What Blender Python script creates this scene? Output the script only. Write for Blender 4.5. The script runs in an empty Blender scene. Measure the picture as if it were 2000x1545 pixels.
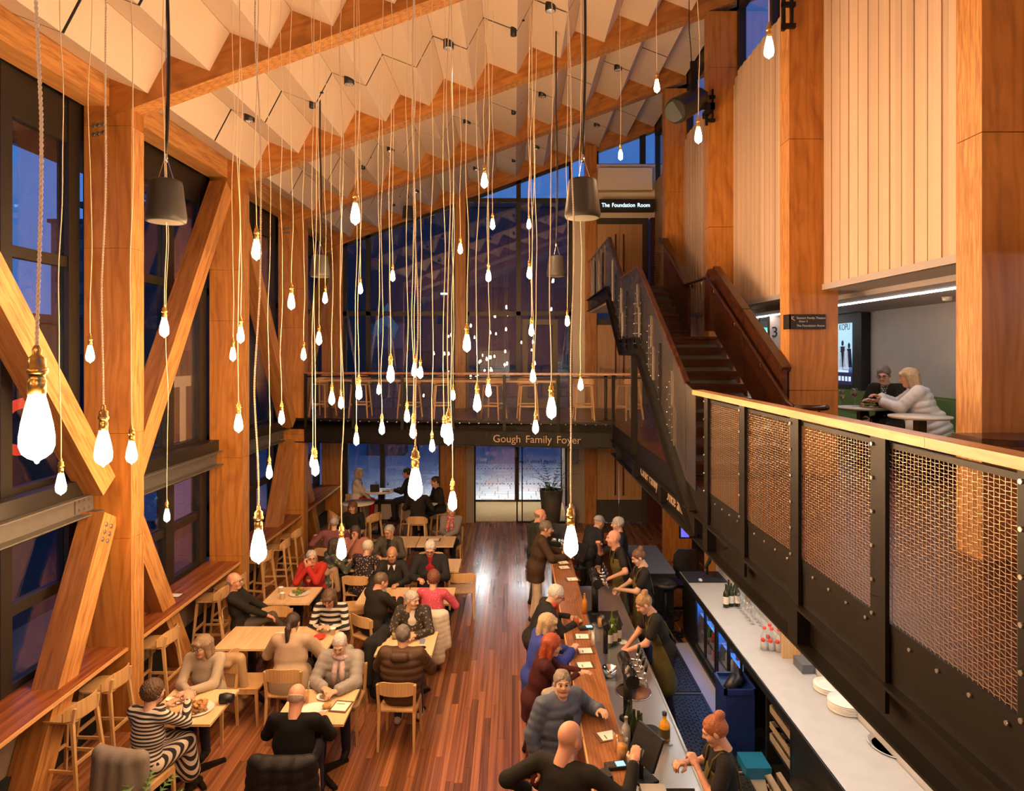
import bpy, bmesh, math, random
import numpy as np
from mathutils import Vector, Matrix
random.seed(7); np.random.seed(7)
SC = bpy.context.scene
COL = SC.collection
PI = math.pi
# ------------------------------------------------------------------ camera, sky, exposure
F, CX, CY, EYE = 1333.0, 1004.0, 690.0, 4.5          # focal length in pixels, vanishing point, eye height
cam = bpy.data.objects.new('camera', bpy.data.cameras.new('camera'))
COL.objects.link(cam); SC.camera = cam
cam.location = (0, 0, EYE); cam.rotation_euler = (PI/2, 0, 0)
cam.data.sensor_width = 36; cam.data.lens = F/2000*36
cam.data.shift_x = (1000-CX)/2000; cam.data.shift_y = (CY-772.5)/2000
cam.data.clip_start = 0.05; cam.data.clip_end = 600
W = bpy.data.worlds.new('dusk_sky'); SC.world = W; W.use_nodes = True
nt = W.node_tree; nt.nodes.clear()
tc = nt.nodes.new('ShaderNodeTexCoord'); sp = nt.nodes.new('ShaderNodeSeparateXYZ')
cr = nt.nodes.new('ShaderNodeValToRGB'); bg = nt.nodes.new('ShaderNodeBackground'); ou = nt.nodes.new('ShaderNodeOutputWorld')
nt.links.new(tc.outputs['Generated'], sp.inputs[0]); nt.links.new(sp.outputs['Z'], cr.inputs[0])
nt.links.new(cr.outputs[0], bg.inputs[0]); nt.links.new(bg.outputs[0], ou.inputs[0])
cr.color_ramp.elements[0].position = 0.0; cr.color_ramp.elements[0].color = (0.085, 0.21, 0.62, 1)
cr.color_ramp.elements[1].position = 0.75; cr.color_ramp.elements[1].color = (0.01, 0.10, 0.48, 1)
e = cr.color_ramp.elements.new(0.22); e.color = (0.07, 0.21, 0.64, 1)
bg.inputs[1].default_value = 0.95
SC.view_settings.view_transform = 'Standard'
try: SC.view_settings.look = 'None'
except Exception: pass
SC.view_settings.exposure = 0.0; SC.view_settings.gamma = 1.0; SC.view_settings.use_curve_mapping = False
cy = SC.cycles
cy.use_denoising = True
cy.use_adaptive_sampling = True; cy.adaptive_threshold = 0.06; cy.adaptive_min_samples = 12
cy.max_bounces = 7; cy.diffuse_bounces = 3; cy.glossy_bounces = 3; cy.transmission_bounces = 4; cy.transparent_max_bounces = 16
cy.sample_clamp_indirect = 6.0; cy.caustics_reflective = False; cy.caustics_refractive = False
BULB_E = 400.0
# ------------------------------------------------------------------ helpers
def P(px, py, Y):            # point seen at a pixel at depth Y
    return Vector(((px-CX)*Y/F, Y, EYE+(CY-py)*Y/F))
def PZ(px, py, z):           # point seen at a pixel, on the level z
    Y = F*(EYE-z)/(py-CY)
    return Vector(((px-CX)*Y/F, Y, z))
def thing(name, label=None, cat=None, loc=(0,0,0), rz=0.0, group=None, kind=None):
    o = bpy.data.objects.new(name, None); COL.objects.link(o)
    o.location = loc; o.rotation_euler = (0, 0, rz); o.empty_display_size = 0.1
    return tag(o, label, cat, group, kind)
def tag(o, label=None, cat=None, group=None, kind=None):
    if label: o['label'] = label
    if cat: o['category'] = cat
    if group: o['group'] = group
    if kind: o['kind'] = kind
    return o
def kids(o): return [c for c in bpy.data.objects if c.parent == o]
def dup(root, loc, rz=0.0, label=None, group=None, tree=None):
    tree = tree if tree is not None else subtree(root)
    r = root.copy(); COL.objects.link(r); r.location = loc; r.rotation_euler = (0, 0, rz)
    if label: r['label'] = label
    if group: r['group'] = group
    def rec(src, dst):
        for c, sub in src:
            k = c.copy(); COL.objects.link(k); k.parent = dst
            rec(sub, k)
    rec(tree, r)
    return r
def subtree(o): return [(c, subtree(c)) for c in o.children]
class MB:
    def __init__(s): s.v = []; s.f = []; s.m = []; s.sm = []
    def add(s, vs, fs, m=0, smooth=False):
        b = len(s.v); s.v += [tuple(v) for v in vs]
        for f in fs: s.f.append(tuple(i+b for i in f)); s.m.append(m); s.sm.append(smooth)
        return s
    def box(s, x0, x1, y0, y1, z0, z1, m=0, mx=None, my=None):
        vs = [(x0,y0,z0),(x1,y0,z0),(x1,y1,z0),(x0,y1,z0),(x0,y0,z1),(x1,y0,z1),(x1,y1,z1),(x0,y1,z1)]
        b = len(s.v); s.v += vs
        for k, f in enumerate([(0,3,2,1),(4,5,6,7),(0,1,5,4),(1,2,6,5),(2,3,7,6),(3,0,4,7)]):
            s.f.append(tuple(i+b for i in f)); s.sm.append(False)
            mm = m
            if mx is not None and k in (3,5): mm = mx
            if my is not None and k in (2,4): mm = my
            s.m.append(mm)
        return s
    def obox(s, c, ax, ay, az, m=0):          # oriented box: centre + three half-axis vectors
        c, ax, ay, az = map(Vector, (c, ax, ay, az))
        vs = [c+sx*ax+sy*ay+sz*az for sz in (-1,1) for sx, sy in ((-1,-1),(1,-1),(1,1),(-1,1))]
        return s.add(vs, [(0,3,2,1),(4,5,6,7),(0,1,5,4),(1,2,6,5),(2,3,7,6),(3,0,4,7)], m)
    def bar(s, a, b, w, d, up=(0,0,1), m=0):   # rectangular bar a->b
        a, b = Vector(a), Vector(b); t = (b-a).normalized(); u = Vector(up)
        x = t.cross(u)
        if x.length < 1e-4: x = t.cross(Vector((0,1,0)))
        x.normalize(); y = x.cross(t)
        return s.obox((a+b)/2, x*w/2, y*d/2, (b-a)/2, m)
    def taper(s, a, b, wa, wb, m=0, up=(0,1,0)):   # square-section leg tapering from wa to wb
        a, b = Vector(a), Vector(b); t = (b-a).normalized()
        x = t.cross(Vector(up)).normalized(); y = x.cross(t)
        vs = [p+(sx*x+sy*y)*w/2 for p, w in ((a,wa),(b,wb)) for sx, sy in ((-1,-1),(1,-1),(1,1),(-1,1))]
        return s.add(vs, [(0,3,2,1),(4,5,6,7),(0,1,5,4),(1,2,6,5),(2,3,7,6),(3,0,4,7)], m)
    def tube(s, pts, r, n=8, m=0, cap=True, closed=False):
        pts = [Vector(p) for p in pts]; N = len(pts)
        rs = r if isinstance(r, (list, tuple)) else [r]*N
        b = len(s.v); prev = None
        for i, p in enumerate(pts):
            if closed: t = pts[(i+1)%N]-pts[i-1]
            else: t = pts[min(i+1,N-1)]-pts[max(i-1,0)]
            t.normalize()
            if prev is None:
                u = t.cross(Vector((0,0,1)));
                if u.length < 0.1: u = t.cross(Vector((1,0,0)))
            else: u = prev - t*prev.dot(t)
            u.normalize(); prev = u; w = t.cross(u)
            for k in range(n):
                a = 2*PI*k/n; s.v.append(tuple(p+(u*math.cos(a)+w*math.sin(a))*rs[i]))
        for i in range(N if closed else N-1):
            j = (i+1) % N
            for k in range(n):
                s.f.append((b+i*n+k, b+j*n+k, b+j*n+(k+1)%n, b+i*n+(k+1)%n)); s.m.append(m); s.sm.append(n > 4)
        if cap and not closed:
            s.f.append(tuple(b+k for k in range(n))); s.m.append(m); s.sm.append(False)
            s.f.append(tuple(b+(N-1)*n+n-1-k for k in range(n))); s.m.append(m); s.sm.append(False)
        return s
    def lathe(s, prof, c=(0,0,0), n=16, m=0, smooth=True, cap=True, sx=1.0, sy=1.0):
        b = len(s.v); c = Vector(c)
        for r, z in prof:
            for k in range(n):
                a = 2*PI*k/n; s.v.append((c.x+r*math.cos(a)*sx, c.y+r*math.sin(a)*sy, c.z+z))
        for i in range(len(prof)-1):
            for k in range(n):
                s.f.append((b+i*n+k, b+i*n+(k+1)%n, b+(i+1)*n+(k+1)%n, b+(i+1)*n+k)); s.m.append(m); s.sm.append(smooth)
        if cap:
            if prof[0][0] > 1e-5: s.f.append(tuple(b+n-1-k for k in range(n))); s.m.append(m); s.sm.append(False)
            if prof[-1][0] > 1e-5: s.f.append(tuple(b+(len(prof)-1)*n+k for k in range(n))); s.m.append(m); s.sm.append(False)
        return s
    def prism(s, poly, off, m=0):              # polygon (3-D points) pushed along off
        poly = [Vector(p) for p in poly]; off = Vector(off); n = len(poly)
        vs = poly+[p+off for p in poly]
        fs = [tuple(range(n-1,-1,-1)), tuple(range(n, 2*n))]+[(i,(i+1)%n,n+(i+1)%n,n+i) for i in range(n)]
        return s.add(vs, fs, m)
    def build(s, name, mats, parent=None, world=True, fix=True):
        off = Vector((0,0,0))
        if parent is not None and world:
            q = parent
            while q is not None: off = off+Vector(q.location); q = q.parent
        me = bpy.data.meshes.new(name)
        me.from_pydata([tuple(Vector(v)-off) for v in s.v] if off.length else s.v, [], s.f)
        if not isinstance(mats, (list, tuple)): mats = [mats]
        for mm in mats: me.materials.append(mm)
        me.polygons.foreach_set('material_index', s.m); me.polygons.foreach_set('use_smooth', s.sm)
        if fix:
            bm = bmesh.new(); bm.from_mesh(me); bmesh.ops.recalc_face_normals(bm, faces=bm.faces); bm.to_mesh(me); bm.free()
        me.update()
        o = bpy.data.objects.new(name, me); COL.objects.link(o)
        if parent is not None: o.parent = parent
        return o
def single(name, mb, mats, label, cat, group=None, kind=None):
    return tag(mb.build(name, mats), label, cat, group, kind)
def rbox(mb, x0, x1, y0, y1, z0, z1, r=0.02, m=0):    # box with rounded vertical corners (plan) and a small chamfer on top
    pts = []
    for cx, cy_, a0 in ((x1-r,y1-r,0),(x0+r,y1-r,90),(x0+r,y0+r,180),(x1-r,y0+r,270)):
        for k in range(4):
            a = math.radians(a0+30*k); pts.append((cx+r*math.cos(a), cy_+r*math.sin(a), z0))
    return mb.prism(pts, (0,0,z1-z0), m)
def text(name, body, size, loc, rot, mat, parent=None, align='LEFT', depth=0.004, sx=1.0, word=1.0):
    cu = bpy.data.curves.new(name, 'FONT'); cu.body = body; cu.size = size; cu.extrude = depth; cu.align_x = align; cu.align_y = 'CENTER'
    cu.space_word = word
    cu.materials.append(mat)
    tmp = bpy.data.objects.new(name, cu); COL.objects.link(tmp)
    me = bpy.data.meshes.new_from_object(tmp); bpy.data.objects.remove(tmp); me.materials.clear(); me.materials.append(mat)
    o = bpy.data.objects.new(name, me); COL.objects.link(o)
    o.rotation_euler = rot; o.scale = (sx,1,1)
    if parent is not None:
        o.parent = parent; q = parent; off = Vector((0,0,0))
        while q is not None: off = off+Vector(q.location); q = q.parent
        o.location = Vector(loc)-off
    else: o.location = loc
    return o
# ------------------------------------------------------------------ materials
MATS = {}
def newmat(name):
    m = bpy.data.materials.new(name); m.use_nodes = True; n = m.node_tree; b = n.nodes['Principled BSDF']; MATS[name] = m
    return m, n, b
def plain(name, col, rough=0.5, metal=0.0, bump=0.0, bscale=60.0, var=0.0, spec=None, sheen=0.0, trans=0.0, coat=0.0):
    if name in MATS: return MATS[name]
    m, n, b = newmat(name)
    b.inputs['Base Color'].default_value = (*col, 1); b.inputs['Roughness'].default_value = rough; b.inputs['Metallic'].default_value = metal
    if spec is not None: b.inputs['Specular IOR Level'].default_value = spec
    if sheen: b.inputs['Sheen Weight'].default_value = sheen
    if coat: b.inputs['Coat Weight'].default_value = coat; b.inputs['Coat Roughness'].default_value = 0.1
    if trans: b.inputs['Transmission Weight'].default_value = trans
    if bump or var:
        t = n.nodes.new('ShaderNodeTexCoord'); z = n.nodes.new('ShaderNodeTexNoise'); z.inputs['Scale'].default_value = bscale; z.inputs['Detail'].default_value = 3
        n.links.new(t.outputs['Object'], z.inputs[0])
        if bump:
            bp = n.nodes.new('ShaderNodeBump'); bp.inputs['Strength'].default_value = bump; bp.inputs['Distance'].default_value = 0.01
            n.links.new(z.outputs[0], bp.inputs['Height']); n.links.new(bp.outputs[0], b.inputs['Normal'])
        if var:
            mx = n.nodes.new('ShaderNodeMix'); mx.data_type = 'RGBA'
            mx.inputs[6].default_value = (*[c*(1-var) for c in col], 1); mx.inputs[7].default_value = (*[min(1,c*(1+var)) for c in col], 1)
            n.links.new(z.outputs[0], mx.inputs[0]); n.links.new(mx.outputs[2], b.inputs['Base Color'])
    return m
def emit(name, col, s):
    if name in MATS: return MATS[name]
    m, n, b = newmat(name)
    b.inputs['Base Color'].default_value = (0.02,0.02,0.02,1); b.inputs['Emission Color'].default_value = (*col, 1); b.inputs['Emission Strength'].default_value = s
    return m
def wood(name, c1, c2, c3, axis=2, scale=1.0, rough=0.45, stretch=12.0, distort=1.2, lines=0.0, rand=False, coat=0.0, tone=0.0, tilt=0.0, swirl=False):
    """grain running along the given axis of the object"""
    m, n, b = newmat(name); L = n.links.new
    t = n.nodes.new('ShaderNodeTexCoord'); mp = n.nodes.new('ShaderNodeMapping')
    sc = [scale*stretch/3]*3; sc[axis] = scale*0.35; mp.inputs['Scale'].default_value = sc
    if tilt:
        vr = n.nodes.new('ShaderNodeVectorRotate'); vr.rotation_type = 'Y_AXIS'; vr.inputs['Angle'].default_value = tilt
        L(t.outputs['Object'], vr.inputs['Vector']); L(vr.outputs[0], mp.inputs[0])
    else: L(t.outputs['Object'], mp.inputs[0])
    src = mp.outputs[0]
    oi = n.nodes.new('ShaderNodeObjectInfo')
    if rand:
        ad = n.nodes.new('ShaderNodeVectorMath'); ad.operation = 'ADD'
        ml = n.nodes.new('ShaderNodeMath'); ml.operation = 'MULTIPLY'; ml.inputs[1].default_value = 37.0
        L(oi.outputs['Random'], ml.inputs[0]); L(src, ad.inputs[0]); L(ml.outputs[0], ad.inputs[1]); src = ad.outputs[0]
    z = n.nodes.new('ShaderNodeTexNoise'); z.inputs['Scale'].default_value = 1.6; z.inputs['Detail'].default_value = 5; z.inputs['Distortion'].default_value = distort
    L(src, z.inputs[0])
    r = n.nodes.new('ShaderNodeValToRGB'); r.color_ramp.elements[0].color = (*c1,1); r.color_ramp.elements[1].color = (*c3,1)
    r.color_ramp.elements[0].position = 0.28; r.color_ramp.elements[1].position = 0.75
    e = r.color_ramp.elements.new(0.5); e.color = (*c2,1)
    L(z.outputs[0], r.inputs[0]); colr = r.outputs[0]
    w = n.nodes.new('ShaderNodeTexWave'); w.inputs['Scale'].default_value = 2.2; w.inputs['Distortion'].default_value = 7.0; w.inputs['Detail'].default_value = 2; w.inputs['Detail Scale'].default_value = 0.8
    if swirl: w.inputs['Scale'].default_value = 1.3; w.inputs['Distortion'].default_value = 16.0; w.inputs['Detail Scale'].default_value = 0.55; w.inputs['Detail'].default_value = 3
    L(src, w.inputs[0])
    mx = n.nodes.new('ShaderNodeMix'); mx.data_type = 'RGBA'; mx.blend_type = 'MULTIPLY'; mx.inputs[0].default_value = 0.35+lines
    wr = n.nodes.new('ShaderNodeValToRGB'); wr.color_ramp.elements[0].color = (0.45,0.36,0.28,1); wr.color_ramp.elements[1].color = (1,1,1,1); wr.color_ramp.elements[1].position = 0.4
    L(w.outputs[0], wr.inputs[0]); L(colr, mx.inputs[6]); L(wr.outputs[0], mx.inputs[7]); colr = mx.outputs[2]
    if tone:
        hs = n.nodes.new('ShaderNodeHueSaturation'); mr = n.nodes.new('ShaderNodeMapRange')
        mr.inputs[3].default_value = 1-tone; mr.inputs[4].default_value = 1+tone
        L(oi.outputs['Random'], mr.inputs[0]); L(mr.outputs[0], hs.inputs['Value']); L(colr, hs.inputs['Color']); colr = hs.outputs[0]
    L(colr, b.inputs['Base Color']); b.inputs['Roughness'].default_value = rough
    bp = n.nodes.new('ShaderNodeBump'); bp.inputs['Strength'].default_value = 0.08; bp.inputs['Distance'].default_value = 0.01
    L(z.outputs[0], bp.inputs['Height']); L(bp.outputs[0], b.inputs['Normal'])
    if coat: b.inputs['Coat Weight'].default_value = coat; b.inputs['Coat Roughness'].default_value = 0.15
    return m
def stripes(name, c1, c2, period, axis='Z', duty=0.5, rough=0.8, tilt=(0,0,0)):
    m, n, b = newmat(name); L = n.links.new
    t = n.nodes.new('ShaderNodeTexCoord'); mp = n.nodes.new('ShaderNodeMapping'); mp.inputs['Rotation'].default_value = tilt
    L(t.outputs['Object'], mp.inputs[0]); s = n.nodes.new('ShaderNodeSeparateXYZ'); L(mp.outputs[0], s.inputs[0])
    d = n.nodes.new('ShaderNodeMath'); d.operation = 'DIVIDE'; d.inputs[1].default_value = period; L(s.outputs[axis], d.inputs[0])
    fr = n.nodes.new('ShaderNodeMath'); fr.operation = 'FRACT'; L(d.outputs[0], fr.inputs[0])
    g = n.nodes.new('ShaderNodeMath'); g.operation = 'GREATER_THAN'; g.inputs[1].default_value = duty; L(fr.outputs[0], g.inputs[0])
    mx = n.nodes.new('ShaderNodeMix'); mx.data_type = 'RGBA'; mx.inputs[6].default_value = (*c1,1); mx.inputs[7].default_value = (*c2,1)
    L(g.outputs[0], mx.inputs[0]); L(mx.outputs[2], b.inputs['Base Color']); b.inputs['Roughness'].default_value = rough
    return m
def dots(name, c1, c2, scale, thr=0.35, rough=0.8, c3=None):
    m, n, b = newmat(name); L = n.links.new
    t = n.nodes.new('ShaderNodeTexCoord'); v = n.nodes.new('ShaderNodeTexVoronoi'); v.inputs['Scale'].default_value = scale
    L(t.outputs['Object'], v.inputs[0]); r = n.nodes.new('ShaderNodeValToRGB'); r.color_ramp.interpolation = 'CONSTANT'
    r.color_ramp.elements[0].color = (*c2,1); r.color_ramp.elements[1].color = (*c1,1); r.color_ramp.elements[1].position = thr
    if c3: e = r.color_ramp.elements.new(thr*0.55); e.color = (*c3,1)
    L(v.outputs['Distance'], r.inputs[0]); L(r.outputs[0], b.inputs['Base Color']); b.inputs['Roughness'].default_value = rough
    return m
def glassmat(name, tint=(1,1,1), lo=0.06, hi=0.75, rough=0.0):
    m = bpy.data.materials.new(name); m.use_nodes = True; n = m.node_tree; n.nodes.clear(); MATS[name] = m
    o = n.nodes.new('ShaderNodeOutputMaterial'); mx = n.nodes.new('ShaderNodeMixShader'); tr = n.nodes.new('ShaderNodeBsdfTransparent'); gl = n.nodes.new('ShaderNodeBsdfGlossy')
    lw = n.nodes.new('ShaderNodeLayerWeight'); mr = n.nodes.new('ShaderNodeMapRange'); mr.inputs[3].default_value = lo; mr.inputs[4].default_value = hi
    lw.inputs[0].default_value = 0.5
    tr.inputs[0].default_value = (*tint,1); gl.inputs[0].default_value = (1,1,1,1); gl.inputs['Roughness'].default_value = rough
    p = n.nodes.new('ShaderNodeMath'); p.operation = 'POWER'; p.inputs[1].default_value = 3.0
    n.links.new(lw.outputs['Facing'], p.inputs[0]); n.links.new(p.outputs[0], mr.inputs[0])
    n.links.new(mr.outputs[0], mx.inputs[0]); n.links.new(tr.outputs[0], mx.inputs[1]); n.links.new(gl.outputs[0], mx.inputs[2]); n.links.new(mx.outputs[0], o.inputs[0])
    return m
def brushed(name, col, rough=0.35, axis=1):
    m, n, b = newmat(name); L = n.links.new
    b.inputs['Metallic'].default_value = 1.0; b.inputs['Base Color'].default_value = (*col,1)
    t = n.nodes.new('ShaderNodeTexCoord'); mp = n.nodes.new('ShaderNodeMapping'); sc = [9,9,9]; sc[axis] = .6; mp.inputs['Scale'].default_value = sc
    z = n.nodes.new('ShaderNodeTexNoise'); z.inputs['Scale'].default_value = 2.0; z.inputs['Detail'].default_value = 4
    L(t.outputs['Object'], mp.inputs[0]); L(mp.outputs[0], z.inputs[0]); mr = n.nodes.new('ShaderNodeMapRange'); mr.inputs[3].default_value = rough*0.75; mr.inputs[4].default_value = rough*1.3
    L(z.outputs[0], mr.inputs[0]); L(mr.outputs[0], b.inputs['Roughness'])
    return m
PLYF = wood('plywood_face', (0.31,0.110,0.018), (0.45,0.180,0.034), (0.55,0.240,0.055), axis=2, scale=1.3, stretch=5, distort=2.6, rough=0.42, swirl=True, lines=-.05)
LVLE = wood('laminated_edge', (0.42,0.175,0.05), (0.56,0.27,0.085), (0.66,0.35,0.12), axis=2, scale=4.0, stretch=14, distort=0.2, rough=0.45, lines=0.2)
LVLX = wood('laminated_edge_slope', (0.42,0.175,0.05), (0.56,0.27,0.085), (0.66,0.35,0.12), axis=0, scale=4.0, stretch=14, distort=0.2, rough=0.45, lines=0.2, tilt=math.atan(.363))
PLYX = wood('plywood_face_slope', (0.29,0.100,0.018), (0.42,0.165,0.032), (0.52,0.225,0.052), axis=0, scale=1.3, stretch=5, distort=2.6, rough=0.42, swirl=True, lines=-.05, tilt=math.atan(.363))
LVLY = wood('laminated_edge_long', (0.42,0.175,0.05), (0.56,0.27,0.085), (0.66,0.35,0.12), axis=1, scale=3.0, stretch=12, distort=0.4, rough=0.45, lines=0.1)
LVLD = wood('laminated_edge_dark', (0.20,0.075,0.018), (0.32,0.125,0.03), (0.42,0.18,0.05), axis=2, scale=4.0, stretch=14, distort=0.2, rough=0.5, lines=0.25)
JARR = wood('dark_counter_wood', (0.11,0.028,0.008), (0.24,0.068,0.017), (0.38,0.13,0.035), axis=1, scale=2.0, stretch=16, distort=0.4, rough=0.35)
FLOORM = wood('floor_plank_wood', (0.17,0.060,0.026), (0.29,0.112,0.050), (0.44,0.19,0.090), axis=1, scale=1.5, stretch=3, distort=0.5, rough=0.25, rand=True, tone=0.42, coat=0.22)
STAIRW = wood('stair_wood', (0.040,0.011,0.005), (0.075,0.021,0.008), (0.115,0.036,0.013), axis=0, scale=2.0, stretch=10, distort=0.6, rough=0.35)
PINE = wood('pale_pine', (0.64,0.43,0.22), (0.74,0.52,0.29), (0.82,0.62,0.38), axis=1, scale=1.6, stretch=10, distort=0.9, rough=0.4, rand=True, lines=-0.1)
OAK = wood('pale_oak', (0.50,0.29,0.12), (0.60,0.37,0.165), (0.68,0.44,0.22), axis=2, scale=1.5, stretch=8, distort=0.5, rough=0.45, lines=-0.15)
SLATM = wood('cream_slat_wood', (0.55,0.41,0.31), (0.60,0.455,0.35), (0.65,0.51,0.40), axis=2, scale=2.0, stretch=14, distort=0.3, rough=0.55, rand=True, tone=0.10, lines=-0.15)
RAILW = wood('handrail_wood', (0.50,0.24,0.08), (0.62,0.33,0.13), (0.72,0.42,0.19), axis=1, scale=3.0, stretch=10, distort=0.6, rough=0.35)
DOORW = wood('door_wood', (0.46,0.25,0.10), (0.54,0.31,0.13), (0.60,0.36,0.16), axis=2, scale=2.5, stretch=14, distort=0.2, rough=0.5)
DKRAIL = wood('dark_handrail_wood', (0.032,0.011,0.006), (0.06,0.020,0.009), (0.095,0.032,0.014), axis=1, scale=2.5, stretch=10, distort=0.5, rough=0.25)
ACOU = plain('cream_acoustic_panel', (0.68,0.55,0.44), 0.85, var=0.05, bscale=14)
WHITEW = plain('cream_paint', (0.72,0.62,0.48), 0.7)
BLACKM = plain('black_steel', (0.009,0.007,0.0055), 0.45, 0.0, bump=0.02, bscale=25, spec=.25)
DKBRZ = plain('dark_bronze_frame', (0.030,0.024,0.018), 0.42, 0.3)
GREYST = brushed('raw_steel_plate', (0.34,0.31,0.28), 0.30, axis=2)
BEAMST = plain('galvanised_steel', (0.14,0.125,0.108), 0.5, 0.2, var=0.15, bscale=9)
STEEL = plain('brushed_stainless', (0.62,0.62,0.62), 0.36, 1.0, bump=.015, bscale=30)
CHROME = plain('chrome', (0.75,0.75,0.75), 0.12, 1.0)
BOLTM = plain('bolt_zinc', (0.55,0.54,0.52), 0.3, 0.9)
BRASS = plain('brass', (0.72,0.46,0.14), 0.28, 1.0)
BLACKP = plain('black_plastic', (0.012,0.012,0.013), 0.4)
DKGREY = plain('dark_grey_panel', (0.06,0.055,0.052), 0.6)
CONC = plain('concrete_wall', (0.40,0.365,0.315), 0.8, bump=0.05, bscale=4, var=0.10)
GLASS = glassmat('window_glass', (0.93,0.95,0.95), 0.075, 0.6)
CLEAR = glassmat('clear_glass', (0.96,0.97,0.97), 0.06, 0.55)
MATTE_BLACK = plain('matte_black_gap', (0.004,0.004,0.004), 0.9)
ORDS = 'first second third fourth fifth sixth seventh eighth ninth tenth eleventh twelfth thirteenth fourteenth fifteenth sixteenth seventeenth eighteenth nineteenth twentieth'.split()
# ------------------------------------------------------------------ the building
XL0, XL1 = -5.11, -4.55          # left columns, x range
XR0, XR1 = 3.27, 3.85            # right columns
YB = [1.43, 4.77, 8.11, 11.45, 14.79, 18.13]; CD = 0.28
MZ = 3.05                        # mezzanine floor level
UP = 5.90                        # upper landing level
def ZB(x): return 7.434+0.363*(x+4.485)      # underside of the roof beams
def yedge(x): return 14.6-0.152*(x+3.6)      # front edge of the bridge mezzanine
# floor: slab, separate planks where they show largest, the rest joined
fl = thing('floor', 'reddish brown strip timber floor of the foyer', 'floor', kind='structure')
mb = MB(); mb.box(-6.2, 7.0, -4, 18.3, -0.12, -0.016); mb.build('floor_base', MATTE_BLACK, fl)
unit = MB().box(-.5,.5,-.5,.5,-.5,.5)
pw = 0.086; cand = []
rng = random.Random(3)
i = 0; x = -5.1
while x < 6.6:
    y = -3.6+rng.random()*2
    while y < 18.2:
        L = rng.uniform(1.1, 2.6); y1 = min(y+L, 18.2)
        xc, yc = x+pw/2, (y+y1)/2
        hidden = (0.7 < xc < 3.9 and yc < 10.6) or (xc > 3.9)
        d = max(y1, 6.4)
        px = CX+xc*F/max(yc,0.5); inview = y1 > 6.9 and -150 < px < 1400 and not hidden
        cand.append((inview, yc, x, y, y1)); y = y1
    x += pw
vis = sorted([c for c in cand if c[0]], key=lambda c: c[1])
solo, rest = vis[:300], vis[300:]+[c for c in cand if not c[0] and c[4] > 5.5 and not (0.75 < c[2] < 2.6 and c[1] < 10.5)]
pm = None
for (_, yc, x, y, y1) in solo:
    if pm is None:
        o = unit.build('plank', FLOORM, fl, world=False); pm = o.data
    else:
        o = bpy.data.objects.new('plank', pm); COL.objects.link(o); o.parent = fl
    o.location = (x+pw/2, (y+y1)/2, -0.009); o.scale = (pw-0.0025, y1-y-0.003, 0.018)
def tonedwood(name, src):
    m = src.copy(); m.name = name; n = m.node_tree
    at = n.nodes.new('ShaderNodeAttribute'); at.attribute_name = 'tone'
    for nd in n.nodes:
        if nd.type == 'OBJECT_INFO':
            for l in list(nd.outputs['Random'].links): n.links.new(at.outputs['Fac'], l.to_socket)
    for nd in n.nodes:
        if nd.type == 'MAPPING': nd.inputs['Scale'].default_value = (14, 0.5, 14)
    return m
mb = MB(); tones = []
for (_, yc, x, y, y1) in rest:
    mb.box(x+.0012, x+pw-.0012, y+.0015, y1-.0015, -0.018, 0); tones += [rng.random()]*6
o = mb.build('far_planks', tonedwood('far_floor_plank_wood', FLOORM), fl, fix=False); o['kind'] = 'stuff'
a = o.data.attributes.new('tone', 'FLOAT', 'FACE'); a.data.foreach_set('value', tones)
# left columns with bolts, right columns
def bolt(mb, c, n, r=0.016, h=0.012, m=0):
    c, n = Vector(c), Vector(n); mb.tube([c, c+n*h*0.4], r*1.7, 10, m); mb.tube([c, c+n*h], r, 6, m)
LROW = ['nearest the camera on the left wall', 'second along the left wall', 'third along the left wall', 'in the far left corner']
for k, y in enumerate(YB[1:]):
    if k == 0: continue
    top = ZB(XL0)-.002
    t = thing('timber_column', 'laminated timber column '+LROW[k-1], 'column', (XL0, y, 0), kind='structure')
    cuts = [0, 0.75, 2.3, 3.55, 5.75, top] if k == 1 else [0, 1.1, 2.75, 5.05, 5.9, top]
    for z0, z1 in zip(cuts, cuts[1:]):
        MB().box(XL0, XL1, y, y+CD, z0, z1-0.004, 0, mx=1).build('plywood_panel', [PLYF, LVLE], t)
    MB().prism([(XL0,y,top),(XL1,y,top),(XL1,y,ZB(XL1)-.003)], (0,CD,0)).build('plywood_panel', PLYF, t)
    b = MB()
    for dz in (-.05, .05):
        for j in range(3): bolt(b, (XL0+.12+j*.055, y-.001, ZB(XL0)-.06+dz+j*.012), (0,-1,0))
    b.build('bolt_group', BOLTM, t)
RROW = ['cut by the picture\'s right edge', 'carrying the black direction sign', 'beside the stair landing', 'behind the top of the stairs']
for k, y in enumerate(YB[:5]):
    if k == 0: continue
    top = ZB(XR0)-.002
    t = thing('timber_column', 'tall laminated timber column '+RROW[k-1], 'column', (XR0, y, 0), kind='structure')
    cuts = {1: [0, 3.0, 6.05, top], 2: [0, 2.9, 4.06, 7.05, top], 3: [0, 3.0, 6.62, 9.3, top], 4: [0, 2.9, 5.9, 8.0, top]}[k]
    for z0, z1 in zip(cuts, cuts[1:]):
        MB().box(XR0, XR1, y, y+CD, z0, z1-0.006, 0, mx=1).build('plywood_panel', [PLYF, LVLE], t)
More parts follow.
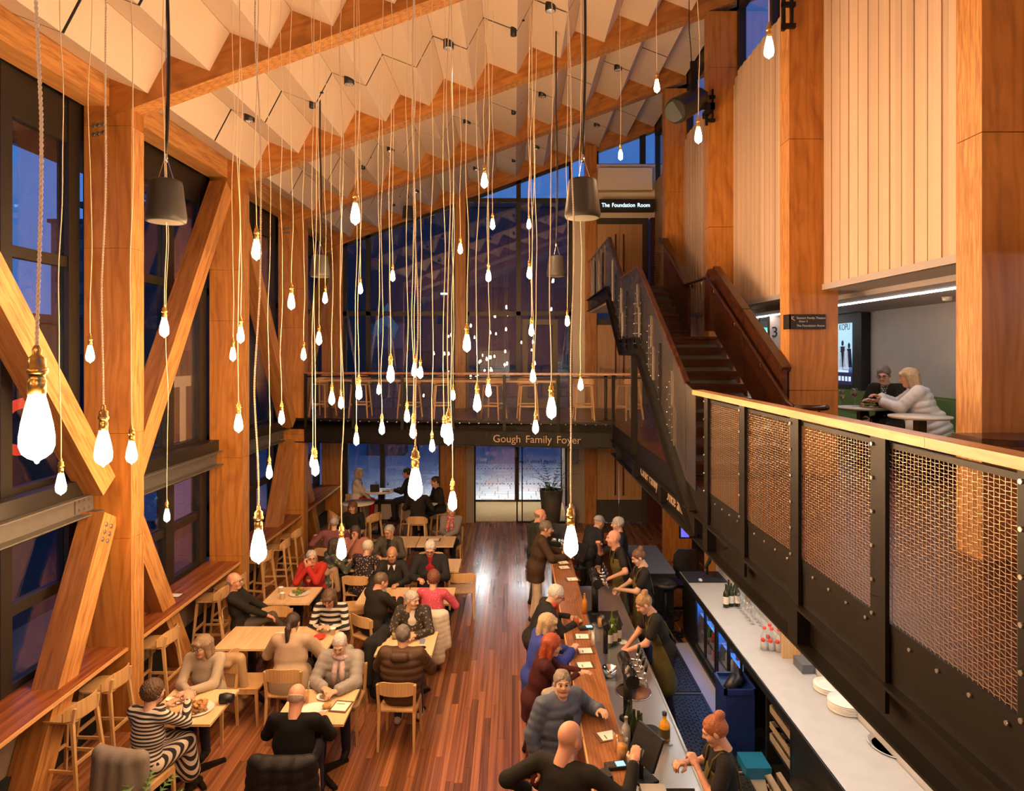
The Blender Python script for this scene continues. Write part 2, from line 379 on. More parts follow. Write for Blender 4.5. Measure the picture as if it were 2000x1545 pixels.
# far wall columns
for nm, x0, x1, z1, lb in (('timber_column', -1.55, -1.28, 9.1, 'slim timber column between the two far windows'), ('timber_column', 1.88, 2.18, 10.0, 'slim timber column right of the entrance doors')):
    t = thing(nm, lb, 'column', (x0, 18.13, 0), kind='structure')
    for z0, zz in ((0, 2.55), (2.55, 4.3), (4.3, 7.2), (7.2, z1)):
        MB().box(x0, x1, 18.0, 18.3, z0, zz-.004, 0, mx=1).build('plywood_panel', [PLYF, LVLE], t)
single('plywood_pier', MB().box(-1.95, -1.56, 18.02, 18.28, 0, 2.5), PLYF, 'plywood pier left of the glass entrance doors', 'pier', kind='structure')
# roof beams
BROW = ['nearest roof beam crossing the upper left', 'second roof beam from the front', 'third roof beam from the front', 'far roof beam above the end windows']
for k, y in enumerate(YB):
    x0, x1 = XL0, XR1+0.4
    poly = [(x0, y, ZB(x0)), (x1, y, ZB(x1)), (x1, y, ZB(x1)+.7), (x0, y, ZB(x0)+.7)]
    b = MB(); n0 = 0
    b.prism(poly, (0, CD, 0), 0); b.m[2] = 1
    if k < 2:
        o = b.build('roof_beam', [PLYX, LVLX]); tag(o, 'roof beam overhead before the picture begins' if k else 'roof beam above the viewpoint', 'beam', kind='structure')
    else:
        o = b.build('roof_beam', [PLYX, LVLX]); tag(o, 'sloping laminated timber '+BROW[k-2], 'beam', kind='structure')
# eaves beams along the left wall (between column heads)
for k in range(1, 5):
    y0, y1 = YB[k]+CD, YB[k+1]
    o = MB().box(XL0, -4.81, y0, y1, 7.44, 7.76, 0, mx=0).build('eaves_beam', LVLY)
    tag(o, 'timber eaves beam over the left windows, %s bay from the front' % ORDS[k-1], 'beam', kind='structure')
# ceiling: dark deck, folded cream panels
ce = thing('ceiling', 'folded zigzag ceiling of cream acoustic panels', 'ceiling', kind='structure')
mb = MB(); x0, x1 = -5.3, 3.95
mb.prism([(x0, 4.8, ZB(x0)+.62), (x1, 4.8, ZB(x1)+.62), (x1, 4.8, ZB(x1)+.75), (x0, 4.8, ZB(x0)+.75)], (0, 13.5, 0)); mb.build('roof_deck', MATTE_BLACK, ce)
mb = MB(); mb.prism([(x0, -4, ZB(x0)+.3), (x1, -4, ZB(x1)+.3), (x1, -4, ZB(x1)+.6), (x0, -4, ZB(x0)+.6)], (0, 8.8, 0)); mb.build('ceiling_panel', ACOU, ce)
pcache = {}
for k in range(1, 5):
    ya, yb = YB[k]+CD, YB[k+1]; ym = (ya+yb)/2
    for half, (u, v) in enumerate(((ya, ym-.02), (ym+.02, yb))):
        for j in range(-6, 6):
            vx = -.686+.733*j; px_ = vx+.24; nx = vx+.733
            va, pk, vb = Vector((vx,0,ZB(vx)+.105)), Vector((px_,0,ZB(px_)+.475)), Vector((nx,0,ZB(nx)+.105))
            for w, (a, c) in enumerate(((va, pk), (pk, vb))):
                if a.x < -5.05 and w == 0: continue
                key = (w, round(v-u, 3))
                if key not in pcache:
                    d = (c-a); nrm = Vector((-d.z, 0, d.x)).normalized()*.018
                    e = d.normalized()*.002
                    pm_ = MB().prism([e, d-e, d-e+nrm, e+nrm], (0, v-u, 0))
                    o = pm_.build('acoustic_panel', ACOU, ce, world=False); pcache[key] = o.data
                else:
                    o = bpy.data.objects.new('acoustic_panel', pcache[key]); COL.objects.link(o); o.parent = ce
                o.location = (a.x, u, a.z)
for k in range(1, 5):
    ym = (YB[k]+CD+YB[k+1])/2; b = MB(); pts = []
    for j in range(-6, 6):
        vx = -.686+.733*j; pts += [(vx, ZB(vx)+.112), (vx+.24, ZB(vx+.24)+.482)]
    pts = pts[1:]
    for (xa, za), (xb, zb) in zip(pts, pts[1:]): b.prism([(xa,ym-.03,za),(xb,ym-.03,zb),(xb,ym-.03,zb+.012),(xa,ym-.03,za+.012)], (0,.06,0))
    b.build('slot_track', MATTE_BLACK, ce)
# spot lights on the black slots of the ceiling
SP = [(9.88, [(487,230,0),(610,204,1),(682,158,0),(876,88,0),(1003,63,1),(1075,15,0)], 'nearest ceiling slot'),
      (13.25, [(709,325,1),(763,290,0),(912,237,0),(1003,218,1),(1059,184,0),(1207,132,0)], 'middle ceiling slot'),
      (16.6, [(769,398,1),(813,372,0),(930,328,0),(1003,312,1),(1048,287,0),(1166,243,0)], 'farthest ceiling slot')]
for Y, lst, nm in SP:
    for q, (px, py, small) in enumerate(lst):
        p = P(px, py, Y)
        t = thing('ceiling_spotlight', 'small black ceiling %s in the %s, %s from the left' % ('sensor pod' if small else 'spotlight', nm, ORDS[q]), 'spotlight', p, group='fittings on the ceiling slots')
        r = 0.045 if small else 0.075
        b = MB(); b.lathe([(0,.1),(r*.7,.1),(r,.07),(r,-.05),(r*.88,-.052)]+([(r*.82,-.02),(0,-.015)] if small else []), (0,0,0), 14, cap=False); b.build('housing', BLACKP, t, world=False)
        b = MB(); b.tube([(0,0,.09),(0,0,.19)], .012, 6); b.bar((-.16,0,.17),(.16,0,.17),.02,.02); b.build('track_arm', BLACKP, t, world=False)
        if not small:
            b = MB(); b.lathe([(r*.5,.035),(r*.7,.0),(r*.87,-.05)], (0,0,0), 14, cap=False); b.build('reflector', CHROME, t, world=False)
            b = MB(); b.lathe([(0,.034),(r*.5,.034)], (0,0,0), 14, cap=False); b.build('lamp_face', emit('ceiling_spot_glow', (1.0,.72,.45), 3500.0), t, world=False)
# ---- left wall
wl = thing('wall_left', 'low panelled wall under the window counter', 'wall', (-5.2, 0, 0), kind='structure')
for k in range(1, 5):
    y0, y1 = YB[k]+CD, YB[k+1]
    MB().box(-5.16, -5.02, y0, y1, .32, .96).build('wall_panel', plain('grey_brown_panel', (0.20,0.145,0.10), 0.7), wl)
    MB().box(-5.16, -4.96, y0, y1, 0, .32).build('heater_recess', MATTE_BLACK, wl)
MB().box(-5.35, -5.16, -2, 5.0, 0, 8).build('wall_panel', DKGREY, wl)
for k in range(1, 5):
    y0, y1 = YB[k]+CD*(0 if k == 1 else 1), YB[k+1]
    nm = ['nearest stretch', 'second stretch', 'third stretch', 'far stretch'][k-1]
    t = thing('window_counter', 'dark timber bar counter along the left windows, '+nm, 'counter', (-5.16, y0, .97), group='window counter lengths')
    xs = [-5.16, -5.04, -4.93, -4.82, -4.71, -4.60]
    for q in range(5):
        MB().box(xs[q]+.0015, xs[q+1]-.0015, y0+.005, y1-.005, .97, 1.012).build('plank', JARR, t)
    MB().box(-4.60, -4.58, y0+.005, y1-.005, .972, 1.006).build('front_edge', RAILW, t)
# steel beam along the left wall
for k in range(1, 5):
    y0, y1 = YB[k]+CD, YB[k+1]
    t = thing('steel_wall_beam', 'grey steel channel beam across the left windows, %s bay from the front' % ORDS[k-1], 'beam', (-5.1, y0, 2.63), kind='structure')
    b = MB(); b.box(-5.02, -5.0, y0, y1, 2.63, 2.87); b.build('web', BEAMST, t)
    MB().box(-5.12, -4.87, y0, y1, 2.63, 2.645).build('lower_flange', BEAMST, t)
    MB().box(-5.12, -4.87, y0, y1, 2.855, 2.87).build('upper_flange', BEAMST, t)
    b = MB(); b.box(-5.0, -4.985, y1-.35, y1-.02, 2.66, 2.84)
    for yy in (y1-.28, y1-.19, y1-.10):
        for zz in (2.70, 2.80): bolt(b, (-4.985, yy, zz), (1,0,0), .014)
    b.build('end_plate', BEAMST, t)
    MB().box(-5.12, -4.95, y0, y1, 2.87, 3.05).build('sill', DKBRZ, t)
# diagonal braces: (ya,za)->(yb,zb) in the plane of the left wall
def brace(ya, za, yb, zb, label, w=0.30, bolts=None):
    t = thing('timber_brace', label, 'brace', (-4.9, min(ya,yb), min(za,zb)), kind='structure')
    a, b_ = Vector((-4.87, ya, za)), Vector((-4.87, yb, zb)); d = (b_-a).normalized(); n = Vector((0, -d.z, d.y))
    hl = (b_-a).length/2; m = MB().box(-.14, .14, -w/2, w/2, -hl, hl, 0, mx=1)
    o = m.build('timber', [LVLD, LVLE], t, world=False)
    o.location = (a+b_)/2-Vector(t.location); o.rotation_euler = (math.atan2(-d.y, d.z), 0, 0)
    if bolts:
        bb = MB()
        for s_ in bolts:
            for q in (-1, 1):
                for r_ in range(3): bolt(bb, a+d*(s_+r_*.085)+n*q*.05+Vector((.14,0,0)), (1,0,0), .017)
        bb.build('bolt_group', BOLTM, t)
    return t
brace(4.95, 6.95, 7.98, 2.95, 'diagonal timber brace rising at the left edge of the picture', bolts=None)
brace(8.02, 2.60, 6.75, 0.0, 'leaning timber brace below the steel beam at the left edge', bolts=[.12])
brace(8.55, 2.95, 11.35, 7.25, 'long diagonal brace between the first and second left columns', bolts=None)
brace(8.45, 2.60, 9.95, 0.0, 'short leaning brace below the beam, right of the first column')
brace(11.85, 7.1, 14.7, 3.0, 'diagonal brace falling between the second and third left columns')
brace(14.7, 2.6, 13.3, 0.0, 'lower brace leaning against the third left column')
brace(15.15, 2.6, 16.6, 0.0, 'low brace beyond the third left column')
brace(15.15, 2.95, 18.0, 7.0, 'far diagonal brace beyond the third left column')
# left windows
wn = [0]
def window(name_label, loc):
    wn[0] += 1
    return thing('window_%d' % wn[0], name_label, 'window', loc, kind='structure')
def pane(t, x0, x1, y0, y1, z0, z1, mat=None): return MB().box(x0, x1, y0, y1, z0, z1).build('pane', mat or GLASS, t)
for k in range(1, 5):
    y0, y1 = YB[k]+CD, YB[k+1]; X = -5.22
    t = window('dark framed tall window in the left wall, %s bay from the front' % ORDS[k-1], (X, y0, 1.0))
    ys = [y0, y0+.12, (y0+y1)/2+.35-.06, (y0+y1)/2+.35+.06, y1-.16, y1]
    if k == 1: ys = [y0, y0+.1, 6.86, 7.02, y1-.2, y1]
    if k == 2: ys = [y0, y0+.1, 10.12, 10.36, y1-.25, y1]
    top = 7.45
    for a, b in ((ys[0],ys[1]),(ys[2],ys[3]),(ys[4],ys[5])): MB().box(X-.08, X+.06, a, b, 1.0, top).build('mullion', DKBRZ, t)
    zs = [1.0, 1.08, 1.78, 1.90, 2.5, 3.1, 5.50, 5.62, top-.5, top]
    for a, b in ((0,1),(2,3),(4,5),(6,7),(8,9)): MB().box(X-.06, X+.04, y0, y1, zs[a], zs[b]).build('transom', DKBRZ, t)
    for a, b in ((ys[1],ys[2]),(ys[3],ys[4])):
        for c, d in ((1,2),(3,4),(5,6),(7,8)): pane(t, X-.01, X+.002, a, b, zs[c], zs[d])
# lettering stuck on the left windows
REDV = plain('red_vinyl', (0.55,0.03,0.02), 0.5); PALEV = plain('pale_vinyl', (0.42,0.38,0.33), 0.6)
REDE = emit('red_lit_sign', (0.9,0.06,0.03), 1.1)
t = thing('window_letter', 'large red rounded letter O seen outside the nearest left window', 'letter', (-5.9, 7.0, 2.4))
b = MB(); c = Vector((-6.6, 9.25, 0)); ring = []
oc = P(66, 830, 9.3)
pts = []
for q in range(28):
    a = 2*PI*q/28; ca, sa = math.cos(a), math.sin(a)
    pts.append((oc.x+.0, oc.y+.27*math.copysign(abs(ca)**.7, ca)*2.2, oc.z+.32*math.copysign(abs(sa)**.7, sa)))
b.tube(pts, .07, 8, closed=True); b.build('letter_ring', REDE, t)
for q, (px, py) in enumerate(((311, 806), (355, 747))):
    p = P(px, py, 10.2); p.x = -5.30; p.y = -5.30*F/(px-CX); p.z = EYE+(CY-py)*p.y/F
    b = MB(); b.box(p.x-.004, p.x, p.y-.32, p.y+.32, p.z-.07, p.z+.10); b.box(p.x-.004, p.x, p.y-.06, p.y+.14, p.z-.95, p.z-.07)
    single('window_letter', b, PALEV, ['pale T letter on the second left window, nearer one', 'pale T letter on the second left window, farther one'][q], 'letter', group='letters on the left windows')
# ---- far wall
wf = thing('wall_far', 'end wall around the entrance and upper windows', 'wall', (0, 18.2, 0), kind='structure')
def fw(x0, x1, z0, z1, mat, y0=18.1, y1=18.3, nm='wall_panel'): return MB().box(x0, x1, y0, y1, z0, z1).build(nm, mat, wf)
fw(1.40, 1.88, 0, 2.9, plain('grey_wall', (0.36,0.31,0.25), .7)); fw(1.55, 1.88, 3.05, 9.0, WHITEW)
fw(2.18, 3.95, 8.08, 9.50, WHITEW, 18.05); fw(2.18, 3.6, 8.75, 9.32, WHITEW, 17.75, 18.05, 'bulkhead')
fw(-1.95, -1.28, 2.4, 3.05, DKGREY, 18.15); fw(-4.55, 3.95, 2.55, 3.05, DKGREY, 18.16); fw(2.18, 3.95, 5.62, 5.9, WHITEW, 18.1)
fw(-4.55, -1.95, 0.09, .55, plain('pale_spandrel', (0.50,0.42,0.32), .6), 18.14); fw(-4.55, -1.95, 0, .09, DKGREY, 18.1)
fw(-1.28, -1.06, 0, 2.6, plain('grey_wall', (0.36,0.31,0.25), .7), 18.12)
fw(3.55, 3.95, 0, 2.55, plain('dark_red_panel', (0.075,0.008,0.006), .5), 18.0); fw(3.62, 3.95, 5.9, 8.08, plain('dark_red_panel', (0.075,0.008,0.006), .5), 18.0)
b = MB()
for q in range(26):
    z = 7.25-q*.062; w_ = .17+.07*((q*7)%5)/4
    if q % 9 == 8: continue
    b.box(3.70, 3.70+w_, 17.992, 17.998, z, z+.018)
b.build('donor_list', plain('white_print', (0.65,0.6,0.55), .6), wf)
bgs = MB(); bgs.box(3.97, 7.5, 18.1, 18.3, 0, 9.5); bgs.build('wall_panel', DKGREY, wf)
def farwin(label, x0, x1, z0, mulls, z_extra=None):
    t = window(label, (x0, 18.2, z0)); y0, y1 = 18.14, 18.24
    def zt(x): return ZB(x)-.02
    def post(a, b_): 
        m = MB(); m.prism([(a,y0,z0),(b_,y0,z0),(b_,y0,zt(b_)),(a,y0,zt(a))], (0,y1-y0,0)); m.build('mullion', DKBRZ, t)
    edges = [x0, x0+.09]+[e for mm in mulls for e in (mm-.06, mm+.06)]+[x1-.09, x1]
    for q in range(0, len(edges), 2): post(edges[q], edges[q+1])
    m = MB(); m.prism([(x0,y0,zt(x0)-.07),(x1,y0,zt(x1)-.07),(x1,y0,zt(x1)),(x0,y0,zt(x0))], (0,y1-y0,0)); m.build('head_frame', DKBRZ, t)
    MB().box(x0, x1, y0, y1, 5.50, 5.61).build('transom', DKBRZ, t)
    for q in range(1, len(edges)-1, 2):
        a, b_ = edges[q], edges[q+1]
        MB().box(a, b_, 18.185, 18.195, z0, 5.5).build('pane', GLASS, t)
        m = MB(); m.prism([(a,18.185,5.61),(b_,18.185,5.61),(b_,18.185,zt(b_)-.07),(a,18.185,zt(a)-.07)], (0,.01,0)); m.build('pane', GLASS, t)
    return t
farwin('tall end window left of the slim central column', -4.55, -1.55, MZ, [-3.88])
tw = farwin('tall end window right of the slim central column', -1.28, 1.55, MZ, [0.12])
MB().box(-1.28, 1.55, 18.12, 18.26, 8.52, 8.62).build('transom', DKBRZ, tw)
# glazed door leaf frame inside the right end window
b = MB(); b.box(.22, .36, 18.1, 18.14, MZ, 5.4); b.box(1.02, 1.16, 18.1, 18.14, MZ, 5.4); b.box(.36, 1.02, 18.1, 18.14, 5.26, 5.4); b.box(.36,1.02,18.1,18.14,MZ,MZ+.25)
b.build('door_frame', plain('bronze_door_frame', (0.09,0.075,0.055), .45, .3), tw)
t = window('small triangular window above the upper bulkhead', (2.2, 18.2, 9.5))
for a, b_ in ((2.18,2.25),(3.35,3.5),(3.88,3.95)): MB().box(a, b_, 18.14, 18.24, 9.5, ZB(a)+.05).build('mullion', DKBRZ, t)
m = MB(); m.prism([(2.18,18.185,9.5),(3.95,18.185,9.5),(3.95,18.185,ZB(3.95)),(2.18,18.185,ZB(2.18))], (0,.01,0)); m.build('pane', GLASS, t)
MB().box(2.18, 3.95, 18.14, 18.24, 9.47, 9.54).build('sill', DKBRZ, t)
# ground floor window with tables in front
t = window('ground floor window behind the round tables', (-4.5, 18.2, .55))
for a, b_ in ((-4.55,-4.42),(-3.56,-3.44),(-2.62,-2.54),(-2.0,-1.95)): MB().box(a, b_, 18.12, 18.26, .55, 2.55).build('mullion', DKBRZ, t)
MB().box(-4.55, -1.95, 18.10, 18.26, .50, .60).build('sill', DKBRZ, t)
for a, b_ in ((-4.42,-3.56),(-3.44,-2.62),(-2.54,-2.0)): MB().box(a, b_, 18.185, 18.195, .6, 2.55).build('pane', GLASS, t)
# doors
def leafdoor(label, x0, x1, z0, z1, n, dark=True, kick=0.0):
    t = thing('door_%d' % n, label, 'door', (x0, 18.1, z0), kind='structure'); y = 18.1
    if dark:
        b = MB(); b.box(x0-.02, x1+.16, y-.03, y+.05, z1, z1+.16); b.box(x1, x1+.16, y-.03, y+.05, z0, z1); b.build('frame', plain('dark_door_frame', (0.045,0.035,0.026), .6), t)
    xm = (x0+x1)/2
    for a, c in ((x0, xm-.006), (xm+.006, x1)):
        d = MB().box(a, c, y-.015, y+.03, z0+kick, z1).build('door_leaf', DOORW, t)
        if kick: MB().box(a, c, y-.018, y+.03, z0+.02, z0+kick-.01).build('kick_plate', DKGREY, t)
        hx = c-.1 if c < xm else a+.1
        h = MB(); h.tube([(hx, y-.06, z0+.75), (hx, y-.06, z0+1.75)], .018, 8); h.build('handle', plain('dark_red_timber', (0.16,0.035,0.012), .4), t)
leafdoor('double timber doors at the top of the stairs', 2.18, 3.40, UP, 7.92, 1)
leafdoor('double timber doors on the mezzanine under the upper landing', 2.18, 3.40, MZ, 5.25, 2)
leafdoor('double timber doors on the ground floor with dark kick plates', 2.18, 3.38, 0, 2.5, 3, True, .62)
text('door_lettering', 'Elizabeth and Family\nGreen Room', .155, (2.25, 18.07, 3.98), (PI/2,0,0), plain('gold_print', (0.30,0.19,0.08), .6), bpy.data.objects['door_2'])
# entrance glass doors
t = thing('door_4', 'sliding glass entrance doors to the lit paving outside', 'door', (-1.06, 18.15, 0), kind='structure')
for a, c, z in ((-1.06,-1.02,2.5),(.06,.10,2.5),(.20,.23,2.5),(1.36,1.40,2.5)):
    MB().box(a, c, 18.12, 18.2, 0, z).build('stile', BLACKM, t)
MB().box(-1.02, .06, 18.15, 18.16, .02, 2.5).build('pane', CLEAR, t); MB().box(.10, 1.36, 18.17, 18.18, .02, 2.5).build('pane', CLEAR, t)
MB().box(.1, 1.36, 18.10, 18.2, 0, .03).build('floor_track', BLACKM, t)
lt = text('glass_lettering', 'Gough Family Foyer', .125, (1.12, 18.19, 1.62), (PI/2,0,PI), plain('black_print', (0.02,0.02,0.02), .6), t)
b = MB()
for z in (1.02, 1.42):
    x = -.98
    while x < 1.3: b.box(x, x+.03, 18.14, 18.145, z, z+.02); x += .1
b.build('safety_dots', plain('dark_dots', (0.03,0.03,0.03), .6), t)
# lobby beyond the doors, outer paving
single('floor_lobby', MB().box(-1.3, 1.6, 18.3, 20.7, -.1, .004), plain('coir_mat', (0.62,0.42,0.20), .9, bump=.2, bscale=200), 'beige entrance matting between the glass doors', 'floor', kind='structure')
single('wall_lobby', MB().box(1.45, 1.6, 18.35, 20.7, 0, 2.7).box(-1.45, -1.3, 18.35, 20.7, 0, 2.7), plain('grey_wall', (0.36,0.31,0.25), .7), 'side walls of the entrance lobby', 'wall', kind='structure')
b = MB(); b.box(-1.3, 1.5, 20.70, 20.72, .05, 2.6, 0); b.box(-1.3, 1.5, 20.66, 20.76, 0, .05, 1)
for x in (-1.3, .02, .10, 1.42): b.box(x, x+.05, 20.66, 20.76, 0, 2.6, 1)
single('outer_glass_doors', b, [CLEAR, BLACKM], 'outer glass doors beyond the entrance matting', 'door', kind='structure')
PAVE = plain('pale_paver', (0.62,0.62,0.60), .7, var=.12, bscale=3); PAVE2 = plain('pink_paver', (0.60,0.50,0.46), .7, var=.1, bscale=3); PAVE3 = plain('grey_paver', (0.50,0.52,0.53), .7, var=.1, bscale=3)
pv = thing('pavement', 'pale staggered stone paving outside the entrance', 'pavement', (0, 21, 0), kind='structure')
MB().box(-40, 40, 18.3, 70, -.3, -.03).build('ground_base', plain('asphalt', (0.06,0.06,0.065), .9), pv)
pvm = {}
r2 = random.Random(5); y = 20.8
while y < 27.5:
    h = r2.choice((.28, .4, .4)); x = -2.9-r2.random()*.5
    while x < 3.0:
        w_ = r2.choice((.3, .42, .6)); mt = r2.choice((PAVE, PAVE, PAVE3, PAVE3, PAVE2))
        key = (w_, h, mt.name)
        if key not in pvm: o = MB().box(0, w_-.022, 0, h-.03, -.03, 0).build('paver', mt, pv, world=False); pvm[key] = o.data
        else: o = bpy.data.objects.new('paver', pvm[key]); COL.objects.link(o); o.parent = pv
        o.location = (x, y-21, r2.uniform(-.003, .001)); x += w_
    y += h
def paving_mat():
    m, n, b = newmat('distant_paving'); t = n.nodes.new('ShaderNodeTexCoord'); br = n.nodes.new('ShaderNodeTexBrick'); n.links.new(t.outputs['Object'], br.inputs[0])
    br.inputs['Scale'].default_value = 2.0; br.inputs['Color1'].default_value = (.50,.51,.52,1); br.inputs['Color2'].default_value = (.42,.43,.45,1); br.inputs['Mortar'].default_value = (.2,.2,.2,1); br.inputs['Mortar Size'].default_value = .02
    n.links.new(br.outputs[0], b.inputs['Base Color']); b.inputs['Roughness'].default_value = .8; return m
b = MB(); b.box(-12, -2.95, 18.4, 27.49, -.03, -.004); b.box(3.1, 12, 18.4, 27.49, -.03, -.004); b.box(-12, 12, 27.5, 37.9, -.03, -.004); b.build('far_paving', paving_mat(), pv)['kind'] = 'stuff'
# ---- right side: slatted wall panels
wr = thing('wall_right', 'right wall clad with tall cream timber slats between the columns', 'wall', (3.7, 0, 5.25), kind='structure')
MB().box(3.72, 3.86, 1.0, 18.1, 5.26, 9.02).build('wall_backing', plain('slat_backing', (0.45,0.30,0.17), .8), wr)
sm = None
for k in range(1, 4):
    y0, y1 = YB[k]+CD, YB[k+1]; n = 30; w_ = (y1-y0)/n
    for q in range(n):
        top = 9.15 - (0.16 if q == n-1 else 0.08 if q == n-2 else 0)
        zb = 5.25 if k < 3 else 4.6
        if sm is None: o = MB().box(-.5,.5,-.5,.5,-.5,.5).build('slat', SLATM, wr, world=False); sm = o.data
        else: o = bpy.data.objects.new('slat', sm); COL.objects.link(o); o.parent = wr
        dx = (0, .010, .003, .013)[q % 4]
        o.location = (3.685+dx-3.7, y0+w_*(q+.5), (top+zb)/2-5.25); o.scale = (.03, w_-.0018, top-zb)
MB().box(3.66, 3.70, 1.0, 4.7, 5.25, 9.15).build('wall_panel', WHITEW, wr)
t = window('clerestory glazing above the slatted right wall', (3.8, 8, 9.1))
for k in range(1, 5):
    y0, y1 = YB[k]+CD, YB[k+1] if k < 5 else 18
    MB().box(3.80, 3.81, y0, y1, 9.1, 10.7).build('pane', GLASS, t)
    for a in (y0, (y0+y1)/2-.05, y1-.1): MB().box(3.74, 3.86, a, a+.1, 9.05, 10.7).build('mullion', DKBRZ, t)
    MB().box(3.74, 3.86, y0, y1, 10.25, 10.7).build('head_frame', DKBRZ, t)
# ---- mezzanine
fm = thing('floor_mezzanine', 'dark timber mezzanine floor on the right and across the far end', 'floor', (0, 14, MZ), kind='structure')
mb = MB(); mb.prism([(XL0, yedge(XL0), 2.87), (2.0, yedge(2.0), 2.87), (2.0, 18.2, 2.87), (XL0, 18.2, 2.87)], (0,0,MZ-2.87)); mb.build('bridge_slab', [STAIRW], fm)
MB().box(1.99, 6.0, 0.3, 18.2, 2.78, MZ).build('side_slab', STAIRW, fm)
MB().box(2.05, 6.0, 0.3, 18.2, 2.55, 2.76).build('soffit', DKGREY, fm)
# steel edge beams
t = thing('steel_edge_beam', 'dark steel beam under the bridge mezzanine with foyer lettering', 'beam', (-5, 14.5, 2.57), kind='structure')
A, B = Vector((-5.2, yedge(-5.2), 0)), Vector((1.98, yedge(1.98), 0)); d = (B-A).normalized(); nrm = Vector((d.y, -d.x, 0))
for nm, z0, z1, off in (('web', 2.57, 2.87, .06), ('lower_flange', 2.57, 2.59, .0), ('upper_flange', 2.86, 2.88, .0)):
    m = MB(); th = .02 if nm == 'web' else .18
    a, b_ = A-nrm*off, B-nrm*off; m.prism([a+Vector((0,0,z0)), b_+Vector((0,0,z0)), b_-nrm*th+Vector((0,0,z0)), a-nrm*th+Vector((0,0,z0))], (0,0,z1-z0)); m.build(nm, BLACKM, t)
m = MB(); m.prism([A+Vector((0,0,2.88)), B+Vector((0,0,2.88)), B-nrm*.02+Vector((0,0,2.88)), A-nrm*.02+Vector((0,0,2.88))], (0,0,.22)); m.build('fascia', BLACKM, t)
ang = math.atan2(d.y, d.x)
tx = P(962, 860, 13.85); yy = yedge(tx.x)-.015
LETM = plain('tan_letters', (0.42,0.29,0.18), .5)
text('lettering', 'Gough Family Foyer', .215, (tx.x, yy-.035, 2.735), (PI/2,0,ang), LETM, t, word=1.5)
t = thing('steel_edge_beam', 'long dark steel beam along the right mezzanine edge with lettering', 'beam', (1.97, 1, 2.48), kind='structure')
MB().box(2.04, 2.06, .3, 13.75, 2.48, 2.76).build('web', BLACKM, t)
MB().box(1.94, 2.14, .3, 13.75, 2.475, 2.495).build('lower_flange', BLACKM, t)
MB().box(1.93, 2.14, .3, 13.75, 2.745, 2.765).build('upper_flange', BLACKM, t)
MB().box(1.985, 2.0, .3, 13.75, 2.765, 3.06).build('toe_plate', BLACKM, t)
for y in (2.55, 4.78, 6.97, 9.15, 11.2, 13.0):
    MB().box(1.95, 2.04, y-.08, y+.08, 2.495, 2.745).build('stiffener', BLACKM, t)
text('lettering', 'Carter Family Box Office and', .225, (2.035, 10.98, 2.62), (PI/2,0,-PI/2), LETM, t, sx=1.02, word=1.2)
# lounge on the right mezzanine
single('ceiling_lounge', MB().box(3.66, 5.95, 1.0, 14.6, 5.25, 5.32).box(4.2, 5.95, 1.0, 14.6, 5.19, 5.25), plain('lilac_grey_soffit', (0.42,0.38,0.40), .7), 'lilac grey soffit over the upper lounge', 'ceiling', kind='structure')
single('led_ceiling_strip', MB().box(4.61, 4.65, 1.0, 14.5, 5.175, 5.19), emit('led_lilac', (1.0,0.90,0.88), 36.0), 'thin white light strip along the lounge soffit', 'light strip')
single('wall_lounge', MB().box(5.9, 6.05, 0.3, 14.7, MZ, 5.25), CONC, 'grey concrete wall behind the green bench', 'wall', kind='structure')
t = thing('wall_lounge_end', 'pale end wall of the upper corridor with a door number', 'wall', (4.0, 14.6, MZ), kind='structure')
MB().box(3.86, 6.0, 14.6, 14.75, MZ, 5.25).build('wall_panel', plain('pale_blue_wall', (0.45,0.46,0.50), .7), t)
p = P(1511, 649, 12.2)
t = thing('door_number', 'black door number three beside the exit sign', 'sign', (p.x, 12.3, 4.8))
MB().box(p.x-.03, p.x+.6, 12.3, 12.42, MZ, 5.19).build('pier', plain('tan_pier', (0.40,0.33,0.27), .7), t)
text('digit', '3', .26, (p.x-.01, 12.29, p.z), (PI/2,0,0), BLACKP, t)
p = P(1487, 651, 13.2)
t = thing('exit_sign', 'lit green exit sign in the upper corridor', 'sign', (p.x, 13.2, p.z))
MB().box(p.x-.22, p.x+.16, 13.2, 13.26, p.z-.13, p.z+.11).build('box', emit('exit_green', (0.10,0.75,0.62), 1.6), t)
b = MB(); b.bar((p.x-.02,13.19,p.z-.01),(p.x+.10,13.19,p.z-.01),.02,.04); b.prism([(p.x+.09,13.185,p.z+.06),(p.x+.15,13.185,p.z-.01),(p.x+.09,13.185,p.z-.08)],(0,.01,0))
b.lathe([(0,-.02),(.02,0),(0,.02)], (p.x-.12,13.185,p.z+.06), 8); b.bar((p.x-.12,13.19,p.z+.04),(p.x-.10,13.19,p.z-.03),.02,.04); b.bar((p.x-.10,13.19,p.z-.03),(p.x-.16,13.19,p.z-.10),.02,.03); b.bar((p.x-.10,13.19,p.z-.03),(p.x-.05,13.19,p.z-.09),.02,.03)
b.build('pictogram', emit('exit_white', (.9,1,1), 2.0), t)
MB().box(p.x-.05, p.x-.02, 13.22, 13.24, p.z+.11, 5.19).build('hanger', BLACKP, t)
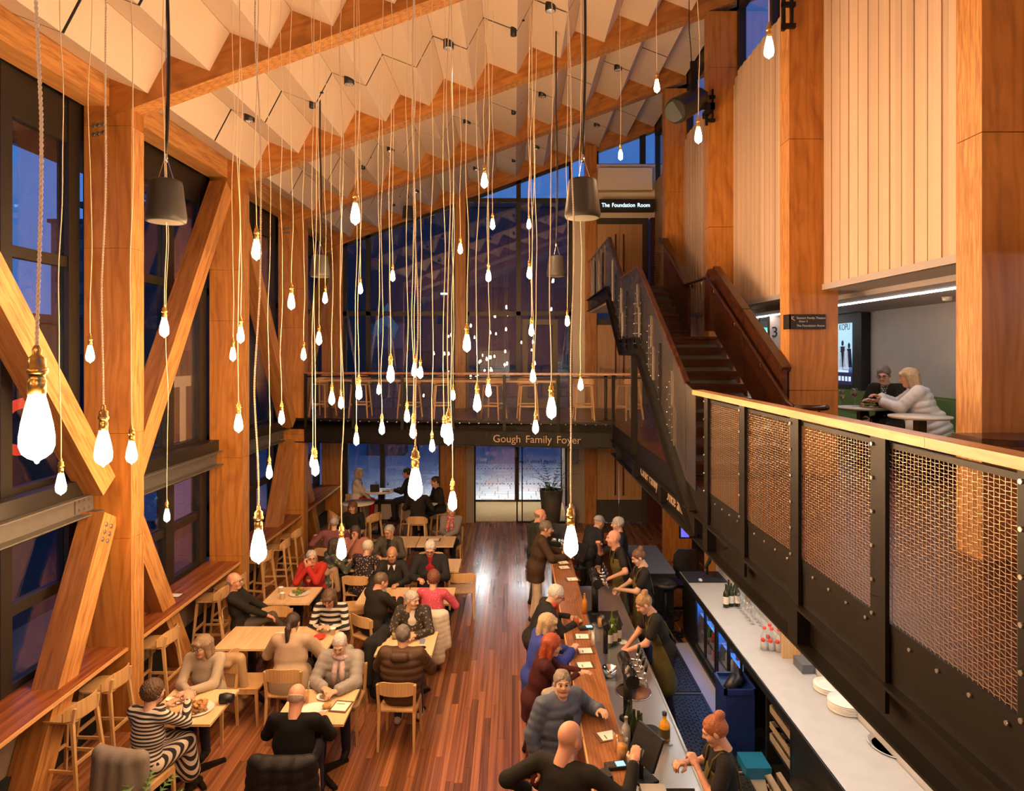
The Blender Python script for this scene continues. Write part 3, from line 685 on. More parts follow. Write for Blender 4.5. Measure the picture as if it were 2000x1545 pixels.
# back wall, behind the viewpoint, ground floor right wall
single('wall_back', MB().box(-6, 7, -4.2, -4, -.1, 12), PLYF, 'plywood wall behind the viewpoint', 'wall', kind='structure')
w = thing('wall_bar', 'dark wall behind the back bar', 'wall', (3.4, 4, 0), kind='structure')
MB().box(3.34, 3.44, .3, 11.3, 0, 2.55).build('wall_panel', plain('bar_back_wall', (0.45,0.42,0.38), .6), w)
MB().box(5.6, 5.75, 11.3, 18.2, 0, 2.55).build('wall_panel', plain('grey_wall', (0.36,0.31,0.25), .7), w)
MB().box(3.44, 5.6, 11.1, 11.3, 0, 2.55).build('wall_panel', DKGREY, w)
# ------------------------------------------------------------------ stairs and railings
N1, R1, G1, YS = 10, .171, .308, 7.85
N2, R2, G2, YU = 7, .163, .285, 12.5
LZ = MZ+N1*R1
st = thing('staircase', 'dark timber staircase climbing in two flights to the upper doors', 'staircase', (2.0, YS, MZ), kind='structure')
for i in range(N1):
    y = YS+i*G1; z = MZ+(i+1)*R1
    y1 = y+G1 if i < N1-1 else YU
    s = MB().box(2.02, 3.22, y, y1+.02, z-.04, z).build('tread', STAIRW, st)
    MB().box(2.02, 3.22, y+.02, y+.04, z-R1, z-.04).build('riser', STAIRW, st)
for i in range(N2):
    y = YU+i*G2; z = LZ+(i+1)*R2
    y1 = y+G2 if i < N2-1 else 18.05
    MB().box(2.02, 3.22 if i < N2-1 else 3.9, y, y1+.02, z-.04, z).build('tread', STAIRW, st)
    MB().box(2.02, 3.22, y+.02, y+.04, z-R2, z-.04).build('riser', STAIRW, st)
UPZ = LZ+N2*R2
def yzplate(mb, pts, x, th, m=0): mb.prism([(x, y, z) for y, z in pts], (th, 0, 0), m)
YL, YT = YS+(N1-1)*G1+.15, YU+(N2-1)*G2
b = MB(); dz = .30
for (y0, z0, y1, z1) in ((YS-.45, MZ-.25, YL, LZ), (YL, LZ, YU-.1, LZ), (YU-.1, LZ, YT, UPZ), (YT, UPZ, 18.05, UPZ)):
    o = MB(); yzplate(o, [(y0,z0-dz),(y1,z1-dz),(y1,z1),(y0,z0)], 1.955, .03); o.build('stringer', BLACKM, st)
    for zz in (-dz, -.02):
        o = MB(); yzplate(o, [(y0,z0+zz),(y1,z1+zz),(y1,z1+zz+.018),(y0,z0+zz+.018)], 1.90, .06); o.build('stringer_flange', BLACKM, st)
MB().box(1.92, 2.0, 11.05, 11.2, MZ-.2, LZ-.28).build('post', BLACKM, st)
o = MB(); o.box(2.0, 3.3, 14.3, 18.1, UPZ-.34, UPZ-.05); o.build('landing_soffit', WHITEW, st)
o = MB(); yzplate(o, [(YS+.1,MZ-.05),(YL,LZ-.3),(YU,LZ-.3),(YT,UPZ-.3),(YT,UPZ-.05),(YU,LZ-.05),(YL,LZ-.05),(YS,MZ+.05)], 2.05, 1.1); o.build('soffit_panel', DKGREY, st)
# steel balustrade on the open side
ba = thing('stair_balustrade', 'riveted raw steel plate balustrade on the open side of the stairs', 'balustrade', (1.97, YS, MZ))
RB = [(7.42,4.06),(7.86,4.15),(YL+.12,5.87),(YU+.05,5.87),(YT+.05,UPZ+1.0),(18.0,UPZ+1.0)]
BB = [(7.42,3.0),(7.86,3.05),(YL,LZ-.02),(YU-.1,LZ-.02),(YT,UPZ-.02),(18.0,UPZ-.02)]
def zon(L, y):
    for (a, za), (c, zc) in zip(L, L[1:]):
        if a <= y <= c: return za+(zc-za)*(y-a)/(c-a)
    return L[-1][1]
cuts = [7.42, 7.86, 8.5, 9.15, 9.8, 10.45, YL+.12, 11.8, YU+.05, 13.1, 13.65, YT+.05]
for a, c in zip(cuts, cuts[1:]):
    o = MB(); yzplate(o, [(a+.004,zon(BB,a)),(c-.004,zon(BB,c)),(c-.004,zon(RB,c)),(a+.004,zon(RB,a))], 1.972, .008); o.build('steel_plate', GREYST, ba)
y = YT+.05
while y < 17.8:
    o = MB(); yzplate(o, [(y,UPZ-.02),(y+.42,UPZ-.02),(y+.42,UPZ+.99),(y,UPZ+.99)], 1.972, .008); o.build('steel_plate', GREYST, ba); y += .62
for q, a in enumerate(cuts[2:-1]+[15.1, 15.8, 16.5, 17.2]):
    for dy, hh in ((-.13, .55), (.0, .92), (.15, .72)) if q < 8 and q % 2 == 0 else ((0, .9),):
        yy = a+dy; z0 = zon(BB, yy)-.16; z1 = z0+hh+.1
        o = MB(); yzplate(o, [(yy,z0),(yy+.09,z0),(yy+.09,z1),(yy,z1)], 1.955, .014); s_ = o.build('strap', BLACKM if q % 2 else GREYST, ba)
        r = MB(); zz = z0+.08
        while zz < z1: r.tube([(1.956, yy+.07, zz), (1.945, yy+.07, zz)], .009, 6); zz += .16
        r.build('rivets', BOLTM, s_)
for (y0, z0), (y1, z1) in zip(RB, RB[1:]):
    if y1 < 8: o = MB().bar((1.975,y0,z0),(1.975,y1,z1),.014,.02); o.build('top_edge', GREYST, ba); continue
    MB().bar((1.995,y0,z0+.012),(1.995,y1,z1+.012),.06,.035).build('timber_cap', DKRAIL, ba)
# wall side balustrade
bw = thing('stair_side_panel', 'dark brown solid timber balustrade on the wall side of the stairs', 'balustrade', (3.22, YS, MZ))
def side(y0, z0, y1, z1, h=.98, nm='panel'):
    o = MB(); yzplate(o, [(y0,z0),(y1,z1),(y1,z1+h),(y0,z0+h)], 3.16, .05); o.build(nm, STAIRW, bw)
    MB().bar((3.20,y0,z0+h+.01),(3.20,y1,z1+h+.01),.11,.06).build('timber_cap', DKRAIL, bw)
side(8.02, 3.32, 9.4, 4.09); side(9.42, 4.10, 10.8, 4.86)
side(12.4, 4.72, 14.45, 5.92, .98)
o = MB(); yzplate(o, [(10.8,4.86),(11.1,4.86),(11.1,5.72),(10.95,5.84),(10.8,5.84)], 3.10, .16); o.build('newel', STAIRW, bw)
hr = thing('stair_handrail', 'round dark handrail on the wall side of the stairs', 'handrail', (3.1, 8, 4.0))
pts = [(3.10,7.55,3.90),(3.10,7.75,3.95),(3.10,10.95,5.72),(3.10,12.35,5.74),(3.10,14.5,6.94)]
MB().tube(pts, .026, 10).build('rail', DKRAIL, hr)
for y, z in ((8.6,4.42),(9.6,4.97),(10.6,5.53),(11.3,5.72),(12.0,5.73),(13.0,6.1),(14.0,6.66)):
    MB().tube([(3.10,y,z-.02),(3.10,y,z-.09),(3.19,y,z-.09)], .008, 6).build('bracket', CHROME, hr)
single('handrail_end', MB().tube([(3.10,7.55,3.90),(3.20,7.50,3.90),(3.40,7.50,3.90),(3.46,7.55,3.90)], .032, 10).tube([(3.35,7.5,3.88),(3.35,7.5,3.80),(3.35,8.10,3.80)], .015, 8), DKRAIL, 'rounded dark timber handrail end in front of the signed column', 'handrail')
# ---- mesh railing along the right mezzanine
WIREM = plain('woven_wire', (0.46,0.34,0.23), .38, .7)
def wirepanel(A, B, z0, z1, pu, pv, r, crimp, name, parent, mat):
    """woven wire between two points in plan"""
    A, B = Vector(A), Vector(B); L = (B-A).length; d = (B-A)/L; nrm = Vector((d.y, -d.x, 0)); mb = MB()
    nu, nv = max(2, int(L/pu)), int((z1-z0)/pv)
    def prismline(p, q, ax1, ax2):
        vs = [c+s for c in (p, q) for s in (ax1*r+ax2*r, ax1*r-ax2*r, -ax1*r-ax2*r, -ax1*r+ax2*r)]
        mb.add(vs, [(0,1,5,4),(1,2,6,5),(2,3,7,6),(3,0,4,7)], 0)
    Z = Vector((0,0,1))
    for i in range(nu+1):
        p = A+d*(L*i/nu); prismline(p+Z*z0, p+Z*z1, d, nrm)
    for j in range(nv+1):
        z = z0+(z1-z0)*j/nv
        if crimp:
            b0 = len(mb.v)
            for i in range(nu+1):
                s = 1 if (i+j) % 2 else -1; c = A+d*(L*i/nu)+nrm*(s*crimp)+Z*(z+s*crimp*.5)
                for k in (nrm*r+Z*r, nrm*r-Z*r, -nrm*r-Z*r, -nrm*r+Z*r): mb.v.append(tuple(c+k))
            for i in range(nu):
                q = b0+i*4
                for k in range(4): mb.f.append((q+k, q+(k+1)%4, q+4+(k+1)%4, q+4+k)); mb.m.append(0); mb.sm.append(False)
        else: prismline(A+Z*z, B+Z*z, nrm, Z)
    o = mb.build(name, mat, parent, fix=False); o['kind'] = 'stuff'; return o
PY = [0.38, 1.48, 2.58, 3.68, 4.78, 5.88, 6.98]
rr = thing('mezzanine_railing', 'woven wire railing with timber handrail along the right mezzanine', 'railing', (1.99, .4, MZ))
MB().box(1.925, 2.045, .3, 3.2, 4.055, 4.105).build('handrail', RAILW, rr); MB().box(1.925, 2.045, 3.203, 7.38, 4.055, 4.105).build('handrail', RAILW, rr)
for y0, y1 in zip(PY[1:], PY[2:]):
    wirepanel((1.992, y0+.02, 0), (1.992, y1-.02, 0), MZ+.02, 4.0, .033, .0185, .0013, .0035, 'wire_mesh', rr, WIREM)
    MB().box(1.98, 2.004, y0, y1, 4.0, 4.03).build('mesh_frame', BLACKM, rr); MB().box(1.98, 2.004, y0, y1, MZ-.02, MZ+.025).build('mesh_frame', BLACKM, rr)
    bb = MB()
    for q in range(5): y = y0+.16+q*(y1-y0-.2)/4; bb.tube([(1.985, y, MZ-.035), (1.972, y, MZ-.035)], .010, 7)
    bb.build('rivets', BOLTM, rr)
for y in PY[1:]:
    MB().box(1.955, 1.978, y-.085, y-.005, 2.60, 4.05).build('post', BLACKM, rr)
    MB().box(1.965, 1.985, y+.0, y+.085, 2.62, 4.05).build('post', BLACKM, rr)
    bb = MB()
    for q in range(6): z = MZ+.03+q*.185; bb.tube([(1.966, y+.055, z), (1.952, y+.055, z)], .011, 7)
    bb.build('rivets', BOLTM, rr)
# ---- mesh railing of the bridge mezzanine
FB = thing('bridge_railing', 'fine wire mesh railing with brown handrail across the far mezzanine', 'railing', (-4.6, 14.7, MZ))
FW = plain('fine_wire', (0.24,0.17,0.11), .45, .4)
xs = [-4.5, -3.43, -2.36, -1.28, -.2, .9, 2.0, 3.1]
def ep(x, off=0.02): return Vector((x, yedge(x)+off, 0))
for q, (a, c) in enumerate(zip(xs, xs[1:])):
    wirepanel(ep(a), ep(c), MZ+.03, 4.0, .030, .030, .0008, 0, 'wire_mesh', FB, FW)
    bb = MB()
    for k in range(5): p = ep(a+.15+k*.2, -.012); bb.tube([p+Vector((0,0,MZ)), p+Vector((0,-.012,MZ))], .012, 6)
    bb.build('rivets', BOLTM, FB)
for x in xs:
    p = ep(x, 0); MB().box(p.x-.03, p.x+.03, p.y-.02, p.y+.03, 2.9, 4.06).build('post', BLACKM, FB)
MB().bar(ep(-4.55)+Vector((0,0,4.075)), ep(3.15)+Vector((0,0,4.075)), .07, .045).build('handrail', wood('brown_handrail', (0.22,0.08,0.03),(0.32,0.13,0.05),(0.42,0.19,0.08), axis=0, scale=3, rough=.35), FB)
MB().bar(ep(-4.5)+Vector((0,0,4.0)), ep(3.1)+Vector((0,0,4.0)), .03, .03).build('mesh_frame', BLACKM, FB)
# leaner shelf behind the bridge railing
single('leaner_shelf', MB().bar(ep(-4.3,.55)+Vector((0,0,3.90)), ep(.9,.55)+Vector((0,0,3.90)), .36, .04), OAK, 'long timber leaner shelf behind the far mezzanine railing', 'shelf')
lf = bpy.data.objects['leaner_shelf']
for k, x in enumerate((-4.1, -2.4, -.75, .75)):
    p = ep(x, .55); o = MB().box(p.x-.03, p.x+.03, p.y-.03, p.y+.03, MZ, 3.88).build('leg', BLACKM, lf)
# ledge shelves on the right columns
single('column_ledge', MB().prism([(3.05,4.45,3.90),(3.2,4.35,3.90),(4.2,4.35,3.90),(4.2,4.76,3.90),(3.05,4.76,3.90)], (0,0,.045)), DKRAIL, 'dark timber drink ledge in front of the nearest right column', 'ledge')
p = P(1862, 838, 7.2)
# black sign on the second right column
t = thing('direction_sign', 'black direction sign wrapped round the timber column', 'sign', (3.3, 8.1, 4.9))
z0, z1 = EYE+(CY-643)*8.11/F, EYE+(CY-614)*8.11/F
xa, xb = (1528-CX)*8.2/F, (1611-CX)*8.11/F
MB().box(3.262, xb, 8.085, 8.112, z0, z1).box(3.255, 3.275, 8.085, 8.25, z0, z1).build('board', plain('black_sign', (0.015,0.013,0.012), .5), t)
SW = plain('sign_white', (0.62,0.58,0.52), .6)
text('sign_text', 'Stewart Family Theatre', .036, (3.345, 8.082, z1-.045), (PI/2,0,0), SW, t, depth=.001, word=1.2)
text('sign_text', 'Door 3', .034, (3.375, 8.082, z1-.085), (PI/2,0,0), SW, t, depth=.001)
text('sign_text', 'The Foundation Room', .036, (3.345, 8.082, z0+.04), (PI/2,0,0), SW, t, depth=.001, word=1.2)
b = MB(); b.bar((3.29,8.08,z1-.05),(3.325,8.08,z1-.075),.004,.006); b.bar((3.288,8.08,z1-.03),(3.29,8.08,z1-.06),.004,.006); b.bar((3.286,8.08,z1-.032),(3.315,8.08,z1-.034),.004,.006); b.build('arrow', SW, t)
# lit room sign
t = thing('room_sign', 'black illuminated sign for the room at the top of the stairs', 'sign', (2.3, 17.6, 8.4))
a, c = P(1170, 413, 17.65), P(1279, 389, 17.65)
MB().box(a.x, c.x, 17.65, 17.80, a.z, c.z).build('box', plain('black_sign', (0.015,0.013,0.012), .5), t)
text('sign_text', 'The Foundation Room', .145, ((a.x+c.x)/2-.03, 17.64, (a.z+c.z)/2), (PI/2,0,0), emit('sign_glow', (0.55,0.85,1.0), 2.6), t, 'CENTER', .003, .92, 1.4)
MB().box(a.x+.2, c.x-.2, 17.8, 18.06, a.z+.06, c.z-.06).build('bracket', BLACKM, t)
# ------------------------------------------------------------------ pendant bulbs
BULBM = emit('filament_bulb_glow', (1.0, 0.60, 0.295), BULB_E)
CORDM = plain('cream_cord', (0.78,0.64,0.46), .7)
BL = [(72,822,62),(202,868,33),(257,883,21),(119,945,20),(176,692,16),(321,640,18),(326,1008,12.5),(501,488,19),(470,655,15),(455,693,13),(466,827,17),
 (505,1060,31),(526,923,13),(550,817,13),(569,590,15),(593,694,11),(635,584,10.5),(623,663,12),(694,418,19.5),(704,566,10),(767,541,10),(648,779,12.5),(666,788,11.5),
 (701,767,14),(740,763,9.5),(763,731,16),(810,724,13),(821,729,11.5),(696,859,12),(746,838,12),(795,814,12),(807,843,14),(844,872,12),(867,843,13),(876,848,20),
 (885,774,9.5),(611,903,12.5),(616,914,15.5),(667,1072,20),(811,943,29),(884,979,18),(912,671,16),(899,488,10),(954,541,11),(946,354,14),(962,440,10),(1033,440,9.5),
 (1034,535,11),(1038,647,11),(1041,736,12),(932,788,16),(954,764,12),(1046,835,13),(1077,797,20),(1108,629,10),(1134,753,11),(1115,1055,29),(1212,305,9.8),(1283,170,12.2),(1364,265,15.2),(1502,93,19.8)]
ADDED_BULBS = [(-2.6,-.6,4.9),(-1.0,-1.4,5.6),(.4,-.7,5.1),(-3.4,.9,5.4),(1.0,-2.2,4.7),(-1.8,-2.6,4.4)]     # unseen bulbs added behind the viewpoint to light the near cords
def region(px, py, Y):
    if px > 1180: return 'strung along the right wall'
    if Y < 3.3: return 'among the big bulbs closest to the camera'
    if px < 600: return 'in front of the left columns and windows'
    if py < 600: return 'high in front of the far windows'
    if py < 700: return 'level with the middle of the far windows'
    if py < 800: return 'in front of the far mezzanine railing'
    return 'below the far mezzanine railing'
bl = []
for (px, py, w_) in BL:
    Y = .066*F/(w_-.8); bl.append((region(px,py,Y), px, py, Y))
bulb_cache = {}
def bulbparts(n):
    if n in bulb_cache: return bulb_cache[n]
    g = MB(); g.lathe([(.0145,.062),(.016,.05),(.0215,.028),(.0285,-.005),(.0325,-.034),(.0325,-.052),(.027,-.068),(.016,-.078),(.006,-.083),(.003,-.089),(0,-.091)][::-1], (0,0,0), n)
    s = MB(); s.lathe([(.017,.056),(.0175,.085),(.0155,.088),(.0155,.098),(.019,.100),(.021,.106),(.019,.112),(.0165,.113),(.017,.130),(.014,.134),(.008,.140),(.009,.150),(.006,.157),(.004,.16)], (0,0,0), max(10, n-4))
    a = g.build('bulb_glass', BULBM); b = s.build('socket', BRASS)
    bulb_cache[n] = (a.data, b.data); bpy.data.objects.remove(a); bpy.data.objects.remove(b)
    return bulb_cache[n]
for (rg, px, py, Y) in sorted(bl):
    pass
cnt = {}
order = sorted(bl, key=lambda t: (t[0], t[1]))+[('added unseen behind the viewpoint', None, v, 5.0) for v in sorted(ADDED_BULBS)]
tot = {}
for t_ in bl: tot[t_[0]] = tot.get(t_[0], 0)+1
for (rg, px, py, Y) in order:
    k = cnt.get(rg, 0); cnt[rg] = k+1
    p = Vector(py) if px is None else P(px, py-4 if Y > 3 else py, Y)
    n = 24 if Y < 3.3 else 12 if Y < 6 else 10
    t = thing('pendant_bulb', 'glowing filament bulb %s, %s from the left' % (rg, ORDS[k]), 'pendant light', p, group='hanging filament bulbs')
    gd, sd = bulbparts(n)
    for nm, dta in (('bulb_glass', gd), ('socket', sd)):
        o = bpy.data.objects.new(nm, dta); COL.objects.link(o); o.parent = t
    ztop = ZB(p.x)+.48-p.z; r = random.Random(int(p.x*997+p.z*331)); pts = []
    amp = .012; ph, ph2 = r.random()*6, r.random()*6; f1, f2 = r.uniform(2.2, 4.0), r.uniform(5, 8)
    def path(s): 
        e = min(1, s/.5)
        return Vector((amp*e*(math.sin(s*f1+ph)-math.sin(ph)*(1-e))+.3*amp*e*math.sin(s*f2+ph2), amp*e*math.cos(s*f1*.8+ph2)*.6, .15+s))
    Ls = ztop-.15
    if Y < 3.3:
        vis_top = min(Ls, (CY*Y/F+EYE)-p.z+1.0); b = MB(); npt = int(vis_top/.0035)
        for s0 in (0, PI):
            b.tube([path(i*.0035)+Vector((math.cos(i*.0035*2*PI/.022+s0), math.sin(i*.0035*2*PI/.022+s0), 0))*.0019 for i in range(npt)], .0024, 5, cap=False)
        if vis_top < Ls: b.tube([path(vis_top+(Ls-vis_top)*i/20) for i in range(21)], .0035, 5, cap=False)
        b.build('cord', plain('pale_twisted_cord', (0.88,0.76,0.58), .7), t, world=False, fix=False)
    else:
        b = MB(); npt = max(12, int(Ls/.12)); b.tube([path(Ls*i/npt) for i in range(npt+1)], .0036, 5, cap=False); b.build('cord', CORDM, t, world=False, fix=False)
    MB().lathe([(.004,-.03),(.03,-.02),(.034,0)], (0,0,ztop), 8).build('ceiling_rose', CORDM, t, world=False)
# ------------------------------------------------------------------ hanging speakers
SPKM = plain('dark_speaker_shell', (0.030,0.026,0.022), .5); SPKG = plain('speaker_grille', (0.20,0.17,0.14), .6)
for (px, py, Y, lb) in ((324,395,5.15,'large bell shaped speaker hanging at the left between the first columns'), (625,521,10.0,'bell shaped speaker hanging by the third left column'), (797,416,16.6,'tiny distant bell shaped speaker under the far ceiling'), (1138,390,5.55,'large bell shaped speaker hanging above the entrance, right of centre'), (1086,521,10.6,'bell shaped speaker hanging before the right end window')):
    p = P(px, py, Y); t = thing('hanging_speaker', lb, 'speaker', p, group='hanging bell speakers')
    MB().lathe([(.10,.165),(.112,.158),(.117,.14),(.145,-.10),(.147,-.125),(.140,-.148),(.132,-.152)], (0,0,0), 28).build('shell', SPKM, t, world=False)
    MB().lathe([(0,-.158),(.10,-.156),(.134,-.150)], (0,0,0), 28, cap=False).build('grille', SPKG, t, world=False)
    top = ZB(p.x)+.25-p.z
    b = MB(); b.tube([(.07*math.sin(s*2.1)*max(0,(1-s*1.6)), .0, .36+s*(top-.36)) for s in [i/24 for i in range(25)]], .012, 6)
    b.build('cable', BLACKP, t, world=False)
    b = MB(); b.tube([(0,0,.35),(0,0,top)], .003, 4)
    for q in range(3): a = q*2.1; b.tube([(0,0,.36),(.06*math.cos(a),.06*math.sin(a),.165)], .003, 4)
    b.lathe([(.012,.30),(.016,.33),(.012,.37)], (0,0,0), 8); b.build('suspension', CHROME, t, world=False)
# wall speaker and brackets on the right columns
t = thing('wall_speaker', 'black cylindrical spotlight speaker tilted down beside the right wall', 'speaker', P(1345, 206, 11.0))
a = P(1318, 218, 10.8); c = P(1370, 190, 11.2)
MB().tube([a, a.lerp(c,.08), a.lerp(c,.9), c], [.19,.205,.18,.14], 20).build('body', BLACKP, t)
MB().tube([a+Vector((-.012,-.01,-.006)), a+Vector((-.004,0,0))], [.16,.17], 20).build('front_grille', plain('front_mesh', (0.02,0.03,0.025), .5), t)
m = P(1357, 206, 11.1); MB().bar(m, P(1354,120,11.1), .05, .10).box(m.x, 3.27, m.y+.0, m.y+.06, m.z-.05, m.z+.05).box(3.20, 3.27, 11.1, 11.6, m.z-.05, m.z+.05).build('bracket', BLACKM, t)
b = MB(); b.tube([P(1352,150,11.1), P(1349,90,11.1), P(1346,60,11.1), Vector((P(1346,60,11.1).x, 11.1, ZB(2.8)+.3))], .008, 5); b.build('cable', BLACKP, t)
for px, py0, py1, Y in ((1380,180,245,11.4),(1530,0,60,8.06)):
    b = MB(); a, c = P(px, py1, Y), P(px, py0, Y); b.bar(a, c, .04, .04); b.bar(a+Vector((.1,0,.05)), c+Vector((.1,0,.05)), .03, .03)
    for s in (.15, .85): q = a.lerp(c, s); b.bar(q+Vector((-.02,0,0)), q+Vector((.14,0,0)), .05, .05)
    single('steel_bracket', b, BLACKM, 'black steel bracket on the %s' % ('column beside the stair landing' if Y > 10 else 'signed column near the ceiling'), 'bracket')
# ------------------------------------------------------------------ tables, chairs, stools
def curved_band(mb, w, z0, z1, y, sag, th, rnd=0.0, n=10, m=0, lift=0.0):
    """curved plywood back: bowed in plan, outer ends forward by sag"""
    vs = []; 
    for i in range(n+1):
        u = -1+2*i/n; x = u*w/2; yy = y+sag*u*u
        e = rnd*max(0, abs(u)-.7)/.3
        a0, a1 = z0+e*.6+lift*u*u, z1-e+lift*u*u
        for (dy, zz) in ((0,a0),(0,a1),(th,a1),(th,a0)): vs.append((x, yy+dy, zz))
    fs = []
    for i in range(n):
        b = i*4
        for k in range(4): fs.append((b+k, b+(k+1)%4, b+4+(k+1)%4, b+4+k))
    fs += [(0,1,2,3), (n*4+3,n*4+2,n*4+1,n*4)]
    mb.add(vs, fs, m, False); return mb
def make_chair():
    t = thing('dining_chair', 'x', 'chair')
    s = MB(); rbox(s, -.215, .215, -.20, .22, .435, .452, .05); s.build('seat', OAK, t, world=False)
    b = MB(); curved_band(b, .45, .63, .785, -.255, .05, .014, .03); b.build('backrest', OAK, t, world=False)
    for sx in (-1, 1):
        MB().taper((sx*.19,.185,.435), (sx*.205,.205,0), .036, .026).build('leg', OAK, t, world=False)
        b = MB(); b.taper((sx*.20,-.19,.44), (sx*.205,-.235,0), .034, .026); b.taper((sx*.20,-.19,.42), (sx*.215,-.235,.76), .034, .024); b.build('leg', OAK, t, world=False)
        MB().box(sx*.20-.011, sx*.20+.011, -.19, .18, .385, .435).build('side_rail', OAK, t, world=False)
    MB().box(-.19, .19, .17, .19, .385, .435).build('front_rail', OAK, t, world=False)
    return t
def make_stool():
    t = thing('bar_stool', 'x', 'stool')
    s = MB(); rbox(s, -.20, .20, -.19, .20, .735, .752, .07); s.build('seat', OAK, t, world=False)
    b = MB(); curved_band(b, .47, .775, .945, -.245, .13, .014, .05, lift=-.035); b.build('backrest', OAK, t, world=False)
    for sx in (-1, 1):
        MB().taper((sx*.16,.16,.735), (sx*.21,.22,0), .036, .026).build('leg', OAK, t, world=False)
        b = MB(); b.taper((sx*.17,-.165,.735), (sx*.22,-.255,0), .036, .026); b.taper((sx*.17,-.165,.72), (sx*.165,-.195,.88), .034, .026); b.build('leg', OAK, t, world=False)
        MB().bar((sx*.195,.20,.25), (sx*.20,-.225,.25), .02, .032).build('stretcher', OAK, t, world=False)
    MB().bar((-.19,.195,.30), (.19,.195,.30), .022, .034).build('stretcher', OAK, t, world=False)
    MB().bar((-.2,-.22,.33), (.2,-.22,.33), .02, .03).build('stretcher', OAK, t, world=False)
    return t
CH = make_chair(); CHT = subtree(CH); ST = make_stool(); STT = subtree(ST); _used = {'c': False, 's': False}
def chair(x, y, deg, label, z=0):
    if not _used['c']:
        _used['c'] = True; o = CH; o.location = (x, y, z); o.rotation_euler = (0,0,math.radians(deg)); o['label'] = label; o['group'] = 'dining chairs'; return o
    return dup(CH, (x, y, z), math.radians(deg), label, 'dining chairs', CHT)
def stool(x, y, deg, label, z=0):
    if not _used['s']:
        _used['s'] = True; o = ST; o.location = (x, y, z); o.rotation_euler = (0,0,math.radians(deg)); o['label'] = label; o['group'] = 'timber bar stools'; return o
    return dup(ST, (x, y, z), math.radians(deg), label, 'timber bar stools', STT)
def make_table():
    t = thing('cafe_table', 'x', 'table')
    s = MB(); s.box(-.361,.361,-.361,.361,.712,.738); s.build('table_top', PINE, t, world=False)
    MB().box(-.04,.04,-.04,.04,.03,.712).box(-.22,.22,-.03,.03,.69,.711).box(-.03,.03,-.22,.22,.69,.711).build('pedestal', BLACKM, t, world=False)
    b = MB()
    for a in (45, 135, 225, 315):
        c, s_ = math.cos(math.radians(a)), math.sin(math.radians(a)); b.taper((0,0,.035), (c*.36, s_*.36, .012), .07, .045, up=(0,0,1)); b.lathe([(.02,0),(.02,.012)], (c*.34,s_*.34,0), 8)
    b.build('cross_base', BLACKM, t, world=False); return t
TB = make_table(); TBT = subtree(TB); first = [True]
def table(x, y, label, deg=0):
    if first[0]:
        first[0] = False; TB.location = (x,y,0); TB['label'] = label; TB['group'] = 'square pine cafe tables'; return TB
    return dup(TB, (x,y,0), math.radians(deg), label, 'square pine cafe tables', TBT)
T = {}
T1 = table(-3.44, 7.28, 'pine table with a plate of food beside the beige sweater')
table(-2.09, 7.28, 'pine table between the bald man and the grey puffer jacket')
table(-1.385, 8.86, 'pine table in front of the brown puffer jacket')
table(-3.47, 9.04, 'empty pine table behind the beige sweater')
table(-2.735, 9.04, 'pine table in front of the ponytail')
table(-3.44, 10.62, 'pine table with food in front of the red sweater')
table(-2.03, 10.6, 'pine table beside the dark suit jacket')
table(-1.295, 10.6, 'pine table in front of the pink blouse')
table(-1.32, 12.13, 'pine table behind the man in the maroon sweater')
table(-2.62, 12.2, 'pine table in front of the polka dot blouse')
table(-1.55, 13.67, 'pine table with a menu clipboard near the entrance')
table(-2.285, 13.67, 'empty pine table left of the one with the clipboard')
table(-3.55, 14.2, 'pine table beside the woman in the black top')
# chairs: those with sitters and the empty ones
chair(-3.58, 6.56, -12, 'dining chair under the striped dress with a grey coat on its back')
chair(-3.55, 8.02, 180, 'dining chair of the woman in the beige sweater')
chair(-3.30, 8.44, -90, 'empty dining chair turned sideways right of the beige sweater')
chair(-2.10, 6.45, 0, 'dining chair holding the black padded coat')
chair(-2.00, 8.02, 180, 'dining chair of the woman in the grey puffer jacket')
chair(-1.32, 7.93, -3, 'dining chair of the man in the brown puffer jacket')
chair(-1.38, 9.46, 180, 'dining chair of the woman in the dark flowered jacket')
chair(-3.47, 9.78, 180, 'empty dining chair on the far side of the empty pine table')
chair(-2.72, 8.25, 0, 'dining chair of the ponytailed woman')
chair(-2.05, 9.02, 75, 'dining chair with a black coat, right of the ponytail')
chair(-3.98, 9.95, -80, 'dining chair of the bald man in black by the window counter')
chair(-3.30, 11.42, 180, 'dining chair of the woman in the red sweater')
chair(-2.55, 10.95, 100, 'dining chair beside the dark standing bag, facing the red sweater')
chair(-2.05, 9.85, -35, 'dining chair of the man in the dark suit jacket')
chair(-1.20, 9.97, -4, 'dining chair with a cream puffer jacket on its back')
chair(-2.00, 11.45, 180, 'dining chair of the smiling man in the dark jumper')
chair(-1.40, 11.48, 180, 'dining chair of the man in the maroon sweater')
chair(-1.85, 12.35, 90, 'empty dining chair right of the grey jacket man')
chair(-.90, 11.75, 4, 'empty dining chair at the right of the maroon sweater')
chair(-2.62, 11.62, -8, 'dining chair of the woman in polka dots')
chair(-2.95, 12.88, 180, 'dining chair of the long haired woman with glasses')
chair(-2.30, 12.88, 180, 'dining chair of the man in the green grey jacket')
chair(-3.55, 13.25, -10, 'dining chair of the person in purple')
chair(-3.48, 14.85, 180, 'dining chair of the woman in the black top')
chair(-1.32, 14.5, 180, 'dining chair of the woman with the pink scarf')
chair(-1.55, 13.0, 0, 'empty dining chair on the near side of the clipboard table')
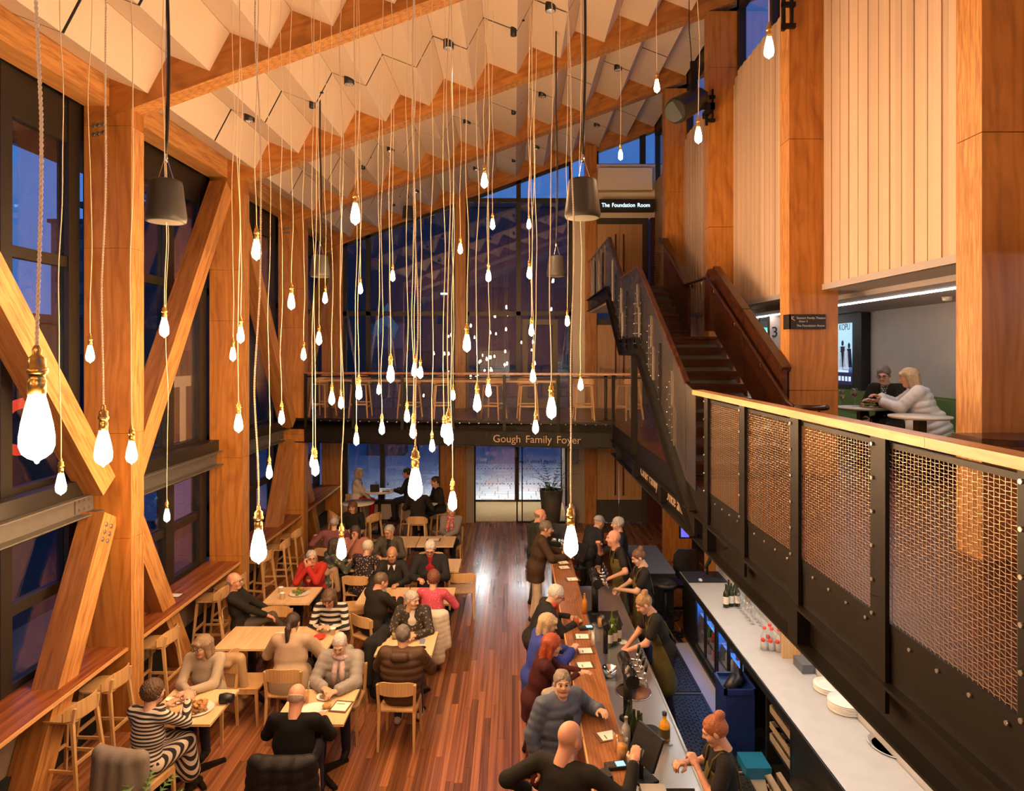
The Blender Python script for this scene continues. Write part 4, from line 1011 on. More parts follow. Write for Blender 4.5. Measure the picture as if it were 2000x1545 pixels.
# stools at the window counter
for q, (y, dx, dg) in enumerate(((7.13,0,84),(7.74,0,88),(8.88,0,90),(10.5,0,92),(11.05,.04,86),(12.4,0,80),(13.2,.06,95),(14.0,.05,88))):
    stool(-4.64+dx, y, dg, 'timber bar stool at the left window counter, %s from the front' % ORDS[q])
# high round tables by the far window
def highround(x, y, lab):
    t = thing('high_round_table', lab, 'table', (x, y, 0), group='high round white tables')
    MB().lathe([(0,1.02),(.355,1.02),(.37,1.03),(.37,1.045),(0,1.048)], (0,0,0), 36).build('table_top', plain('white_laminate', (0.80,0.74,0.64), .35), t, world=False)
    MB().tube([(0,0,.02),(0,0,1.02)], .038, 12).build('pedestal', BLACKM, t, world=False)
    MB().lathe([(0,.0),(.24,0),(.24,.012),(.05,.02),(0,.02)], (0,0,0), 24).build('base', BLACKM, t, world=False)
highround(-3.38, 17.15, 'high round white table with two wine glasses by the far window')
highround(-3.61, 15.8, 'high round white table behind the woman in the black top')
highround(-2.13, 15.75, 'high round white table behind the big central bulb')
stool(-4.0, 17.2, -90, 'bar stool under the woman in the white jacket')
stool(-2.62, 17.2, 90, 'bar stool under the dark suited man by the far window')
stool(-2.13, 15.1, 0, 'bar stool under the dark figure behind the big bulb')
stool(-3.25, 15.35, 60, 'empty bar stool right of the woman in the black top')
stool(-1.72, 16.1, 120, 'bar stool under the dark figure by the far pier')
stool(-3.98, 15.55, -60, 'empty bar stool left of the woman in the black top')
# stools on the far mezzanine
for q, (px, dg) in enumerate(((628,165),(705,180),(803,170),(868,190),(965,160),(1030,185))):
    x = (px-CX)*15.6/F; stool(x, yedge(x)+.95, dg, 'timber bar stool behind the far mezzanine railing, %s from the left' % ORDS[q], MZ)
for q, px in enumerate((1140, 1226)):
    x = (px-CX)*14.9/F; stool(x, 14.9, 180-q*60, 'timber bar stool behind the mezzanine railing %s the black pedestal table' % ('left of' if q == 0 else 'right of'), MZ)
t = thing('mezzanine_pedestal_table', 'black pedestal table between stools on the far mezzanine', 'table', ((1183-CX)*14.6/F, 14.6, MZ))
MB().lathe([(0,.98),(.30,.98),(.30,1.01),(0,1.01)], (0,0,0), 28).build('table_top', BLACKM, t, world=False)
MB().tube([(0,0,.02),(0,0,.98)], .035, 10).build('pedestal', BLACKM, t, world=False); MB().lathe([(0,0),(.22,0),(.22,.015),(0,.02)], (0,0,0), 20).build('base', BLACKM, t, world=False)
# ------------------------------------------------------------------ things on tables
WHT = plain('white_ceramic', (0.80,0.76,0.70), .25); PAPER = plain('paper', (0.80,0.76,0.68), .7); BRN = plain('brown_leather', (0.13,0.05,0.025), .5)
def plate(x, y, z, r, label, food=None, grp='plates on tables'):
    t = thing('plate', label, 'plate', (x,y,z), group=grp)
    MB().lathe([(0,.004),(r*.62,.003),(r*.95,.018),(r,.02),(r*.97,.014),(r*.6,0),(0,0)], (0,0,0), 28).build('dish', WHT, t, world=False)
    return t
FOODM = [plain('golden_crust', (0.48,0.25,0.08), .6, var=.4, bscale=60), plain('brown_crust', (0.26,0.12,0.04), .6, var=.4, bscale=60), plain('leaf_green', (0.12,0.20,0.04), .5), plain('tomato_red', (0.55,0.06,0.02), .4)]
def chips(x, y, z, n, rad, label, hgt=.06, seed=1, mats=(0,0,1)):
    r = random.Random(seed); t = thing('food_pile', label, 'food', (x,y,z), group='food on plates')
    for k in range(n):
        a = r.random()*2*PI; d = rad*math.sqrt(r.random()); c = Vector((d*math.cos(a), d*math.sin(a), .012+hgt*(1-d/rad)*r.random()))
        b = MB(); ax = Vector((r.uniform(-1,1), r.uniform(-1,1), r.uniform(-.4,.6))).normalized()*r.uniform(.018,.04)
        ay = ax.cross(Vector((0,0,1))).normalized()*r.uniform(.012,.022); az = ax.cross(ay).normalized()*.006
        b.obox(c, ax, ay, az); b.build('crisp', FOODM[r.choice(mats)], t, world=False)
    return t
def cup(x, y, z, label, h=.09, r=.037, mat=None):
    t = thing('paper_cup', label, 'cup', (x,y,z), group='paper cups')
    MB().lathe([(0,0),(r*.72,0),(r,h),(r+.003,h+.002),(r+.003,h-.004),(r*.93,h-.006),(r*.7,.006),(0,.006)], (0,0,0), 18, cap=False).build('cup', mat or PAPER, t, world=False)
def wineglass(x, y, z, label, wine=None, s=1.0, grp='stemmed wine glasses', tumbler=False):
    t = thing('wine_glass' if not tumbler else 'tumbler', label, 'glass', (x,y,z), group=grp)
    if tumbler: MB().lathe([(0,.004),(.03*s,.004),(.036*s,.11*s),(.034*s,.11*s),(.028*s,.01),(0,.01)], (0,0,0), 14, cap=False).build('glass', CLEAR, t, world=False)
    else:
        MB().lathe([(0,0),(.034*s,.002),(.006*s,.008),(.004*s,.09*s),(.02*s,.105*s),(.038*s,.14*s),(.036*s,.18*s),(.030*s,.205*s),(.028*s,.205*s),(.034*s,.16*s),(.02*s,.11*s),(0,.10*s)], (0,0,0), 14, cap=False).build('glass', CLEAR, t, world=False)
    if wine:
        if tumbler: MB().lathe([(0,.012),(.027*s,.012),(.031*s,.075*s),(0,.075*s)], (0,0,0), 14).build('drink', wine, t, world=False)
        else: MB().lathe([(0,.103*s),(.02*s,.112*s),(.034*s,.145*s),(0,.146*s)], (0,0,0), 14).build('wine', wine, t, world=False)
REDW = plain('red_wine', (0.10,0.004,0.008), .1); WHW = plain('white_wine', (0.75,0.62,0.25), .1, trans=.5); BEER = plain('beer', (0.75,0.30,0.03), .1); JUICE = plain('orange_juice', (0.85,0.38,0.02), .25)
def menu(p, deg, label, w=.20, h=.29, grp='menus'):
    t = thing('menu_board', label, 'menu', p, math.radians(deg), group=grp)
    MB().box(-w/2,w/2,-h/2,h/2,0,.006).build('backing', BRN, t, world=False)
    MB().box(-w/2+.014,w/2-.014,-h/2+.03,h/2-.03,.006,.009).build('sheet', PAPER, t, world=False)
    MB().box(-w/2+.03,w/2-.07,h/2-.08,h/2-.07,.009,.0095).build('print_line', BLACKP, t, world=False)
TZ = .738
plate(-3.34, 7.2, TZ, .17, 'oval plate of crisps on the near left table'); chips(-3.35, 7.2, TZ+.02, 46, .11, 'heap of golden crisps on the near left plate', .09, 2)
cup(-3.62, 7.10, TZ, 'white paper cup held at the near left table')
cup(-3.60, 7.13, TZ+.094, 'upper paper cup stacked at the near left table', .06)
single('handbag', MB().tube([(-3.16,7.33,TZ+.05),(-3.10,7.34,TZ+.055),(-3.02,7.34,TZ+.05)], [.05,.055,.045], 14), BLACKP, 'small black zip handbag on the near left table corner', 'bag')
menu((-3.62, 7.42, TZ), 40, 'dark brown menu folder beside the beige sweater', .16, .24)
menu((-3.42, 7.06, TZ), 85, 'brown menu board under the oval plate', .2, .2)
plate(-2.10, 7.18, TZ, .145, 'white plate with bread between the bald man and grey puffer jacket'); 
b = MB(); b.lathe([(0,0),(.045,.004),(.05,.02),(.03,.035),(0,.038)], (-1.98,7.22,TZ+.02), 14); single('bread_roll', b, FOODM[0], 'round bread roll on the bald man\'s plate', 'food')
plate(-2.06, 7.46, TZ, .10, 'small plate in front of the grey puffer jacket'); chips(-2.06, 7.46, TZ+.02, 14, .06, 'small helping of food before the grey puffer jacket', .02, 8, (0,1,2))
menu((-1.84, 7.26, TZ), -8, 'menu clipboard lying on the bald man\'s table', .19, .24)
wineglass(-2.25, 7.36, TZ, 'tall iced tea glass on the bald man\'s table', BEER, 1.35, 'drinks on tables', True)
MB_ = MB().tube([(-2.24,7.36,TZ+.02),(-2.20,7.33,TZ+.24)], .005, 6); single('drinking_straw', MB_, stripes('straw_stripes', (.7,.7,.7), (.03,.03,.03), .012), 'black and white striped straw in the iced tea', 'straw')
b = MB(); b.box(-1.23,-1.16,8.83,8.97,TZ,TZ+.009); single('mobile_phone', b, emit('phone_screen', (0.7,0.45,0.4), .5), 'mobile phone lying on the brown puffer jacket\'s table', 'phone')
b = MB(); b.lathe([(0,0),(.045,0),(.045,.006),(0,.006)], (-1.17,8.72,TZ), 20); single('coaster', b, BLACKP, 'round black coaster near the mobile phone', 'coaster')
wineglass(-1.58, 8.98, TZ, 'water glass left of the brown puffer jacket', WHW, 1.0, 'drinks on tables', True)
b = MB(); b.box(-3.2,-3.0,8.98,9.2,TZ,TZ+.004); single('paper_sheet', b, PAPER, 'crumpled white sheet on the empty pine table', 'paper')
b = MB(); b.lathe([(0,0),(.05,0),(.08,.035),(.075,.035),(.045,.006),(0,.006)], (-2.56,9.0,TZ), 18, cap=False); single('red_bowl', b, plain('red_plastic', (0.6,0.04,0.02), .4), 'red bowl beside the ponytail', 'bowl')
cup(-2.42, 9.12, TZ, 'white paper cup right of the ponytail'); cup(-2.62, 9.30, TZ, 'small white cup before the black and white striped top', .06)
plate(-3.35, 10.66, TZ, .16, 'plate with a wrap on the red sweater\'s table'); chips(-3.35, 10.68, TZ+.02, 22, .12, 'folded wrap and salad on the red sweater\'s table', .09, 4, (0,0,2))
cup(-3.66, 10.72, TZ, 'white paper cup in front of the red sweater'); cup(-3.55, 10.46, TZ, 'white paper cup nearest the bald man in black')
wineglass(-3.28, 10.9, TZ, 'stemmed glass of rose wine before the red sweater', plain('rose_wine', (0.75,0.15,0.08), .1))
wineglass(-2.0, 10.55, TZ, 'glass with a striped straw on the dark suit\'s table', WHW, 1.1, 'drinks on tables', True)
wineglass(-1.22, 10.82, TZ, 'red wine glass before the maroon sweater', REDW, 1.1)
plate(-2.5, 12.28, TZ, .15, 'plate of tomatoes before the man in the green grey jacket'); chips(-2.5, 12.28, TZ+.02, 18, .1, 'pile of red salad before the green grey jacket', .05, 6, (3,3,0,2))
menu((-1.62, 13.75, TZ), 90, 'menu clipboard on the far empty table', .2, .28)
wineglass(-3.5, 17.35, 1.048, 'white wine glass left on the far high table', WHW); wineglass(-3.2, 17.3, 1.048, 'white wine glass right on the far high table', WHW)
b = MB(); b.box(-3.58,-3.36,16.98,17.06,1.048,1.23); single('handbag', b, BLACKP, 'upright black handbag on the far high table', 'bag')
b = MB(); b.box(-3.28,-3.1,16.98,17.04,1.048,1.07); single('purse', b, BRN, 'dark purse lying on the far high table', 'purse')
menu((-4.88, 9.82, 1.012), 88, 'white booklet on the left window counter', .15, .22)
# coats and bags on chairs
def cloth(name, label, cat, pts, mat, r=None):
    b = MB()
    for a, c, ra, rc in pts: b.tube([Vector(a), Vector(a).lerp(Vector(c), .5), Vector(c)], [ra, (ra+rc)/2*1.05, rc], 10)
    return single(name, b, mat, label, cat)
# ------------------------------------------------------------------ bar
bar = thing('bar_counter', 'long timber topped bar with customers along it', 'bar', (.62, 4.2, 0))
BARW = wood('copper_bar_top', (0.20,0.075,0.025), (0.30,0.12,0.045), (0.40,0.18,0.07), axis=1, scale=2.5, stretch=5, distort=1.0, rough=.22, coat=.4)
MB().box(.62, .945, 3.6, 12.0, 1.06, 1.10).build('bar_top', BARW, bar)
MB().box(.605, .622, 3.6, 12.0, 1.055, 1.098).build('front_edge', RAILW, bar)
FP = wood('bar_front_wood', (0.16,0.05,0.02), (0.24,0.085,0.03), (0.32,0.12,0.05), axis=2, scale=2, stretch=10, rough=.5)
y = 3.6
while y < 11.95: MB().box(.70, .73, y+.004, min(12,y+.6)-.004, .02, 1.06).build('front_panel', FP, bar); y += .6
MB().box(.66, .69, 3.7, 11.9, 1.035, 1.058).build('light_strip', emit('bar_led', (1.0,0.88,0.80), 3.0), bar)
MB().box(.73, .945, 3.6, 12, 0.0, 1.06).build('carcass', DKGREY, bar)
wb = thing('steel_workbench', 'stainless steel bar workbench behind the timber bar top', 'workbench', (.95, 4.2, 0))
MB().box(.946, 1.56, 3.6, 10.55, .86, .90).build('bench_top', STEEL, wb); MB().box(.95, 1.50, 3.7, 10.5, 0, .86).build('carcass', BLACKP, wb)
MB().box(.946, .965, 3.6, 10.55, .90, 1.06).build('upstand', STEEL, wb); MB().box(1.545, 1.565, 3.6, 10.55, .84, .915).build('front_lip', STEEL, wb)
BLKW = plain('black_well', (0.012,0.011,0.012), .35)
MB().box(1.0, 1.5, 5.0, 5.6, .901, .906).build('ice_well', BLKW, wb); 
b = MB(); b.box(1.0,1.5,4.98,5.0,.9,.93); b.box(1.0,1.5,5.6,5.62,.9,.93); b.box(1.48,1.5,5,5.6,.9,.93); b.box(1.0,1.02,5,5.6,.9,.93); b.build('well_rim', STEEL, wb)
MB().lathe([(.0,.901),(.17,.901),(.185,.915),(.195,.903)], (1.27,7.25,0), 28).build('round_sink', CHROME, wb)
b = MB(); rbox(b, 1.12, 1.46, 6.25, 6.75, .90, .912, .03); b.build('drip_tray', STEEL, wb); MB().lathe([(.0,.914),(.07,.914),(.085,.92)], (1.3,6.5,0), 20).build('glass_rinser', BLKW, wb)
b = MB(); rbox(b, 1.02, 1.44, 9.0, 9.5, .90, .912, .03); b.build('drip_tray', BLKW, wb)
def tap(x, y, label, n=4, L=.55, h=.44):
    t = thing('beer_tap_tower', label, 'beer tap', (x, y, .90))
    MB().tube([(0,0,0),(0,0,h)], .045, 14).build('column', BLACKM, t, world=False)
    MB().lathe([(.085,0),(.085,.012),(.05,.03)], (0,0,0), 16).build('foot', BLACKM, t, world=False)
    MB().tube([(.0,-L/2,h+.05),(.0,L/2,h+.05)], .065, 18).build('cross_tube', plain('glossy_black', (0.015,0.014,0.013), .12), t, world=False)
    for q in range(n):
        yy = -L/2+.07+q*(L-.14)/(n-1)
        b = MB(); b.tube([(.06,yy,h+.05),(.13,yy,h+.05),(.15,yy,h-.03)], .014, 8); b.tube([(.12,yy,h+.06),(.135,yy,h+.12)], .010, 8); f = b.build('faucet', CHROME, t, world=False)
        b = MB(); b.tube([(.135,yy,h+.12),(.15,yy,h+.20)], [.012,.016], 8); k = b.build('tap_handle', BLACKP, f, world=False)
tap(1.12, 6.72, 'black beer tap tower with chrome taps in the bar foreground')
tap(1.12, 9.45, 'black beer tap tower farther along, before the bald barman')
t = thing('beer_tap_tower', 'slim black bottle rail post between the two tap towers', 'beer tap', (1.1, 8.2, .9)); MB().tube([(0,0,0),(0,0,.32)], .03, 10).build('column', BLACKM, t, world=False); MB().tube([(0,-.1,.34),(0,.1,.34)], .04, 12).build('cross_tube', BLACKM, t, world=False)
# menus, terminals, glasses and bottles on the bar
for q, (px, py) in enumerate(((1137,1244),(1143,1272),(1142,1300),(1118,1132),(1102,1109),(1100,1100),(1187,1438))):
    p = PZ(px, py, 1.10); b = .0
    names = ['open white menu on the bar beside the blonde bob', 'menu clipboard on the bar before the blue jacket', 'open white menu before the red haired woman', 'open white menu below the brown jacket', 'white menu at the elbow of the brown jacket', 'white menu farthest along the bar', 'white menu beside the two orange drinks']
    menu((p.x, p.y, 1.10+(.005 if q == 5 else 0)), 90+q*3, names[q], .16, .21)
def bottle(p, label, mat, h=.30, r=.038, lab=None, cap=None, grp='bottles', cat='bottle'):
    t = thing('bottle', label, cat, p, group=grp)
    MB().lathe([(0,0),(r,.004),(r,h*.58),(r*.8,h*.66),(r*.38,h*.76),(r*.36,h*.97),(r*.42,h*.975),(r*.42,h),(0,h)], (0,0,0), 14).build('glass_body', mat, t, world=False)
    if lab: MB().lathe([(r+.0012,h*.16),(r+.0012,h*.48)], (0,0,0), 14, cap=False).build('label', lab, t, world=False)
    if cap: MB().lathe([(r*.45,h*.90),(r*.46,h*1.005),(0,h*1.006)], (0,0,0), 10, cap=False).build('cap', cap, t, world=False)
DKG = plain('dark_green_glass', (0.02,0.03,0.008), .1); GRN = plain('green_glass', (0.07,0.12,0.01), .1); LABM = plain('bottle_label', (0.75,0.70,0.62), .6); AMB = plain('amber_glass', (0.55,0.20,0.02), .12)
for q, (px, py, m_) in enumerate(((1191,1262,GRN),(1200,1258,GRN),(1205,1240,DKG),(1196,1240,GRN),(1208,1252,DKG))):
    p = PZ(px, py, .90); bottle(p, 'green wine bottle in the speed rail, %s from the left' % ORDS[q], m_, .31, .039, LABM)
for q, (px, py) in enumerate(((1229,1432),(1238,1452),(1247,1455),(1252,1460))):
    p = PZ(px, py, .90); bottle(p, 'dark wine bottle below the near tap tower, %s from the left' % ORDS[q], DKG, .31, .037)
p = PZ(1298, 1448, .90); bottle(p, 'orange juice bottle on the steel bench', plain('juice_glass', (0.80,0.36,0.03), .15), .27, .05, plain('dark_yellow_label', (0.08,0.05,0.01), .5), BLACKP)
p = PZ(1142, 1198, 1.10); bottle(p, 'amber bottle standing on the bar by the white haired man', AMB, .26, .035)
p = PZ(1223, 1455, .90); bottle(p, 'grey squeeze bottle beside the yellow drinks', plain('grey_plastic', (0.40,0.38,0.36), .4), .26, .042)
for q, (px, py) in enumerate(((1208,1465),(1215,1482))):
    p = PZ(px, py, 1.10); wineglass(p.x, p.y, 1.10, 'tall %s on the bar by the raised arm' % ('beer glass' if q == 0 else 'orange juice glass'), BEER if q == 0 else JUICE, 1.5, 'drinks on the bar', True)
p = PZ(1173, 1210, 1.0); wineglass(p.x, p.y, .90, 'glass of orange juice behind the bar', JUICE, 1.4, 'drinks on the bar', True)
p = PZ(1126, 1222, 1.10); wineglass(p.x, p.y, 1.10, 'orange drink in the white haired man\'s hand', plain('spritz', (0.85,0.15,0.02), .15), 1.1, 'drinks on the bar', True)
for q, (px, py) in enumerate(((1156,1250),(1157,1262),(1161,1238),(1166,1252))):
    p = PZ(px, py, 1.10 if q < 2 else .9); wineglass(p.x, p.y, p.z, 'empty glass beside the card reader, %s from the left' % ORDS[q], None, 1.2, 'empty bar glasses', True)
for q, (px, py) in enumerate(((1145,1229),(1203,1500))):
    p = PZ(px, py, 1.10); t = thing('card_terminal', ['card reader with a blue screen by the blonde bob', 'card reader with a lit blue screen at the front of the bar'][q], 'card reader', p, math.radians(10))
    MB().box(-.09,.09,-.04,.045,0,.03).build('body', BLACKP, t, world=False); MB().box(.0,.075,-.03,.035,.03,.033).build('screen', emit('blue_screen', (0.35,0.70,1.0), 1.5), t, world=False)
    b = MB()
    for i in range(4):
        for j in range(3): b.box(-.08+i*.018,-.067+i*.018,-.025+j*.02,-.012+j*.02,.03,.033)
    b.build('keypad', DKGREY, t, world=False)
p = PZ(1178, 1522, 1.10); t = thing('wallet', 'black folded wallet on the near end of the bar', 'wallet', p, .4)
b = MB(); rbox(b, -.07,.07,-.05,.05,0,.018,.015); b.obox((0,.01,.03), (.066,0,.006), (0,.045,.012), (0,-.003,.01)); b.build('leather', BLACKP, t, world=False)
# till screens
def till(p, deg, label, lit=None, w=.34, h=.25):
    t = thing('till_screen', label, 'screen', p, math.radians(deg))
    MB().obox((0,0,.27), (w/2,0,0), (0,.012,.003), (0,-.055,h/2)).build('panel', BLACKP, t, world=False)
    if lit: MB().obox((0,-.014,.27), (w/2-.02,0,0), (0,.001,0), (0,-.052,h/2-.02)).build('display', lit, t, world=False)
    MB().tube([(0,.05,.0),(0,.05,.15),(0,.01,.24)], .02, 8).box(-.1,.1,-.06,.12,0,.02).build('stand', BLACKP, t, world=False)
till(PZ(1262, 1520, .90), 115, 'black till screen seen from behind at the near end of the bench')
till(PZ(1133, 1100, .98)+Vector((0,0,-.08)), 120, 'till with a light blue display by the bald barman', emit('till_blue', (0.25,0.55,0.95), 1.2))
till(Vector((.82, 12.6, .95)), 150, 'small black till screen beyond the brown jacket')
# ice tray, tools on bench
b = MB(); b.box(1.02,1.22,5.05,5.55,.907,1.0); single('grey_tray', b, plain('grey_plastic', (0.40,0.38,0.36), .4), 'grey plastic tub in the ice well', 'tub')
b = MB(); b.lathe([(0,0),(.06,0),(.09,.10),(.085,.10),(.055,.008)], (1.06,7.6,.90), 18, cap=False); single('steel_bucket', b, CHROME, 'small steel bucket beside the round sink', 'bucket')
b = MB(); b.obox((1.36,8.5,.903), (.05,.01,0), (-.01,.06,0), (0,0,.002)); single('order_pad', b, PAPER, 'small order pad under the writing barmaid\'s hand', 'paper')
# box-office desk at the far end of the bar
t = thing('box_office_desk', 'dark wooden box office desk at the far end of the bar', 'desk', (.75, 12.0, 0))
MB().box(.70, 2.05, 12.9, 13.5, .90, .95).build('desk_top', BARW, t); MB().box(.75, 2.0, 13.35, 13.45, 0, .9).build('front_panel', FP, t); MB().box(.70,.95,12.05,12.9,.9,.95).build('return_top', BARW, t); MB().box(.72,.78,12.05,12.9,0,.9).build('side_panel', FP, t)
t = thing('side_cabinet', 'low black cabinet behind the two barmaids', 'cabinet', (2.15, 11.2, 0)); MB().box(2.05,2.6,11.1,12.6,0,.92).build('body', BLACKP, t); MB().box(2.03,2.62,11.08,12.62,.92,.95).build('cabinet_top', plain('blue_grey_top', (0.10,0.13,0.20), .4), t)
# ------------------------------------------------------------------ back bar
bc = thing('back_bar', 'pale concrete topped back bar counter under the mezzanine beam', 'counter', (2.7, 3, 0))
GTOP = plain('grey_worktop', (0.46,0.45,0.43), .42, bump=.02, bscale=6, var=.12)
MB().box(2.68, 3.33, 2.6, 11.1, .91, .95).build('worktop', GTOP, bc); MB().box(2.675, 2.69, 2.6, 11.1, .86, .95).build('front_edge', BLACKP, bc)
MB().box(2.74, 3.33, 10.35, 11.05, 0.05, .9).build('end_unit', BLACKP, bc); MB().box(2.74, 3.33, 2.6, 6.75, .05, .9).build('carcass', BLACKP, bc); MB().box(3.25, 3.33, 6.75, 10.35, .05, .9).build('rear_panel', BLACKP, bc)
for y in (8.14, 7.42, 6.76): MB().box(2.74, 3.25, y-.02, y+.02, .05, .9).build('divider', BLACKP, bc)
MB().box(2.70, 3.3, 2.6, 11.05, 0, .05).build('plinth', BLACKP, bc)
BLUE = emit('fridge_blue_led', (0.02,0.26,1.0), 75.0)
fcol = [plain('fridge_bottle_green', (0.10,0.30,0.10), .2), plain('fridge_can_white', (0.7,0.75,0.8), .3), plain('fridge_bottle_brown', (0.2,0.1,0.04), .2), plain('fridge_can_red', (0.6,0.05,0.05), .3)]
fr_rng = random.Random(9)
for u in range(2):
    ya = 8.2+u*1.06
    t = thing('bottle_fridge', 'blue lit glass door bottle fridge, %s' % ('nearer of the two' if u == 0 else 'farther of the two'), 'fridge', (2.74, ya, .05), group='blue lit fridges')
    b = MB(); b.box(2.76, 3.22, ya, ya+1.04, .05, .10); b.box(2.76, 3.22, ya, ya+1.04, .86, .90); b.box(3.2, 3.24, ya, ya+1.04, .1, .86); b.box(2.76,3.22,ya,ya+.02,.1,.86); b.box(2.76,3.22,ya+1.02,ya+1.04,.1,.86); b.build('cabinet', plain('fridge_liner', (0.30,0.34,0.42), .4), t)
    MB().box(2.84, 2.88, ya+.05, ya+.99, .845, .86).build('blue_light', BLUE, t)
    for z in (.34, .58): MB().box(2.80, 3.2, ya+.02, ya+1.02, z, z+.01).build('shelf', plain('fridge_shelf', (0.4,0.45,0.5), .4), t)
    for d_ in range(2):
        y0 = ya+.02+d_*.51
        f = MB(); f.box(2.73,2.755,y0,y0+.03,.1,.88); f.box(2.73,2.755,y0+.46,y0+.49,.1,.88); f.box(2.73,2.755,y0+.03,y0+.46,.1,.15); f.box(2.73,2.755,y0+.03,y0+.46,.84,.88)
        dd = f.build('door', BLACKP, t); MB().box(2.74,2.745,y0+.03,y0+.46,.15,.84).build('pane', CLEAR, dd)
    for z in (.105, .352, .592):
        for q in range(9):
            o = MB(); m_ = fr_rng.choice(fcol); o.lathe([(.032,0),(.032,.12),(.013,.15),(.013,.2),(0,.2)], (2.86+.09*(q%2), ya+.09+q*.105, z), 8); o.build('stored_bottle', m_, t)
# bin, crates, plates, tray, bottles on the back bar
t = thing('waste_bin', 'tall dark blue bin in front of the back bar', 'bin', (2.52, 7.72, 0)); BLUEP = plain('blue_plastic', (0.012,0.03,0.16), .4)
MB().prism([(2.36,7.60,0),(2.68,7.60,0),(2.68,8.0,0),(2.36,8.0,0)], (0,0,.72)).build('body', BLUEP, t); 
b = MB(); b.box(2.34,2.70,7.58,7.61,.70,.76); b.box(2.34,2.70,7.99,8.02,.70,.76); b.box(2.34,2.37,7.58,8.02,.70,.76); b.box(2.67,2.70,7.58,8.02,.70,.76); b.build('rim', BLUEP, t)
b = MB(); b.tube([(2.38,7.64,.74),(2.5,7.7,.82),(2.55,7.8,.76),(2.62,7.95,.8)], [.05,.08,.07,.04], 8); b.build('bin_liner', BLACKP, t)
TANP = plain('tan_plastic', (0.34,0.27,0.20), .5)
def crate(x0, x1, y0, y1, z0, h, label, tilt=None):
    t = thing('glass_rack', label, 'crate', (x0, y0, z0), group='plastic glass racks'); 
    b = MB(); w, d = x1-x0, y1-y0
    for q in range(7):
        u = q/6; b.box(u*(w-.012), u*(w-.012)+.012, 0, d, 0, .012); b.box(0, w, u*(d-.012), u*(d-.012)+.012, 0, .012)
    b.build('grid_floor', TANP, t, world=False)
    for k, bx in enumerate(((0,.012,0,d),(w-.012,w,0,d),(0,w,0,.012),(0,w,d-.012,d))):
        MB().box(*bx, 0, h*.4).box(*bx, h*.7, h).build('side', TANP, t, world=False)
    if tilt: t.rotation_euler = tilt
    return t
crate(2.76, 3.2, 6.8, 7.38, .62, .20, 'tan glass rack on the upper back bar shelf'); crate(2.76, 3.2, 6.8, 7.38, .32, .20, 'tan glass rack on the lower back bar shelf')
crate(2.42, 2.90, 6.1, 6.6, .42, .16, 'tan glass rack leaning on edge against the back bar', (0, math.radians(78), 0))
b = MB(); b.box(2.45,2.72,7.2,7.5,0,.12); single('blue_basket', b, plain('bright_blue_plastic', (0.02,0.25,0.55), .4), 'small bright blue basket beside the bin', 'basket')
SH = MB(); SH.box(2.76,3.24,6.78,7.40,.60,.615).box(2.76,3.24,6.78,7.40,.30,.315); o = SH.build('rack_shelf', BLACKP, bc)
for q, (px, py, n) in enumerate(((1622,1348,4),(1652,1386,6))):
    p = PZ(px, py, .95)
    for k in range(n):
        rr_ = .17; t = thing('dinner_plate', 'white plate in the %s stack on the back bar, %s from the bottom' % ('farther' if q == 0 else 'nearer', ORDS[k]), 'plate', (p.x, p.y, .95+k*.016), group='stacked white plates')
        MB().lathe([(0,0),(rr_*.6,0),(rr_,.014),(rr_,.018),(rr_*.6,.006),(0,.006)], (0,0,0), 28).build('dish', WHT, t, world=False)
p = PZ(1738, 1462, .95); t = thing('serving_tray', 'oval polished metal tray on the near back bar', 'tray', (p.x, p.y+.02, .95), .2)
MB().lathe([(0,0),(.16,0),(.19,.015),(.205,.017),(.205,.012),(.16,-.0),(0,-.0)], (0,0,.001), 36, sx=.75, sy=1.0).build('tray', STEEL, t, world=False)
for q, (px, py) in enumerate(((1418,1186),(1428,1184),(1440,1184),(1423,1176),(1436,1174))):
    p = PZ(px, py, .95); bottle(p, 'dark wine bottle with white label on the back bar, %s from the left' % ORDS[q], DKG, .32, .040, LABM)
for q, (px, py) in enumerate(((1493,1268),(1507,1270),(1521,1272),(1503,1262))):
    p = PZ(px, py, .95); bottle(p, 'clear gin bottle with a red dot on the back bar, %s from the left' % ORDS[q], CLEAR, .27, .048, None, plain('red_cap', (0.6,0.05,0.03), .4))
    t = bpy.data.objects['bottle']; 
    root = [o for o in bpy.data.objects if o.get('label','').startswith('clear gin bottle') and o.get('label','').endswith(ORDS[q]+' from the left')][0]
    MB().lathe([(0,.0),(.026,.0),(.026,.004),(0,.004)], (0,0,0), 14).build('red_dot', plain('red_print', (0.70,0.04,0.02), .5), root, world=False)
    d_ = [c for c in root.children if c.name.startswith('red_dot')][0]; d_.location = (-.030,-.040,.13); d_.rotation_euler = (PI/2, 0, -.65)
    MB().lathe([(0,.004),(.045,.004),(.045,.10),(0,.10)], (0,0,0), 12).build('liquid', plain('clear_spirit', (0.78,0.80,0.82), .1, trans=.4), root, world=False)
for q, (px, py) in enumerate(((1461,1176),(1467,1180))):
    p = PZ(px, py, .95); bottle(p, 'amber spirit bottle by the glass row, %s' % ('left one' if q == 0 else 'right one'), AMB, .24, .04)
for q in range(20):
    y = 9.95-q*.056; x = 3.13+.09*(q % 2); wineglass(x, y, .95, 'empty stemmed glass at the back of the back bar, %s from the far end' % ORDS[q], None, 1.0, 'row of empty glasses on the back bar')
t = thing('timber_divider', 'upright timber board on the back bar behind the gin bottles', 'divider', (3.15, 8.0, .95)); MB().box(3.12, 3.33, 7.93, 7.97, .951, 1.40).build('board', OAK, t)
